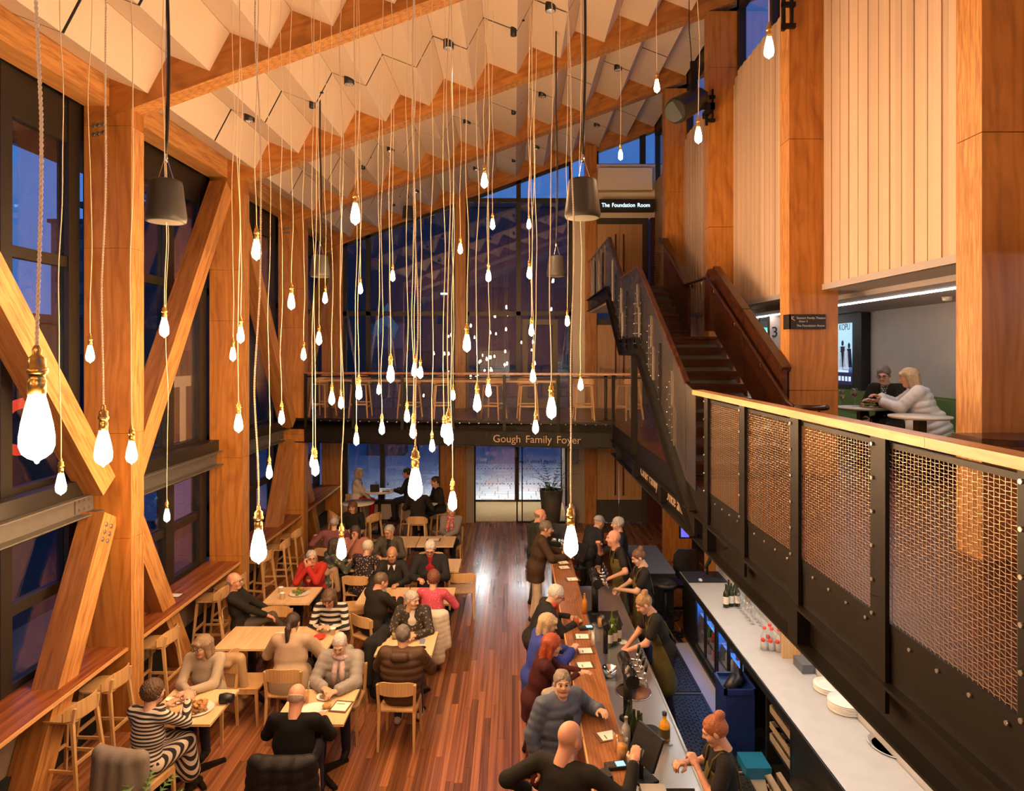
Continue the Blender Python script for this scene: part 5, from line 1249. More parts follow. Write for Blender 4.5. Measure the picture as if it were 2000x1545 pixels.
b = MB(); b.box(3.19,3.32,7.55,7.80,.951,1.05); single('grey_speaker_box', b, plain('slate_plastic', (0.10,0.11,0.13), .5), 'small slate grey device with a cable on the back bar', 'device')
b = MB(); b.box(3.325,3.339,8.35,8.62,1.02,1.36,0); single('red_poster', b, plain('red_print', (0.70,0.04,0.02), .5), 'small red and white notice behind the gin bottles', 'notice')
# shelf with white strip light above the back bar
t = thing('back_bar_shelf', 'timber shelf with a white strip light above the back bar', 'shelf', (3.1, 3, 1.5)); MB().box(3.08,3.33,2.6,10.6,1.62,1.66).build('board', OAK, t); MB().box(3.12,3.16,2.7,10.5,1.600,1.618).build('strip_light', emit('cool_led', (0.92,0.97,1.0), 17.0), t)
# desk end with computer
t = thing('office_chair', 'round black padded stool with a backrest at the end of the back bar', 'stool', (2.40, 10.8, 0))
MB().lathe([(0,.80),(.17,.80),(.20,.83),(.195,.87),(.15,.89),(0,.89)], (0,0,0), 24).build('seat', BLACKP, t, world=False)
MB().tube([(0,0,.1),(0,0,.8)], .03, 10).build('column', BLACKM, t, world=False)
MB().tube([(.22*math.cos(a*PI/10),.22*math.sin(a*PI/10),.34) for a in range(20)], .014, 6, closed=True).bar((-.22,0,.34),(.22,0,.34),.02,.015).build('foot_ring', BLACKM, t, world=False)
b = MB()
for q in range(5): a = q*2*PI/5; b.taper((0,0,.12),(.27*math.cos(a),.27*math.sin(a),.05),.05,.03,up=(0,0,1)); b.lathe([(.02,0),(.025,.03),(.02,.05)], (.26*math.cos(a),.26*math.sin(a),0), 8)
b.build('five_star_base', BLACKM, t, world=False)
t = thing('desk_chair_back', 'black moulded chair back behind the computer desk', 'chair', (2.98, 11.75, 0))
b = MB(); curved_band(b, .44, .62, 1.12, 0, .06, .03, .12, 12); b.build('backrest', BLACKP, t, world=False); MB().box(-.22,.22,.02,.45,.45,.5).build('seat', BLACKP, t, world=False); MB().tube([(0,.2,.05),(0,.2,.45)], .03, 8).bar((-.25,.2,.04),(.25,.2,.04),.05,.04).build('base', BLACKM, t, world=False)
t = thing('computer_mouse', 'pale computer mouse on the dark desk mat', 'mouse', (2.90, 10.62, .962)); MB().lathe([(0,0),(.03,0),(.032,.014),(.02,.028),(0,.032)], (0,0,0), 14, sy=1.6).build('body', plain('pale_plastic', (0.6,0.6,0.6), .3), t, world=False)
single('desk_mat', MB().box(2.70,3.31,10.55,11.08,.951,.96), plain('navy_mat', (0.02,0.022,0.04), .6), 'dark navy mat at the far end of the back bar', 'mat')
till(Vector((3.12, 10.85, .96)), 60, 'dark monitor on the navy desk mat')
a, c = P(1327, 1052, 12.9), P(1346, 1018, 12.9)
t = thing('wall_screen', 'small purple blue screen glowing below the mezzanine beam', 'screen', (a.x, 12.9, a.z)); MB().box(a.x, a.x+.75, 12.9, 12.96, a.z, c.z+.1).build('casing', BLACKP, t); MB().box(a.x+.03, a.x+.72, 12.89, 12.9, a.z+.03, c.z+.07).build('display', emit('purple_screen', (0.12,0.10,0.95), 1.6), t); MB().box(a.x+.34,a.x+.4,12.92,12.95,c.z+.1,2.56).build('hanger', BLACKM, t)
p = P(1305, 938, 12.4); t = thing('ceiling_spot', 'black cylindrical spotlight under the mezzanine beside the lettering', 'spotlight', (p.x, 12.4, p.z))
MB().tube([(-.03,0,.06),(.03,-.01,-.08)], .05, 14).build('can', BLACKP, t, world=False); MB().tube([(.03,-.01,-.078),(.033,-.011,-.086)], .042, 14).build('lamp_face', emit('spot_face', (1,.97,.9), 60.0), t, world=False); MB().tube([(-.02,0,.05),(-.02,0,2.56-p.z)], .01, 6).build('stem', BLACKP, t, world=False)
# floor mats behind the bar
RUB = plain('black_rubber', (0.03,0.032,0.034), .5)
single('floor_bar', MB().box(.95, 2.76, 2.6, 10.6, -.01, .004), plain('pale_vinyl', (0.36,0.38,0.36), .5), 'pale grey vinyl floor strip behind the bar', 'floor', kind='structure')
mesh_m = None
for q, (y0, y1) in enumerate(((9.05, 10.5),(7.35, 8.98),(5.65, 7.28),(4.0, 5.58))):
    b = MB(); b.box(1.62, 2.46, y0, y1, .004, .010, 0); x = 1.64; i = 0
    while x < 2.44:
        y = y0+.03+(i % 2)*.04
        while y < y1-.05: b.obox((x, y, .014), (.010,0,0), (0,.026 if i % 2 else .012,0), (0,0,.005)); y += .08
        x += .042; i += 1
    b.box(1.60,1.63,y0,y1,.004,.022); b.box(2.45,2.48,y0,y1,.004,.022); b.box(1.6,2.48,y0-.01,y0+.02,.004,.022); b.box(1.6,2.48,y1-.02,y1+.01,.004,.022)
    single('rubber_mat', b, RUB, 'black studded rubber floor mat behind the bar, %s from the far end' % ORDS[q], 'mat', 'rubber bar mats')
# ------------------------------------------------------------------ upper lounge
t = thing('bench_seat', 'green upholstered bench along the concrete wall', 'bench', (5.4, 8, MZ)); GREEN = plain('green_upholstery', (0.085,0.15,0.035), .75, bump=.08, bscale=30)
y = 5.2
while y < 13.4:
    y1 = y+1.3; b = MB(); b.box(5.12,5.66,y+.004,y1-.004,MZ+.30,MZ+.45); b.build('seat_pad', GREEN, t); b = MB(); b.box(5.62,5.8,y+.004,y1-.004,MZ+.40,MZ+.83); b.build('back_pad', GREEN, t); y = y1
MB().box(5.2,5.8,5.2,13.0,MZ,MZ+.30).build('plinth', BLACKP, t); MB().box(5.8,5.9,5.2,13.0,MZ,MZ+.84).build('rear_rail', GREEN, t)
for q, (x, y) in enumerate(((4.66,9.14),(4.68,7.87))):
    t = thing('round_cafe_table', ['round white table with wine glasses in the upper lounge', 'round white table nearest the camera in the upper lounge'][q], 'table', (x, y, MZ), group='lounge tables')
    MB().lathe([(0,.70),(.315,.70),(.33,.712),(.33,.73),(0,.73)], (0,0,0), 36).build('table_top', plain('grey_white_laminate', (0.62,0.58,0.52), .4), t, world=False)
    MB().box(-.05,.05,-.05,.05,.02,.70).build('pedestal', plain('brown_steel', (0.05,0.025,0.018), .4), t, world=False); MB().lathe([(0,0),(.22,0),(.22,.02),(0,.02)], (0,0,0), 20).build('base', BLACKM, t, world=False)
wineglass(4.42, 9.2, MZ+.73, 'white wine glass on the lounge table', WHW, 1.1); wineglass(4.63, 9.28, MZ+.73, 'red wine glass on the lounge table', REDW, 1.2)
plate(4.74, 9.10, MZ+.73, .14, 'platter on the lounge table'); chips(4.72, 9.1, MZ+.75, 14, .1, 'bread and green dip on the lounge platter', .02, 12, (0,0,2))
t = thing('display_screen', 'tall lit advertising screen in a black frame on the concrete wall', 'screen', (5.8, 11.8, 3.9))
y0, y1, z0, z1 = 11.28, 12.42, 3.86, 5.18
MB().box(5.74, 5.89, y0, y1, z0, z1).build('casing', BLACKP, t); sx = 5.738
def poster_mat():
    m, n, b = newmat('poster_screen'); L = n.links.new; tcn = n.nodes.new('ShaderNodeTexCoord'); s = n.nodes.new('ShaderNodeSeparateXYZ'); L(tcn.outputs['Generated'], s.inputs[0])
    r = n.nodes.new('ShaderNodeValToRGB'); els = r.color_ramp.elements; els[0].color = (.01,.012,.06,1); els[1].color = (.45,.72,.85,1); els[0].position = .18; els[1].position = .95
    e = els.new(.3); e.color = (.10,.22,.45,1); e = els.new(.55); e.color = (.40,.66,.85,1); L(s.outputs['Z'], r.inputs[0]); L(r.outputs[0], b.inputs['Emission Color']); b.inputs['Emission Strength'].default_value = 1.15; b.inputs['Base Color'].default_value = (.01,.01,.01,1); return m
MB().box(sx-.004, sx, y0+.30, y1-.08, z0+.10, z1-.16).build('display', poster_mat(), t)
text('poster_title', 'KOPU', .155, (sx-.006, 12.04, 4.95), (PI/2,0,-PI/2), plain('navy_print', (0.01,0.03,0.10), .5), t, depth=.001, sx=.95)
DKP = plain('poster_figure_dark', (0.01,0.02,0.08), .5); LTP = emit('poster_figure_light', (0.6,0.72,0.9), .8)
for q, (yy, zz, s) in enumerate(((12.02,.50,.8),(11.91,.58,.9),(11.79,.52,.8),(11.68,.56,.8))):
    b = MB(); b.lathe([(0,-.05),(.04,-.03),(.045,.02),(0,.06)], (0,0,.26*s), 10, sx=.05); b.prism([(0,-.08*s,.2*s),(0,.08*s,.2*s),(0,.13*s,-.2*s),(0,-.13*s,-.2*s)], (.002,0,0)); o = b.build('figure', DKP if q % 2 else LTP, t, world=False); o.location = Vector((sx-.006, yy, z0+zz))-Vector(t.location)
b = MB()
for q in range(4): b.box(sx-.006, sx-.004, y0+.34+q*.12, y0+.42+q*.12, z0+.16, z0+.24)
b.box(sx-.006, sx-.004, y0+.42, y0+.8, z0+.31, z0+.35); b.build('logo_row', emit('poster_white', (.7,.85,1), 1.0), t)
# ------------------------------------------------------------------ planter at the entrance
t = thing('planter', 'tall tapered grey planter with ivy and a palm by the glass doors', 'plant', (.95, 17.45, 0)); 
MB().lathe([(0,0),(.20,0),(.30,1.02),(.27,1.02),(.26,.95),(0,.95)], (0,0,0), 24).build('pot', plain('slate_pot', (0.09,0.08,0.075), .6), t, world=False)
LEAF = plain('leaf', (0.10,0.22,0.04), .5, var=.3, bscale=8); PALM = plain('palm_leaf', (0.07,0.13,0.05), .5, var=.2, bscale=8)
r = random.Random(4)
for k in range(70):
    a = r.random()*2*PI; d = r.uniform(.05,.36); c = Vector((d*math.cos(a), d*math.sin(a), 1.0+r.uniform(0,.18)-max(0,d-.28)*1.2)); s = r.uniform(.03,.055)
    u = Vector((math.cos(a), math.sin(a), r.uniform(-.6,.6))).normalized(); w_ = u.cross(Vector((0,0,1))).normalized(); h_ = u.cross(w_)
    MB().prism([c-u*s, c-w_*s*.8+u*s*.1, c+u*s*1.1, c+w_*s*.8+u*s*.1], h_*.002).build('leaf', LEAF, t, world=False)
def frond(c, a, L, droop, m, t, nm='frond', nl=12, ll=.16):
    pts = [Vector((c[0]+math.cos(a)*L*s*.75, c[1]+math.sin(a)*L*s*.75, c[2]+L*(s*1.0-droop*s*s))) for s in [i/10 for i in range(11)]]
    b = MB(); b.tube(pts, [.006*(1-i/13) for i in range(11)], 5)
    for i in range(nl):
        s = .3+.7*i/nl; p = pts[int(s*10)]; d = (pts[min(10,int(s*10)+1)]-pts[max(0,int(s*10)-1)]).normalized(); sd = d.cross(Vector((0,0,1))).normalized()
        for q in (-1, 1):
            e = p+(sd*q*.8+d*.55+Vector((0,0,-.18)))*ll*(1.1-.5*s); w_ = d*.014
            b.add([p-w_, p+w_, e, p-w_+Vector((0,0,.001))], [(0,1,2),(3,2,1)], 0)
    b.build(nm, m, t, world=False)
for k in range(8): frond((0,0,1.0), k*PI/4+.3, r.uniform(.8,1.15), r.uniform(.25,.55), PALM, t)
# palm tips at the bottom edge of the picture
t = thing('potted_palm', 'green palm fronds poking up at the bottom left edge', 'plant', (-3.28, 5.92, 0))
MB().lathe([(0,0),(.14,0),(.17,.35),(.15,.35),(0,.33)], (0,0,0), 20).build('pot', plain('slate_pot', (0.09,0.08,0.075), .6), t, world=False)
for k in range(11): frond((0,0,.33), k*2*PI/11, r.uniform(.42,.60), r.uniform(.3,.6), LEAF, t, 'frond', 14, .09)
# notice by the entrance, purple banner
single('wall_notice', MB().box(1.53,1.72,18.08,18.1,1.55,2.05), plain('blue_grey_print', (0.20,0.20,0.27), .5), 'framed blue grey notice right of the glass doors', 'notice')
single('purple_banner', MB().box(1.33,1.57,17.6,17.62,.02,.55), plain('lilac_print', (0.42,0.30,0.50), .6), 'small lilac stand banner right of the glass doors', 'banner')
single('smoke_detector', MB().lathe([(0,-.05),(.05,-.045),(.06,0)], (5.3,8.35,5.19), 16), WHITEW, 'white smoke detector on the lounge soffit', 'detector')

for q, y in enumerate((4.6, 6.2, 7.8, 9.4)):
    t = thing('ceiling_spot', 'black spotlight can under the mezzanine aimed at the bar, %s from the front' % ORDS[q], 'spotlight', (2.35, y, 2.42), group='spotlights under the mezzanine')
    MB().tube([(.05,0,.07),(-.03,0,-.06)], .05, 14).build('can', BLACKP, t, world=False); MB().tube([(-.031,0,-.061),(-.034,0,-.067)], .042, 14).build('lamp_face', emit('bar_spot_face', (1.0,0.93,0.84), 260.0), t, world=False); MB().tube([(.05,0,.06),(.05,0,.13)], .01, 6).build('stem', BLACKP, t, world=False)
# ------------------------------------------------------------------ people: bodies grown from distance fields
def surface_nets(Fv, org, h):
    S = Fv < 0
    nx, ny, nz = Fv.shape
    c = np.zeros((nx-1, ny-1, nz-1), np.int8)
    for i in (0,1):
        for j in (0,1):
            for k in (0,1): c += S[i:nx-1+i, j:ny-1+j, k:nz-1+k]
    act = (c > 0) & (c < 8)
    idx = -np.ones(act.shape, np.int64); cells = np.argwhere(act); n = len(cells)
    idx[act] = np.arange(n)
    acc = np.zeros((n,3)); cn = np.zeros(n); ci, cj, ck = cells.T
    corners = [(i,j,k) for i in (0,1) for j in (0,1) for k in (0,1)]
    val = {q: Fv[ci+q[0], cj+q[1], ck+q[2]] for q in corners}
    for a in corners:
        for ax in range(3):
            if a[ax]: continue
            b = list(a); b[ax] = 1; b = tuple(b)
            va, vb = val[a], val[b]; m = (va < 0) != (vb < 0)
            t = np.where(m, va/np.where(m, va-vb, 1), 0)
            p = np.tile(np.array(a, float), (n,1)); p[:,ax] += t
            acc[m] += p[m]; cn[m] += 1
    V = (cells+acc/np.maximum(cn,1)[:,None])*h+org
    faces = []
    for ax in range(3):
        sl0 = [slice(None)]*3; sl1 = [slice(None)]*3; sl0[ax] = slice(0,-1); sl1[ax] = slice(1,None)
        A, B = S[tuple(sl0)], S[tuple(sl1)]
        e = np.argwhere(A != B); u, v = [(1,2),(2,0),(0,1)][ax]
        ok = (e[:,u] > 0) & (e[:,v] > 0) & (e[:,u] < Fv.shape[u]-1) & (e[:,v] < Fv.shape[v]-1); e = e[ok]
        ins = A[tuple(e.T)]
        def cell(du, dv):
            q = e.copy(); q[:,u] -= du; q[:,v] -= dv; return idx[tuple(q.T)]
        q = np.stack([cell(1,1), cell(0,1), cell(0,0), cell(1,0)], 1)
        q[~ins] = q[~ins][:, ::-1]; faces.append(q)
    Fq = np.concatenate(faces); Fq = Fq[(Fq >= 0).all(1)]
    return V, Fq
def d_caps(Pt, a, b, ra, rb, sx=1.0, quilt=None):
    a, b = np.array(a, float), np.array(b, float)
    Q = Pt
    if sx != 1.0:
        cx = (a[0]+b[0])/2; Q = Pt.copy(); Q[...,0] = (Pt[...,0]-cx)/sx+cx; a = a.copy(); b = b.copy(); a[0] = (a[0]-cx)/sx+cx; b[0] = (b[0]-cx)/sx+cx
    ab = b-a; L2 = max(ab@ab, 1e-9); t = np.clip(((Q-a)@ab)/L2, 0, 1)
    d = np.linalg.norm(Q-a-t[...,None]*ab, axis=-1)-(ra+(rb-ra)*t)
    if quilt:
        per, amp = quilt; s = ((Q-a)@ab)/math.sqrt(L2); d = d-amp*np.abs(np.sin(np.pi*s/per))**.6
    return d
def smin(a, b, k):
    if k <= 0: return np.minimum(a, b)
    h = np.clip(.5+.5*(b-a)/k, 0, 1); return b*(1-h)+a*h-k*h*(1-h)
def mesh_prims(prims, h, k=.03, cut=None, pad=.03):
    lo = np.min([np.minimum(np.array(p[0])-max(p[2],p[3])*np.array([p[4],1,1]), np.array(p[1])-max(p[2],p[3])*np.array([p[4],1,1])) for p in prims], 0)-pad
    hi = np.max([np.maximum(np.array(p[0])+max(p[2],p[3])*np.array([p[4],1,1]), np.array(p[1])+max(p[2],p[3])*np.array([p[4],1,1])) for p in prims], 0)+pad
    n = np.ceil((hi-lo)/h).astype(int)+1
    g = np.stack(np.meshgrid(*[lo[i]+h*np.arange(n[i]) for i in range(3)], indexing='ij'), -1)
    D = None; best = None; lab = None
    for p in prims:
        d = d_caps(g, *p[:5], p[6] if len(p) > 6 else None)
        if best is None: best = d.copy(); lab = np.full(d.shape, p[5], np.int8); D = d
        else:
            m = d < best; lab[m] = p[5]; best = np.minimum(best, d); D = smin(D, d, k)
    if cut is not None: D = np.maximum(D, cut(g))
    V, Fq = surface_nets(D, lo, h)
    fc = V[Fq].mean(1); gi = np.clip(np.round((fc-lo)/h).astype(int), 0, n-1)
    return V, Fq, lab[gi[:,0], gi[:,1], gi[:,2]]
def caps(a, b, ra, rb, sx=1.0, lab=0, q=None): return (a, b, ra, rb, sx, lab, q)
# --- templates: head (0 skin, 1 lips, 2 brow, 3 eye white, 4 pupil)
def ellip(g, c, r): 
    q = (g-np.array(c))/np.array(r); n = np.linalg.norm(q, axis=-1); return (n-1)*min(r)
def make_head(male):
    h = .0068; lo = np.array([-.11,-.14,-.18]); n = np.array([33,42,46])
    g = np.stack(np.meshgrid(*[lo[i]+h*np.arange(n[i]) for i in range(3)], indexing='ij'), -1)
    D = ellip(g, (0,-.014,.026), (.076,.097,.090)); D = smin(D, ellip(g, (0,.026,-.042), (.060 if male else .056,.064,.072)), .03)
    D = smin(D, d_caps(g, (-.018,.062,-.092), (.018,.062,-.092), .020, .020), .03)
    for s in (-1,1):
        D = smin(D, d_caps(g, (s*.036,.055,-.028), (s*.036,.055,-.030), .031, .031), .02)
        D = smin(D, d_caps(g, (s*.012,.088,.024), (s*.045,.074,.022), .012, .010), .012)
        D = smin(D, ellip(g, (s*.079,-.006,-.006), (.011,.021,.034)), .008)
    # eye sockets
    for s in (-1,1): D = np.maximum(D, -(d_caps(g, (s*.031,.100,.006), (s*.031,.101,.006), .017, .017)))
    D = smin(D, d_caps(g, (0,.086,.016), (0,.108,-.020), .008, .0135), .012)
    D = smin(D, d_caps(g, (-.012,.094,-.024), (.012,.094,-.024), .010, .010), .01)
    D = smin(D, d_caps(g, (0,-.012,-.06), (0,-.03,-.20), .056 if male else .048, .060 if male else .052), .03)
    lab = np.zeros(D.shape, np.int8)
    ex = [(d_caps(g, (-.022,.084,-.055), (.022,.084,-.055), .0085, .0085), 1, .004)]
    for s in (-1,1):
        ex += [(d_caps(g, (s*.031,.076,.005), (s*.031,.0765,.005), .0135, .0135), 3, 0), (d_caps(g, (s*.031,.085,.004), (s*.031,.0855,.004), .0075, .0075), 4, 0),
               (d_caps(g, (s*.016,.095,.030), (s*.048,.080,.028), .0050, .0045), 2, 0)]
    for d, l, k in ex:
        m = d < D+.002; lab[m] = l; D = smin(D, d, k)
    V, Fq = surface_nets(D, lo, h); fc = V[Fq].mean(1); gi = np.clip(np.round((fc-lo)/h).astype(int), 0, n-1)
    return V, Fq, lab[gi[:,0], gi[:,1], gi[:,2]]
HEAD = {True: make_head(True), False: make_head(False)}
def make_hair(style):
    h = .0085; zlo = -.36 if style in ('long','ponytail') else -.20
    lo = np.array([-.14,-.19,zlo]); n = np.array([34,40,int((.19-zlo)/h)])
    g = np.stack(np.meshgrid(*[lo[i]+h*np.arange(n[i]) for i in range(3)], indexing='ij'), -1)
    X, Y, Z = g[...,0], g[...,1], g[...,2]
    big = {'short':(.084,.105,.098), 'crop':(.081,.101,.095), 'rim':(.0785,.0995,.092), 'bob':(.092,.110,.103), 'long':(.092,.112,.103), 'curly':(.098,.112,.112), 'bun':(.085,.106,.099), 'ponytail':(.086,.107,.100), 'cap':(.088,.108,.10)}[style]
    D = ellip(g, (0,-.018,.028), big)
    pl = (.80*Y-.60*Z-.028) if style not in ('bob','long','curly') else (.86*Y-.50*Z-.038)
    D = np.maximum(D, pl)
    if style == 'rim': D = np.maximum(D, Z-.016+.18*Y); D = np.maximum(D, Y-.012)
    if style == 'cap':
        D = np.maximum(ellip(g, (0,-.015,.03), big), -(Z-.015)); D = smin(D, ellip(g, (0,.11,.032), (.065,.075,.012)), .01)
    if style in ('short','crop','rim'): D = np.maximum(D, -Z-.075+.25*np.maximum(Y,-.02))
    if style in ('bun','ponytail'): D = np.maximum(D, -Z-.08)
    if style == 'bun': D = smin(D, d_caps(g, (0,-.085,.105), (0,-.095,.11), .045, .04), .012)
    if style == 'ponytail':
        D = smin(D, d_caps(g, (0,-.10,.03), (0,-.14,-.06), .026, .036), .015); D = smin(D, d_caps(g, (0,-.14,-.06), (0,-.12,-.26), .036, .018), .015)
    if style in ('bob','long'):
        zb = -.115 if style == 'bob' else -.24
        for s in (-1,1): D = smin(D, d_caps(g, (s*.074,-.012,.02), (s*.074,.0 if style == 'bob' else -.01,zb), .030, .030), .025)
        D = smin(D, d_caps(g, (-.04,-.075,.02), (-.04,-.075,zb-.01), .048, .045), .03); D = smin(D, d_caps(g, (.04,-.075,.02), (.04,-.075,zb-.01), .048, .045), .03)
        if style == 'bob': D = smin(D, d_caps(g, (-.04,.080,.068), (.045,.078,.062), .022, .022), .02)
    if style == 'curly': D = D-.010*np.sin(X*160)*np.sin(Y*150+1)*np.sin(Z*155+2); D = np.maximum(D, -Z-.09)
    elif style == 'rim': D = D-.0008*np.sin(X*210+6*Z)*np.cos(Y*190)
    else: D = D-.0030*np.sin(X*170+9*Z)*np.cos(Y*150+20*Z)-.0035*np.sin(X*60+2)*np.sin(Z*52+Y*30)
    return surface_nets(D, lo, h)
HAIR = {s: make_hair(s) for s in ('short','crop','rim','bob','long','curly','bun','ponytail','cap')}
def make_hand(curl):
    """right hand, fingers along +y, thumb toward -x, palm facing -z"""
    pr = [caps((-.026,.015,0),(-.026,.075,0),.014,.014), caps((-.008,.01,0),(-.008,.08,0),.0145,.014), caps((.010,.01,0),(.010,.078,0),.0145,.0135), caps((.027,.015,0),(.027,.070,0),.0135,.0125), caps((0,-.03,0),(0,.02,0),.025,.023,1.15)]
    for x, L, y0 in ((-.028,.068,.082),(-.009,.078,.088),(.010,.072,.085),(.028,.056,.076)):
        a = np.array([x,y0,0]); th = math.radians(18+55*curl); b = a+np.array([x*.15, math.cos(th), -math.sin(th)])*L*.5
        th2 = math.radians(30+115*curl); c = b+np.array([x*.05, math.cos(th2), -math.sin(th2)])*L*.5
        pr += [caps(tuple(a),tuple(b),.0098,.0090), caps(tuple(b),tuple(c),.0090,.0078)]
    a = np.array([-.032,.012,-.006]); b = a+np.array([-.026,.028,-.012-.01*curl]); c = b+np.array([-.004+.014*curl,.032,-.012-.012*curl]); pr += [caps(tuple(a),tuple(b),.0135,.0115), caps(tuple(b),tuple(c),.0110,.0088)]
    return mesh_prims(pr, .0062, .006)[:2]
HAND = {0: make_hand(.25), 1: make_hand(.75)}
SKIN = {'fair': plain('skin_fair', (0.58,0.34,0.23), .5, var=.06, bscale=20), 'pink': plain('skin_pink', (0.60,0.30,0.20), .5, var=.06, bscale=20), 'tan': plain('skin_tan', (0.46,0.24,0.14), .5, var=.06, bscale=20)}
LIPS = plain('lips', (0.42,0.13,0.10), .4); EYEW = plain('eye_white', (0.62,0.58,0.54), .25); PUP = plain('eye_iris', (0.03,0.02,0.015), .15)
def hairmat(c):
    nm = 'hair_%02d_%02d_%02d' % tuple(int(v*99) for v in c)
    return plain(nm, c, .5, bump=.9, bscale=75, var=.45)
def cloth_mat(c, kind='cloth'):
    nm = '%s_%02d_%02d_%02d' % (kind, *[int(v*99) for v in c])
    return plain(nm, c, .85 if kind != 'puffer' else .5, bump=.25, bscale=22 if kind != 'knit' else 70, var=.08, spec=.2)
def npmesh(name, V, Fq, mats, lab, parent):
    me = bpy.data.meshes.new(name); me.vertices.add(len(V)); me.vertices.foreach_set('co', V.astype(np.float32).ravel())
    me.loops.add(len(Fq)*4); me.loops.foreach_set('vertex_index', Fq.astype(np.int32).ravel()); me.polygons.add(len(Fq))
    me.polygons.foreach_set('loop_start', np.arange(0, len(Fq)*4, 4, dtype=np.int32))
    for m in mats: me.materials.append(m)
    if lab is not None: me.polygons.foreach_set('material_index', lab.astype(np.int32))
    me.polygons.foreach_set('use_smooth', np.ones(len(Fq), bool)); me.update(calc_edges=True); me.validate()
    o = bpy.data.objects.new(name, me); COL.objects.link(o); o.parent = parent; return o
def rotx(a): c, s = math.cos(a), math.sin(a); return np.array([[1,0,0],[0,c,-s],[0,s,c]])
def rotz_(a): c, s = math.cos(a), math.sin(a); return np.array([[c,-s,0],[s,c,0],[0,0,1]])
def roty(a): c, s = math.cos(a), math.sin(a); return np.array([[c,0,s],[0,1,0],[-s,0,c]])
def ik(S, T, l1, l2, hint):
    S, T, hint = map(lambda v: np.array(v, float), (S, T, hint)); d = T-S; L = np.linalg.norm(d)
    if L > (l1+l2)*.995: T = S+d/L*(l1+l2)*.995; d = T-S; L = np.linalg.norm(d)
    if L < .12: d = d/max(L,1e-6)*.12; T = S+d; L = .12
    u = d/L; a = (l1*l1-l2*l2+L*L)/(2*L); hgt = math.sqrt(max(0, l1*l1-a*a)); w = hint-u*(hint@u); w /= max(np.linalg.norm(w), 1e-6)
    return S+u*a+w*hgt, T
def person(label, x, y, deg, pose='sit', z=0.0, seat=.45, s=1.0, lean=5, side=0, hy=0, hp=8, male=True, skin='fair', hair=('short',(.1,.06,.03)), top=('cloth',(.02,.02,.02)), legs=(.02,.02,.025), shoes=(.015,.012,.01),
           L=None, R=None, grip=(0,0), sleeves='long', inner=None, glasses=None, scarf=None, apron=None, coat=0.0, skirt=None, wide=1.0, topmat=None, legmat=None, feet=True, group=None, collar=None, hood=None, cross=0, leglift=0, cuff=None):
    root = thing('person', label, 'person', (x, y, z), math.radians(deg), group or 'people in the foyer')
    lean_r = -math.radians(lean); side_r = math.radians(side)
    hz = (.93 if pose == 'stand' else seat+.105)
    hip = np.array([0, 0, hz]); Rm = roty(side_r) @ rotx(lean_r)
    def T(p): return hip+Rm @ (np.array(p, float))
    t = tuple
    # arms
    Sh = {1: T((.178*wide,-.012,.445)), -1: T((-.178*wide,-.012,.445))}
    El, Wr = {}, {}
    dflt = {'sit': (.17,.30,.30), 'stand': (.24,.10,-.12)}['stand' if pose == 'stand' else 'sit']
    for sd, tg in ((1, R), (-1, L)):
        if tg is None: tg = (sd*dflt[0], dflt[1], hz+dflt[2]-.12)
        hint = np.array([sd*.75, -.35, -.75])
        El[sd], Wr[sd] = ik(Sh[sd], tg, .285, .255, hint)
    # legs
    Hp = {1: hip+np.array([.092,0,-.01]), -1: hip+np.array([-.092,0,-.01])}; Kn, An = {}, {}
    for sd in (1,-1):
        if pose == 'stand': Kn[sd] = hip+np.array([sd*.10,.02,-.45]); An[sd] = hip+np.array([sd*.105,-.02+.03*sd,-.85])
        elif pose == 'stool': Kn[sd] = hip+np.array([sd*.13,.40,-.10]); An[sd] = hip+np.array([sd*.11,.38,-.50])
        else: Kn[sd] = hip+np.array([sd*.12,.43,-.015]); An[sd] = np.array([sd*.12+.0,.42+.06*sd,.09])
    if cross: Kn[1] = hip+np.array([.02,.44,.10]); An[1] = hip+np.array([-.16,.62,-.22])
    # torso primitives with inflation i
    def torso(i, lab=0, q=None, low=0.0):
        w = wide
        pr = [caps(t(T((-.06*w,0,.0))), t(T((.06*w,0,.0))), .118+i, .118+i, 1.0, lab),
              caps(t(T((0,.012,.06))), t(T((0,.015,.22))), .108+i, .112+i, 1.28*w, lab, q),
              caps(t(T((0,.005,.24))), t(T((0,-.012,.37))), .112+i, .098+i, 1.45*w, lab, q),
              caps(t(T((-.135*w,-.014,.438))), t(T((.135*w,-.014,.438))), .060+i*.8, .060+i*.8, 1.0, lab)]
        return pr
    def arm(sd, i, lab=0, q=None, upto=1.0, short=False):
        w_ = Wr[sd]
        if short:
            e = Sh[sd]+(El[sd]-Sh[sd])*.62; return [caps(t(Sh[sd]), t(e), .054+i, .056+i, 1.0, lab)]
        e2 = El[sd]+(w_-El[sd])*upto
        return [caps(t(Sh[sd]), t(El[sd]), .053+i, .044+i, 1.0, lab, q), caps(t(El[sd]), t(e2), .044+i, .034+i, 1.0, lab, q)]
    kind, tc_ = top; infl = {'cloth':.008, 'knit':.014, 'tee':.010, 'blazer':.020, 'coat':.028, 'puffer':.030}[kind]
    q = (.085, .020) if kind == 'puffer' else None
    front = infl*.9+(.062 if kind == 'puffer' else 0)
    # skin body: torso, neck, arms, legs as one, plus finer head and hands joined in
    pr = torso(-.012)+[caps(t(T((0,-.015,.44))), t(T((0,.0,.56))), .056, .050, 1.0, 0)]
    for sd in (1,-1): pr += arm(sd, -.006)
    if feet:
        for sd in (1,-1): pr += [caps(t(Hp[sd]), t(Kn[sd]), .078, .052), caps(t(Kn[sd]), t(An[sd]), .050, .034), caps(t(An[sd]-np.array([0,.01,.03])), t(An[sd]+np.array([0,.13,-.045])), .032, .026)]
    V, Fq, lab = mesh_prims(pr, .020, .035)
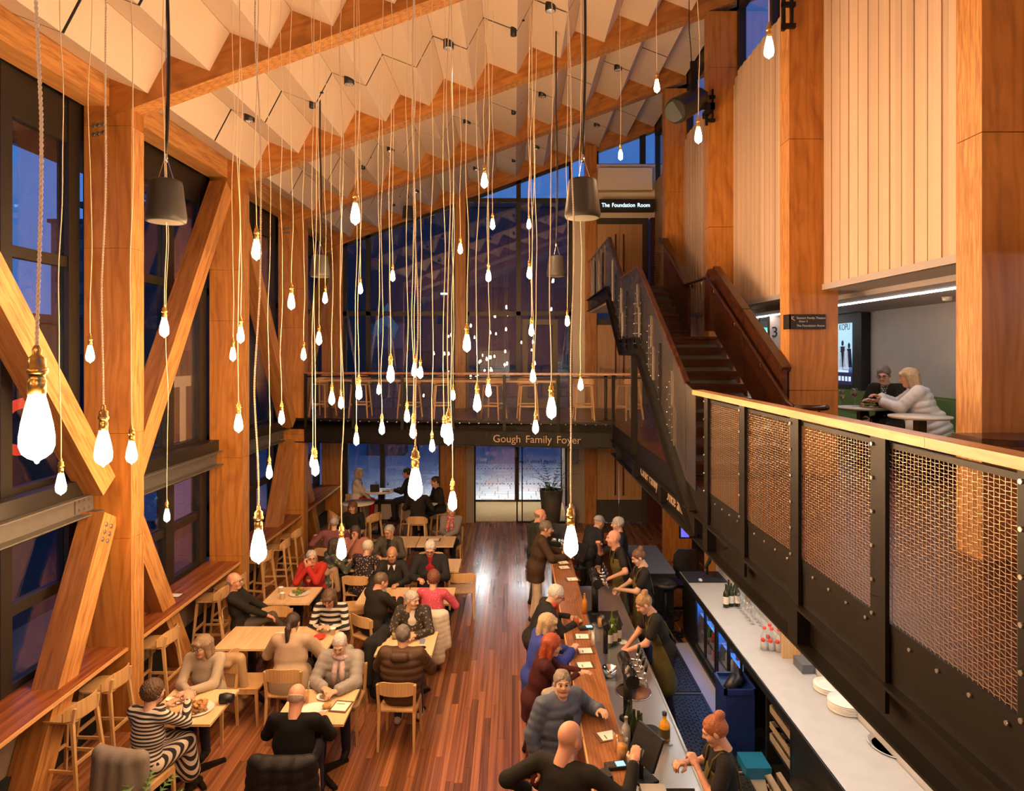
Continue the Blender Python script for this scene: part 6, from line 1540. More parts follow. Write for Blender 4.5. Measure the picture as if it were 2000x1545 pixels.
    Vs, Fs, Ls = [V], [Fq], [np.zeros(len(Fq), int)]; off = len(V)
    hc = T((0,.022,.635)); HR = Rm.T if False else np.eye(3)
    # head keeps its own pitch and turn
    HR = rotz_(math.radians(hy)) @ rotx(-math.radians(hp)); hs = 1.03 if male else .98
    hv, hf, hl = HEAD[male]; V2 = (hv*hs) @ HR.T+hc; Vs.append(V2); Fs.append(hf+off); Ls.append(hl.astype(int)); off += len(V2)
    for sd in (1,-1):
        hv2, hf2 = HAND[grip[0] if sd == -1 else grip[1]]
        d = Wr[sd]-El[sd]; d /= np.linalg.norm(d); dd = d
        up = np.array([0,0,1.0]) if abs(d[2]) < .8 else np.array([-sd*.8,.6,0]); zax = up-d*(up@d); zax /= np.linalg.norm(zax); xax = np.cross(d, zax)
        B = np.stack([xax*sd, d, zax], 1) if sd == 1 else np.stack([-xax*-1, d, zax], 1)
        hv3 = hv2.copy(); hv3[:,0] *= sd
        V3 = (hv3 @ np.stack([xax, d, zax], 1).T)+Wr[sd]+d*.035
        ff = hf2 if sd == 1 else hf2[:, ::-1]
        Vs.append(V3); Fs.append(ff+off); Ls.append(np.zeros(len(ff), int)); off += len(V3)
    o = npmesh('body', np.concatenate(Vs), np.concatenate(Fs), [SKIN[skin], LIPS, hairmat(tuple(c*.7 for c in hair[1])), EYEW, PUP], np.concatenate(Ls), root)
    # hair
    if hair[0] != 'bald':
        hv, hf = HAIR[hair[0]]; npmesh('cap' if hair[0] == 'cap' else 'hair', (hv*hs) @ HR.T+hc, hf, [hairmat(hair[1]) if hair[0] != 'cap' else cloth_mat(hair[1])], None, root)
    # top
    pr = torso(infl, 0, q)
    for sd in (1,-1): pr += arm(sd, infl*.75, 0, q if q is None else (.075,.009), .97, sleeves == 'short')
    if kind in ('blazer','coat','puffer'): pr += [caps(t(T((-.05,-.03,.475))), t(T((.05,-.03,.475))), .052, .052, 1.0, 0)]
    if coat > 0:
        if pose == 'stand': pr += [caps(t(T((0,0,0))), (0, .0, hz-coat), .122+infl*.6, .128+infl*.6, 1.25*wide, 0, q)]
        else: pr += [caps(t(T((0,-.03,.05))), (0, -.06, hz-.05), .13+infl, .135+infl, 1.45*wide, 0, q)]+[caps(t(Hp[sd]), t(Hp[sd]*.55+Kn[sd]*.45), .095+infl, .088+infl, 1.0, 0) for sd in (1,-1)]
    V, Fq, lab = mesh_prims(pr, .0155, .032 if kind != 'puffer' else .022, cut=(lambda g, zc=hz-coat: zc-g[...,2]) if coat > 0 and pose == 'stand' else None)
    nm = {'puffer':'puffer_jacket','coat':'coat','blazer':'jacket','tee':'tee_shirt','knit':'sweater','cloth':'top'}[kind]
    tm = topmat or cloth_mat(tc_, kind); topo = npmesh(nm, V, Fq, [tm], None, root)
    if cuff:
        for sd in (1,-1): e = El[sd]+(Wr[sd]-El[sd])*.93; V, Fq, lab = mesh_prims([caps(t(e), t(Wr[sd]), .041+infl*.7, .041+infl*.7)], .012, .01); npmesh('cuff', V, Fq, [cloth_mat(cuff)], None, topo)
    if inner:
        w0 = inner[1] if len(inner) > 1 else .06
        V, Fq, lab = mesh_prims([caps(t(T((0,.085+front,.10))), t(T((0,.073+front,.36))), .040, .036, w0/.04), caps(t(T((0,.055+infl*.6,.39))), t(T((0,.028,.47))), .045, .050, 1.05)], .0135, .03)
        npmesh('shirt_front', V, Fq, [inner[0] if not isinstance(inner[0], tuple) else cloth_mat(inner[0])], None, root)
    # legs
    lm = legmat or cloth_mat(legs); pr = []
    if skirt:
        if pose == 'stand': pr = [caps(t(hip), (0,0,hz-skirt), .125, .16, 1.3)]
        else: pr = [caps(t(Hp[sd]), t(Kn[sd]), .105, .085) for sd in (1,-1)]+[caps((0,0,hz-.02), (0,.36,hz-.05), .10, .09, 1.9)]+[caps(t(Kn[sd]), t(Kn[sd]+(An[sd]-Kn[sd])*.72), .085, .105) for sd in (1,-1)]+[caps(t((Kn[1]+Kn[-1])/2), t((Kn[1]+Kn[-1])/2+np.array([0,.0,-.26])), .09, .11, 1.6)]
        V, Fq, lab = mesh_prims(pr, .016, .03); npmesh('skirt', V, Fq, [lm], None, root)
    elif feet:
        pr = [caps(t(hip+np.array([-.05,0,0])), t(hip+np.array([.05,0,0])), .122, .122)]
        for sd in (1,-1): pr += [caps(t(Hp[sd]), t(Kn[sd]), .092, .066), caps(t(Kn[sd]), t(An[sd]), .062, .050)]
        V, Fq, lab = mesh_prims(pr, .018, .03); npmesh('trousers', V, Fq, [lm], None, root)
    if feet:
        for sd in (1,-1):
            a = An[sd]; V, Fq, lab = mesh_prims([caps(t(a+np.array([0,-.03,-.045])), t(a+np.array([0,.14,-.052])), .040, .034), caps(t(a+np.array([0,-.01,.0])), t(a+np.array([0,.03,-.04])), .042, .042)], .013, .02, cut=lambda g, zz=a[2]-.085: zz-g[...,2]); npmesh('shoe', V, Fq, [cloth_mat(shoes)], None, root)
    # extras
    if glasses:
        b = MB()
        for sx in (-1,1):
            b.tube([tuple(HR @ (np.array([sx*.033+.022*math.cos(a*PI/6), .104, .004+.018*math.sin(a*PI/6)])*hs)+hc) for a in range(12)], .0028, 5, closed=True)
            b.tube([tuple(HR @ (np.array(p)*hs)+hc) for p in ((sx*.055,.102,.01),(sx*.080,.06,.01),(sx*.083,-.005,.0))], .0028, 5)
        b.tube([tuple(HR @ (np.array(p)*hs)+hc) for p in ((-.011,.106,.006),(.011,.106,.006))], .0028, 5)
        b.build('glasses', plain('glasses_'+glasses, {'dark':(0.02,0.015,0.012),'red':(0.30,0.03,0.02)}[glasses], .3), root, world=False)
    if scarf is not None:
        b = MB(); ctr = T((0,.005,.485))
        b.tube([tuple(ctr+np.array([.072*math.cos(a*PI/8), .070*math.sin(a*PI/8)+.01, .012*math.sin(a*PI/4)])) for a in range(16)], .030, 8, closed=True)
        for sx in (-.035,.035): b.tube([tuple(T((sx,.09,.46))), tuple(T((sx*1.3,.135+infl,.36))), tuple(T((sx*1.4,.15+infl,.20)))], [.028,.034,.030], 8)
        b.build('scarf', scarf, root, world=False)
    if collar:
        b = MB()
        for sx in (-1,1): b.prism([tuple(T((sx*.02,.075+infl,.47))), tuple(T((sx*.065,.055+infl,.475))), tuple(T((sx*.05,.11+infl,.40)))], (0,.012,0))
        b.build('collar', cloth_mat(collar), root, world=False)
    if hood:
        V, Fq, lab = mesh_prims([caps(t(T((-.06,-.115-infl,.44))), t(T((.06,-.115-infl,.44))), .055, .055), caps(t(T((-.085,-.04,.47))), t(T((.085,-.04,.47))), .05, .05)], .014, .04); npmesh('hood', V, Fq, [cloth_mat(hood, 'puffer')], None, topo)
    if apron:
        am = cloth_mat(apron)
        ts = [caps(p[0], p[1], p[2]+.010, p[3]+.010, p[4]) for p in torso(infl)[:3]]
        sl = T((0,0,.3)); s0 = hip
        def cutf(g):
            ysp = s0[1]+(g[...,2]-s0[2])*(sl[1]-s0[1])/(sl[2]-s0[2]); return np.maximum(ysp+.035-g[...,1], g[...,2]-T((0,0,.34))[2])
        V, Fq, lab = mesh_prims(ts+[caps(t(hip), (0,.03,hz-.42), .145, .16, 1.25)], .0155, .03, cut=cutf); ap = npmesh('apron', V, Fq, [am], None, root)
        b = MB()
        for sx in (-1,1): b.tube([tuple(T(p)) for p in ((sx*.09,.118+infl,.30),(sx*.105,.075,.455),(sx*.10,.0,.515),(sx*.07,-.075,.46),(-sx*.03,-.125,.30),(-sx*.10,-.13,.10))], .0085, 6)
        b.build('strap', am, ap, world=False)
    if s != 1.0: root.scale = (s,s,s)
    return root
BLK = (.007,.0065,.007); GREYH = (.30,.27,.25); WHH = (.55,.52,.48); BRH = (.09,.045,.02); DBH = (.035,.02,.012); BLD = (.40,.27,.14); RED_ = (.33,.055,.012); OLV = (.105,.080,.025)
STR1 = stripes('breton_stripes', (.015,.013,.016), (.58,.50,.42), .034); STR2 = stripes('bold_stripes', (.012,.012,.014), (.60,.55,.50), .075)
STRD = stripes('skirt_stripes', (.015,.013,.016), (.58,.50,.42), .042, 'X', tilt=(0,.5,.4))
POLKA = dots('polka_dots', (.022,.012,.020), (.60,.50,.42), 30, .26); FLORAL = dots('pink_floral', (.55,.07,.12), (.70,.42,.42), 26, .33, c3=(.45,.03,.08)); DKFLOR = dots('dark_floral', (.03,.025,.02), (.25,.16,.10), 26, .30); LEAFY = dots('grey_leaf_print', (.05,.055,.05), (.28,.27,.24), 14, .38, c3=(.12,.15,.08))
PINKSC = dots('pink_scarf_print', (.55,.10,.13), (.70,.50,.45), 30, .4); PALESC = dots('pale_scarf_print', (.55,.42,.40), (.40,.25,.25), 25, .35); BEADS = dots('bead_print', (.03,.05,.06), (.62,.60,.55), 55, .40)
# near left table
person('woman in a black and white striped dress seated with her back to the camera', -3.56, 6.58, -14, hy=-18, hp=5, male=False, hair=('curly',BRH), topmat=STR1, legmat=STRD, skirt=.5, L=(-.16,.42,.86), R=(.10,.46,.92), skin='fair', lean=8)
person('woman with a grey bob in a beige sweater, hands folded on the table', -3.56, 7.98, 180, hy=-25, hp=12, lean=16, male=False, hair=('bob',(.25,.17,.10)), top=('knit',(.40,.33,.25)), glasses='dark', L=(-.02,.50,.80), R=(.03,.49,.80), legs=(.03,.03,.04))
person('bald man in a black sweater seated with his back to the camera', -2.10, 6.45, 0, hp=22, lean=12, hair=('rim',(.48,.36,.29)), skin='pink', top=('knit',BLK), legs=(.03,.03,.045), L=(-.20,.45,.80), R=(.18,.45,.80), wide=1.12, collar=(.12,.03,.03))
person('woman in a grey puffer jacket and pale scarf facing the bald man', -2.00, 8.0, 180, hp=26, lean=14, male=False, hair=('crop',(.52,.48,.45)), top=('puffer',(.30,.28,.26)), scarf=PALESC, L=(-.07,.50,.80), R=(.12,.44,.80), legs=(.02,.02,.03), hood=(.24,.22,.20))
person('man in a brown puffer jacket on the chair nearest the aisle, back to the camera', -1.31, 7.93, -3, hp=10, hy=12, lean=6, hair=('short',(.16,.14,.12)), top=('puffer',(.085,.045,.026)), wide=1.12, hood=(.075,.04,.024), L=(-.20,.42,.80), R=(.18,.40,.80), legs=(.06,.07,.10), shoes=(.55,.52,.48))
person('grey haired woman in a dark flowered jacket looking to her left', -1.38, 9.42, 180, hy=58, hp=10, lean=14, male=False, hair=('short',(.42,.39,.36)), top=('blazer',(.03,.03,.03)), topmat=DKFLOR, inner=((.62,.58,.52),.07), L=(-.10,.46,.80), R=(.12,.42,.80))
person('woman with a dark ponytail in a beige trench coat, back to the camera', -2.72, 8.28, 4, hp=14, hy=-10, male=False, lean=12, hair=('ponytail',DBH), top=('coat',(.42,.31,.22)), coat=.1, L=(-.20,.42,.80), R=(.22,.42,.80), legs=(.06,.05,.05))
person('woman in a bold black and white striped top bent over her phone', -2.55, 9.68, 180, hp=34, lean=24, male=False, hair=('bob',(.10,.055,.03)), topmat=STR2, glasses='red', L=(-.06,.46,.80), R=(.06,.46,.80), legs=(.02,.02,.03))
person('bald man in a black jumper sitting sideways with crossed legs', -3.98, 9.95, -82, hp=-2, hy=-12, lean=-10, hair=('rim',(.40,.37,.34)), skin='pink', top=('knit',(.02,.018,.016)), glasses='dark', cross=1, legs=(.09,.075,.06), L=(-.10,.42,.66), R=(.10,.45,.66), wide=1.08)
person('grey haired woman in a red sweater resting her chin on her hands', -3.32, 11.40, 180, hp=4, hy=24, lean=18, male=False, hair=('short',(.44,.41,.38)), top=('knit',(.42,.030,.022)), glasses='dark', L=(.02,.34,1.02), R=(.06,.33,.99), grip=(1,1), skin='pink')
person('man in a dark suit jacket and grey scarf turned to the right', -2.05, 9.85, -38, hy=-18, hp=22, lean=14, hair=('short',(.13,.085,.05)), top=('blazer',(.022,.018,.016)), scarf=cloth_mat((.25,.22,.20)), L=(-.02,.44,.82), R=(.10,.46,.84), skin='pink', wide=1.05)
person('woman in a pink floral blouse, back to the camera', -1.20, 9.95, -8, hp=8, hy=8, lean=8, male=False, hair=('curly',(.17,.06,.03)), top=('cloth',(.5,.1,.15)), topmat=FLORAL, L=(-.18,.40,.80), R=(.22,.40,.80), legs=(.03,.03,.05))
person('smiling man in a dark jumper with a white collar', -2.02, 11.42, 180, hp=20, lean=10, hair=('rim',(.18,.13,.09)), skin='tan', top=('knit',(.025,.024,.024)), collar=(.70,.66,.60), L=(-.16,.42,.78), R=(.12,.42,.80), grip=(1,1))
person('white haired man in a black jacket over a maroon sweater', -1.40, 11.48, 182, hp=26, lean=8, s=1.06, hair=('short',(.55,.53,.50)), skin='pink', top=('coat',(.022,.022,.024)), inner=((.30,.012,.015),.085), glasses='dark', L=(-.10,.40,.80), R=(.16,.40,.80), wide=1.14, grip=(1,1))
person('white haired woman in a polka dot blouse, back to the camera', -2.58, 11.60, -22, hp=14, hy=-15, lean=14, male=False, hair=('short',(.60,.55,.46)), topmat=POLKA, L=(-.15,.42,.80), R=(.24,.40,.82), wide=1.12, coat=.1, legs=(.03,.02,.02))
person('dark haired woman in a leaf print top beside the polka dots', -3.22, 11.75, -52, hp=10, hy=-10, lean=12, male=False, hair=('bob',(.05,.035,.03)), topmat=LEAFY, L=(-.1,.42,.82), R=(.1,.42,.84), legs=(.03,.03,.03))
person('woman with long dark hair and red glasses holding a hand to her mouth', -2.95, 12.85, 178, hp=14, hy=8, lean=12, male=False, hair=('long',(.07,.05,.04)), top=('knit',(.40,.17,.13)), glasses='red', R=(0,.30,1.05), L=(-.15,.40,.80), grip=(0,1), skin='pink')
person('man in a green grey jacket facing the camera across the far table', -2.32, 12.85, 176, hp=12, hy=-20, lean=10, hair=('short',(.36,.32,.28)), skin='pink', top=('blazer',(.075,.068,.055)), inner=((.02,.02,.02),.06), glasses='dark', L=(-.15,.42,.80), R=(.15,.42,.80))
person('person with grey hair in a purple top, back to the camera at the far left', -3.50, 13.25, 12, hp=8, lean=10, male=False, hair=('short',(.40,.34,.32)), top=('knit',(.20,.075,.085)), L=(-.38,.30,.86), R=(.2,.4,.80), wide=1.15)
person('woman in a black top with a small green logo', -3.48, 14.82, 176, hp=12, lean=6, male=False, hair=('bob',(.16,.07,.03)), top=('knit',(.014,.014,.014)), inner=None, L=(-.12,.40,.78), R=(.12,.40,.78))
person('blonde woman in a grey coat with a pink scarf by the entrance pier', -1.32, 14.45, 172, hy=38, hp=2, lean=4, male=False, hair=('short',(.48,.38,.25)), top=('coat',(.20,.175,.155)), scarf=PINKSC, L=(.02,.40,.74), R=(.0,.38,.72))
person('woman in a white jacket and red trousers on a high stool', -3.98, 17.2, -82, 'stool', seat=.75, male=False, hy=-6, hp=-6, hair=('bob',(.42,.34,.26)), top=('blazer',(.62,.55,.48)), inner=((.02,.02,.02),.035), legs=(.40,.015,.02), L=(-.02,.34,.80), R=(.02,.36,.80))
person('dark suited man on a high stool by the far window', -2.62, 17.2, 84, 'stool', seat=.75, hp=6, lean=6, hair=('short',DBH), top=('blazer',(.02,.02,.022)), legs=(.02,.02,.022), L=(-.1,.36,1.06), R=(.08,.34,1.05), skin='pink')
person('dark clothed figure on a high stool behind the big central bulb', -2.13, 15.1, 0, 'stool', seat=.75, hp=8, lean=4, hair=('short',DBH), top=('knit',(.016,.014,.013)))
person('dark clothed man seated before the far pier', -1.74, 16.12, 115, 'stool', seat=.75, hp=10, lean=10, hair=('short',(.06,.03,.02)), top=('knit',(.03,.026,.024)), wide=1.1)
# at the bar
person('man in a dark green coat behind the brown jacket at the bar', .38, 12.15, -80, 'stand', s=1.03, hp=14, lean=6, hair=('rim',(.25,.18,.14)), skin='pink', top=('coat',(.030,.034,.028)), coat=.25, legs=(.05,.045,.04), R=(.2,.36,1.10), L=(-.2,.3,1.08))
person('tall man in a long brown jacket standing at the bar', .36, 11.35, -88, 'stand', s=1.03, hp=10, hy=-8, lean=14, hair=('short',(.15,.12,.10)), skin='tan', top=('coat',(.060,.036,.022)), coat=.22, legs=(.55,.46,.36), shoes=(.05,.04,.04), R=(.16,.46,1.12), L=(-.16,.42,1.12), wide=1.12)
person('white haired man in black with an orange scarf leaning over the bar', .24, 8.55, -82, 'stand', s=.98, hp=30, lean=26, hair=('short',WHH), skin='pink', top=('blazer',(.020,.019,.020)), scarf=cloth_mat((.45,.06,.02)), glasses='dark', R=(.10,.52,1.14), L=(-.16,.50,1.13), grip=(1,1), legs=(.04,.04,.05), wide=1.08)
person('woman with a blonde bob and a blue jacket at the bar', .22, 7.62, -78, 'stand', s=.95, hp=16, hy=-14, lean=14, male=False, hair=('bob',(.46,.33,.19)), top=('coat',(.035,.055,.30)), coat=.18, R=(.06,.44,1.22), L=(-.18,.44,1.14), legs=(.02,.02,.03), scarf=cloth_mat((.42,.38,.32)))
person('woman with long red hair in a dark maroon top leaning on the bar', .20, 7.15, -84, 'stand', s=.94, hp=14, hy=-4, lean=18, male=False, hair=('long',RED_), top=('knit',(.055,.012,.014)), R=(-.02,.50,1.16), L=(-.10,.54,1.17), grip=(0,1), legs=(.12,.02,.02), coat=.2)
person('grey haired person in a grey blue puffer jacket smiling up at the camera', .40, 6.32, -150, 'stand', s=.95, hp=-6, hy=-25, lean=6, male=False, hair=('short',(.24,.20,.16)), top=('puffer',(.095,.115,.17)), inner=((.02,.02,.02),.05), hood=(.30,.26,.21), coat=.10, L=(-.34,.22,1.27), R=(.27,.06,.86), legs=(.10,.02,.02), wide=1.1)
person('bald man in black spreading his arms at the near end of the bar', .36, 5.05, -28, 'stand', s=1.02, hp=22, hy=-20, lean=10, hair=('bald',(.35,.30,.26)), skin='pink', top=('knit',(.016,.015,.015)), L=(-.34,.10,1.10), R=(.42,.34,1.36), wide=1.16, legs=(.02,.02,.025))
# staff
person('bald barman in a black tee and olive apron gesturing behind the bar', 1.72, 10.75, 96, 'stand', s=1.03, hp=2, hy=0, lean=12, hair=('bald',(.2,.14,.1)), skin='pink', top=('tee',(.018,.016,.016)), sleeves='short', apron=OLV, R=(.16,.34,1.40), L=(-.24,.26,1.02), grip=(1,0), legs=(.02,.02,.03))
person('barmaid with a high bun and an olive apron looking down at her hands', 1.90, 9.95, 94, 'stand', s=.98, hp=26, lean=6, male=False, hair=('bun',(.12,.055,.025)), top=('tee',(.018,.016,.016)), sleeves='short', apron=OLV, L=(-.05,.36,1.10), R=(.06,.36,1.08), grip=(1,1), legs=(.02,.02,.03))
person('barmaid with fair pinned hair writing on an order pad', 1.84, 8.28, 96, 'stand', s=.98, hp=36, lean=24, male=False, hair=('bun',(.30,.17,.07)), top=('tee',(.018,.016,.016)), sleeves='short', apron=OLV, L=(-.08,.50,.97), R=(.10,.46,.95), grip=(1,1), legs=(.02,.02,.03), skin='pink')
person('red haired barmaid in an olive apron raising one hand', 1.68, 5.42, 84, 'stand', s=.96, hp=24, lean=6, hy=-6, male=False, hair=('bun',(.34,.10,.03)), top=('tee',(.018,.016,.016)), sleeves='short', apron=OLV, L=(-.12,.24,1.30), R=(.14,.30,1.20), grip=(1,1), legs=(.02,.02,.03), skin='pink')
person('grey haired person in navy behind the bald barman', 1.86, 11.75, 80, 'stand', s=1.0, hp=6, hy=10, male=False, hair=('short',(.42,.40,.40)), top=('knit',(.022,.024,.040)), legs=(.02,.02,.03))
person('person in a grey cap and dark jacket leaning over the far bar', 1.30, 12.25, -60, 'stand', s=.96, hp=20, lean=26, hair=('cap',(.28,.30,.34)), top=('blazer',(.02,.022,.03)), legs=(.03,.03,.03))
# upper lounge
person('grey haired woman in a black cardigan and bead collar on the green bench', 5.02, 9.12, 128, z=MZ, seat=.45, hp=20, hy=8, lean=14, male=False, hair=('short',(.13,.10,.08)), top=('knit',(.012,.011,.012)), scarf=None, inner=(BEADS,.05), glasses='dark', L=(-.02,.40,.82), R=(.14,.38,.62), legs=(.012,.011,.012), group='people in the upper lounge')
person('blonde woman in a white puffer jacket reaching across the lounge table', 5.16, 8.45, 62, z=MZ, seat=.45, hp=14, lean=20, male=False, hair=('bob',(.42,.30,.17)), top=('puffer',(.62,.62,.64)), coat=.1, L=(.0,.52,.82), R=(.06,.54,.88), legs=(.012,.011,.012), skin='pink', group='people in the upper lounge')
# things people hold or left on chairs
def drape(name, label, cat, prims, mat, h=.016, k=.06):
    V, Fq, lab = mesh_prims(prims, h, k); o = npmesh(name, V, Fq, [mat], None, None); return tag(o, label, cat)
def coat_on_chair(x, y, deg, label, mat, q=None, low=.12, name='coat', wide=1.0):
    a = math.radians(deg); c, s = math.cos(a), math.sin(a)
    def W_(p): return (x+c*p[0]-s*p[1], y+s*p[0]+c*p[1], p[2])
    pr = [caps(W_((-.20*wide,-.27,.80)), W_((.20*wide,-.27,.80)), .055, .055), caps(W_((-.13*wide,-.31,.76)), W_((-.15*wide,-.34,low)), .075, .10, 1, 0, q), caps(W_((.13*wide,-.31,.76)), W_((.15*wide,-.34,low)), .075, .10, 1, 0, q), caps(W_((0,-.31,.76)), W_((0,-.35,low)), .075, .10, 1, 0, q),
          caps(W_((-.23*wide,-.26,.78)), W_((-.28*wide,-.28,low+.15)), .06, .05, 1, 0, q), caps(W_((.23*wide,-.26,.78)), W_((.28*wide,-.28,low+.15)), .06, .05, 1, 0, q), caps(W_((-.1,-.20,.74)), W_((.1,-.20,.72)), .03, .03)]
    return drape(name, label, 'coat', pr, mat)
coat_on_chair(-3.58, 6.56, -12, 'grey coat draped over the chair of the striped dress', cloth_mat((.22,.185,.155)), None, .10)
coat_on_chair(-2.10, 6.45, 0, 'black padded coat hung on the bald man\'s chair', cloth_mat((.014,.013,.014), 'puffer'), (.10,.012), .08, 'padded_coat', 1.1)
coat_on_chair(-1.20, 9.97, -4, 'cream puffer jacket hung on the pink blouse\'s chair', cloth_mat((.62,.55,.46), 'puffer'), (.07,.010), .22, 'puffer_jacket')
coat_on_chair(-3.55, 8.02, 180, 'tan coat hung on the beige sweater\'s chair', cloth_mat((.42,.28,.16)), None, .2)
coat_on_chair(-2.05, 9.02, 75, 'black coat with pale lining hung on a chair right of the ponytail', cloth_mat((.018,.017,.018)), None, .15)
coat_on_chair(-2.55, 10.95, 100, 'dark brown coat hung on the chair behind the polka dots', cloth_mat((.03,.02,.014)), None, .12)
coat_on_chair(-3.30, 11.42, 180, 'tan coat hung behind the red sweater', cloth_mat((.40,.26,.17)), None, .3)
single('tan_handbag', MB().tube([(-1.75,15.2,.12),(-1.72,15.2,.14),(-1.60,15.2,.12)], [.10,.14,.09], 12).tube([(-1.74,15.2,.24),(-1.70,15.2,.36),(-1.62,15.2,.36),(-1.60,15.2,.24)], .012, 6), plain('tan_leather', (0.45,0.26,0.09), .5), 'tan handbag on the floor under the high table', 'bag')
# ------------------------------------------------------------------ outside
DKB = plain('dusk_facade', (0.10,0.075,0.070), .8, var=.2, bscale=.5); DKW = plain('dusk_window', (0.03,0.035,0.05), .2)
single('outside_eaves', MB().box(-6.25, -5.3, 2, 18.2, 7.1, 7.75), DKGREY, 'dark roof overhang outside the left windows', 'eaves', kind='structure')
single('outside_ground', MB().box(-60, -5.36, -5, 70, -.4, -.05), plain('asphalt', (0.06,0.06,0.065), .9), 'street surface outside the left windows', 'ground', kind='structure')
def building(label, x0, x1, y0, y1, h, mat, face, nx, nz, z0=1.0, ww=.55):
    t = thing('outside_building', label, 'building', ((x0+x1)/2, (y0+y1)/2, 0))
    MB().box(x0, x1, y0, y1, 0, h).build('walls', mat, t); MB().box(x0-.2, x1+.2, y0-.2, y1+.2, h, h+.3).build('roof', DKGREY, t)
    for i in range(nx):
        for j in range(nz):
            z = z0+(h-z0)*(j+.25)/nz; zz = z+(h-z0)/nz*.5
            if face == 'x': w_ = (y1-y0)/nx; MB().box(x1, x1+.04, y0+w_*(i+.5-ww/2), y0+w_*(i+.5+ww/2), z, zz).build('window', DKW, t)
            else: w_ = (x1-x0)/nx; MB().box(x0+w_*(i+.5-ww/2), x0+w_*(i+.5+ww/2), y0-.04, y0, z, zz).build('window', DKW, t)
building('low dark street building seen through the left windows', -30, -17, 6, 34, 5.6, DKB, 'x', 9, 1)
building('tall tower block far beyond the second left window', -38, -31, 56, 64, 15.2, plain('tower_concrete', (0.16,0.15,0.16), .8), 'y', 4, 8)
building('large dark building across the street beyond the far windows', -24, 26, 38, 52, 12.6, plain('dusk_cladding', (0.075,0.060,0.070), .7), 'y', 12, 3, 2.0, .4)
building('brown brick building beyond the third left window', -24, -13, 53, 70, 7.5, plain('dusk_brick', (0.14,0.07,0.05), .85), 'x', 5, 2)
# tree
t = thing('street_tree', 'bare winter tree outside the nearest left window', 'tree', (-13.5, 13.0, 0)); TRK = plain('bark', (0.05,0.035,0.03), .9); rt = random.Random(11)
MB().tube([(0,0,0),(.1,.1,2.2),(0,0,3.6)], [.2,.15,.1], 8).build('trunk', TRK, t, world=False)
b = MB()
def br(p, d, L, r, n):
    q = p+d*L; b.tube([p, p.lerp(q,.5)+Vector((rt.uniform(-.05,.05),rt.uniform(-.05,.05),.03)), q], [r, r*.8, r*.6], 5, cap=False)
    if n: 
        for k in range(3): br(q, (d+Vector((rt.uniform(-.7,.7), rt.uniform(-.7,.7), rt.uniform(-.1,.5)))).normalized(), L*.72, r*.6, n-1)
for k in range(6): br(Vector((0,0,3.2+.1*k)), Vector((math.cos(k), math.sin(k), .8)).normalized(), 1.0, .06, 4)
b.build('branches', TRK, t, world=False)
# traffic cone, street fittings
p = Vector((-6.5, 8.35, 0)); t = thing('traffic_cone', 'orange traffic cone on the street outside the nearest window', 'cone', p + Vector((0,0,.45)))
CONE = plain('cone_orange', (0.75,0.14,0.02), .5)
MB().box(-.2,.2,-.2,.2,-.05,0).build('base', CONE, t, world=False); MB().lathe([(.14,0),(.10,.25),(.075,.40),(.03,.62),(0,.62)], (0,0,0), 16).build('cone_body', CONE, t, world=False); MB().lathe([(.105,.26),(.078,.42)], (0,0,0), 16, cap=False).build('white_band', plain('reflective_white', (0.75,0.75,0.75), .5), t, world=False)
single('street_kerb', MB().box(-7.4,-5.4,5,18,-.05,.40), plain('kerb_concrete', (0.20,0.19,0.18), .9), 'raised concrete kerb outside the left windows', 'kerb', kind='structure')
p = P(669, 769, 28); t = thing('traffic_light', 'red traffic light beyond the far window', 'traffic light', (p.x, 28, 0)); MB().tube([(0,0,0),(0,0,p.z)], .06, 8).build('pole', BLACKM, t, world=False); MB().box(-.18,.18,-.1,.1,p.z-.2,p.z+.5).build('housing', BLACKM, t, world=False); MB().lathe([(0,-.12),(.11,-.08),(.12,0),(.11,.08),(0,.12)], (0,-.05,p.z), 14).build('red_lamp', emit('traffic_red', (1,.08,.02), 3.0), t, world=False)
p = P(867, 575, 32); t = thing('street_lamp', 'pale green white street lamp beyond the far window', 'street lamp', (p.x, 32, 0)); MB().tube([(0,0,0),(0,0,p.z)], .07, 8).build('pole', BLACKM, t, world=False); MB().box(-.14,.14,-.1,.1,p.z,p.z+.06).build('lamp_head', emit('lamp_green_white', (.6,1,.8), 8.0), t, world=False)
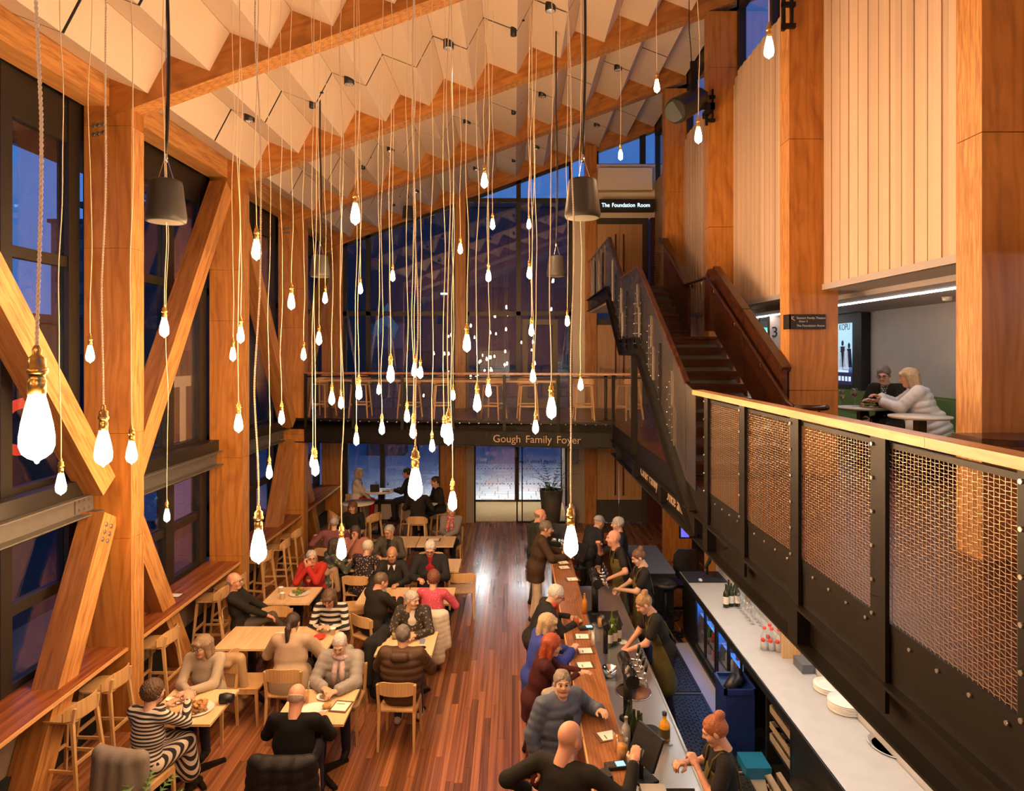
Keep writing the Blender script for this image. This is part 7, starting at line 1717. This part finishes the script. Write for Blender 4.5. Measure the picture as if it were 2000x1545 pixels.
# added blue glow outside, standing in for a screen's reflection in the window
t = thing('reflection_glow', 'blue glow added beyond the far window in place of a reflection', 'display', P(755, 720, 30)); a, c = P(716, 680, 30), P(790, 632, 30)
MB().box(a.x, c.x, 30, 31, .0, c.z).build('plinth', plain('reflection_plinth', (0.03,0.03,0.06), .6), t)
MB().box(a.x-.0, c.x, 29.96, 30, a.z, c.z).build('front_panel', emit('reflection_blue', (0.10,0.13,0.42), .12), t)
b = MB(); m_ = P(752, 640, 29.9); b.tube([P(733,655,29.9), P(742,632,29.9), P(757,625,29.9), P(770,640,29.9), P(765,660,29.9)], [.16,.22,.26,.2,.12], 10); b.tube([P(748,612,29.9), P(757,598,29.9), P(762,612,29.9)], [.1,.14,.08], 8); b.build('figure', emit('reflection_cyan', (0.12,0.30,0.60), .22), t)
# unseen lamps: floods added to brighten the paving, downlights for bridge and lobby
for q, (x, yl, zl) in enumerate(((-3.6,18.55,2.78), (-1.0,20.9,2.62), (.2,20.9,2.62), (1.3,20.9,2.62), (3.6,18.55,2.78))):
    t = thing('added_flood_lamp', 'unseen flood lamp added over the outer side of the entrance, %s from the left' % ORDS[q], 'lamp', (x, yl, zl)); MB().box(-.3,.3,-.26 if zl > 2.7 else -.12,.06,0,.08).build('casing', BLACKM, t, world=False); MB().obox((0,.04,-.02), (.27,0,0), (0,.07,.05), (0,.004,-.006)).build('diffuser', emit('added_flood_white', (1.0,0.97,0.92), 300.0), t, world=False)
for q, (x, y) in enumerate(((-3.2,16.6),(-1.0,16.3),(.9,16.0),(2.6,15.6),(4.2,14.5),(-.5,19.5),(.7,19.5))):  # bridge downlights inferred, the lobby pair added to brighten the mat
    t = thing('recessed_downlight', 'unseen recessed downlight under the mezzanine and lobby ceilings, %s from the left' % ORDS[q], 'downlight', (x, y, 2.70 if y > 19 else 2.86 if x < 2 else 2.55)); MB().lathe([(.07,0),(.085,0),(.085,-.012),(.07,-.012)], (0,0,0), 18).build('trim_ring', WHITEW, t, world=False); MB().lathe([(0,-.004),(.068,-.004)], (0,0,0), 18, cap=False).build('lamp_face', emit('downlight_warm', (1.0,0.78,0.52), 560.0), t, world=False)
single('ceiling_lobby', MB().box(-1.45,1.6,18.35,20.75,2.70,2.8), WHITEW, 'white ceiling of the entrance lobby', 'ceiling', kind='structure')
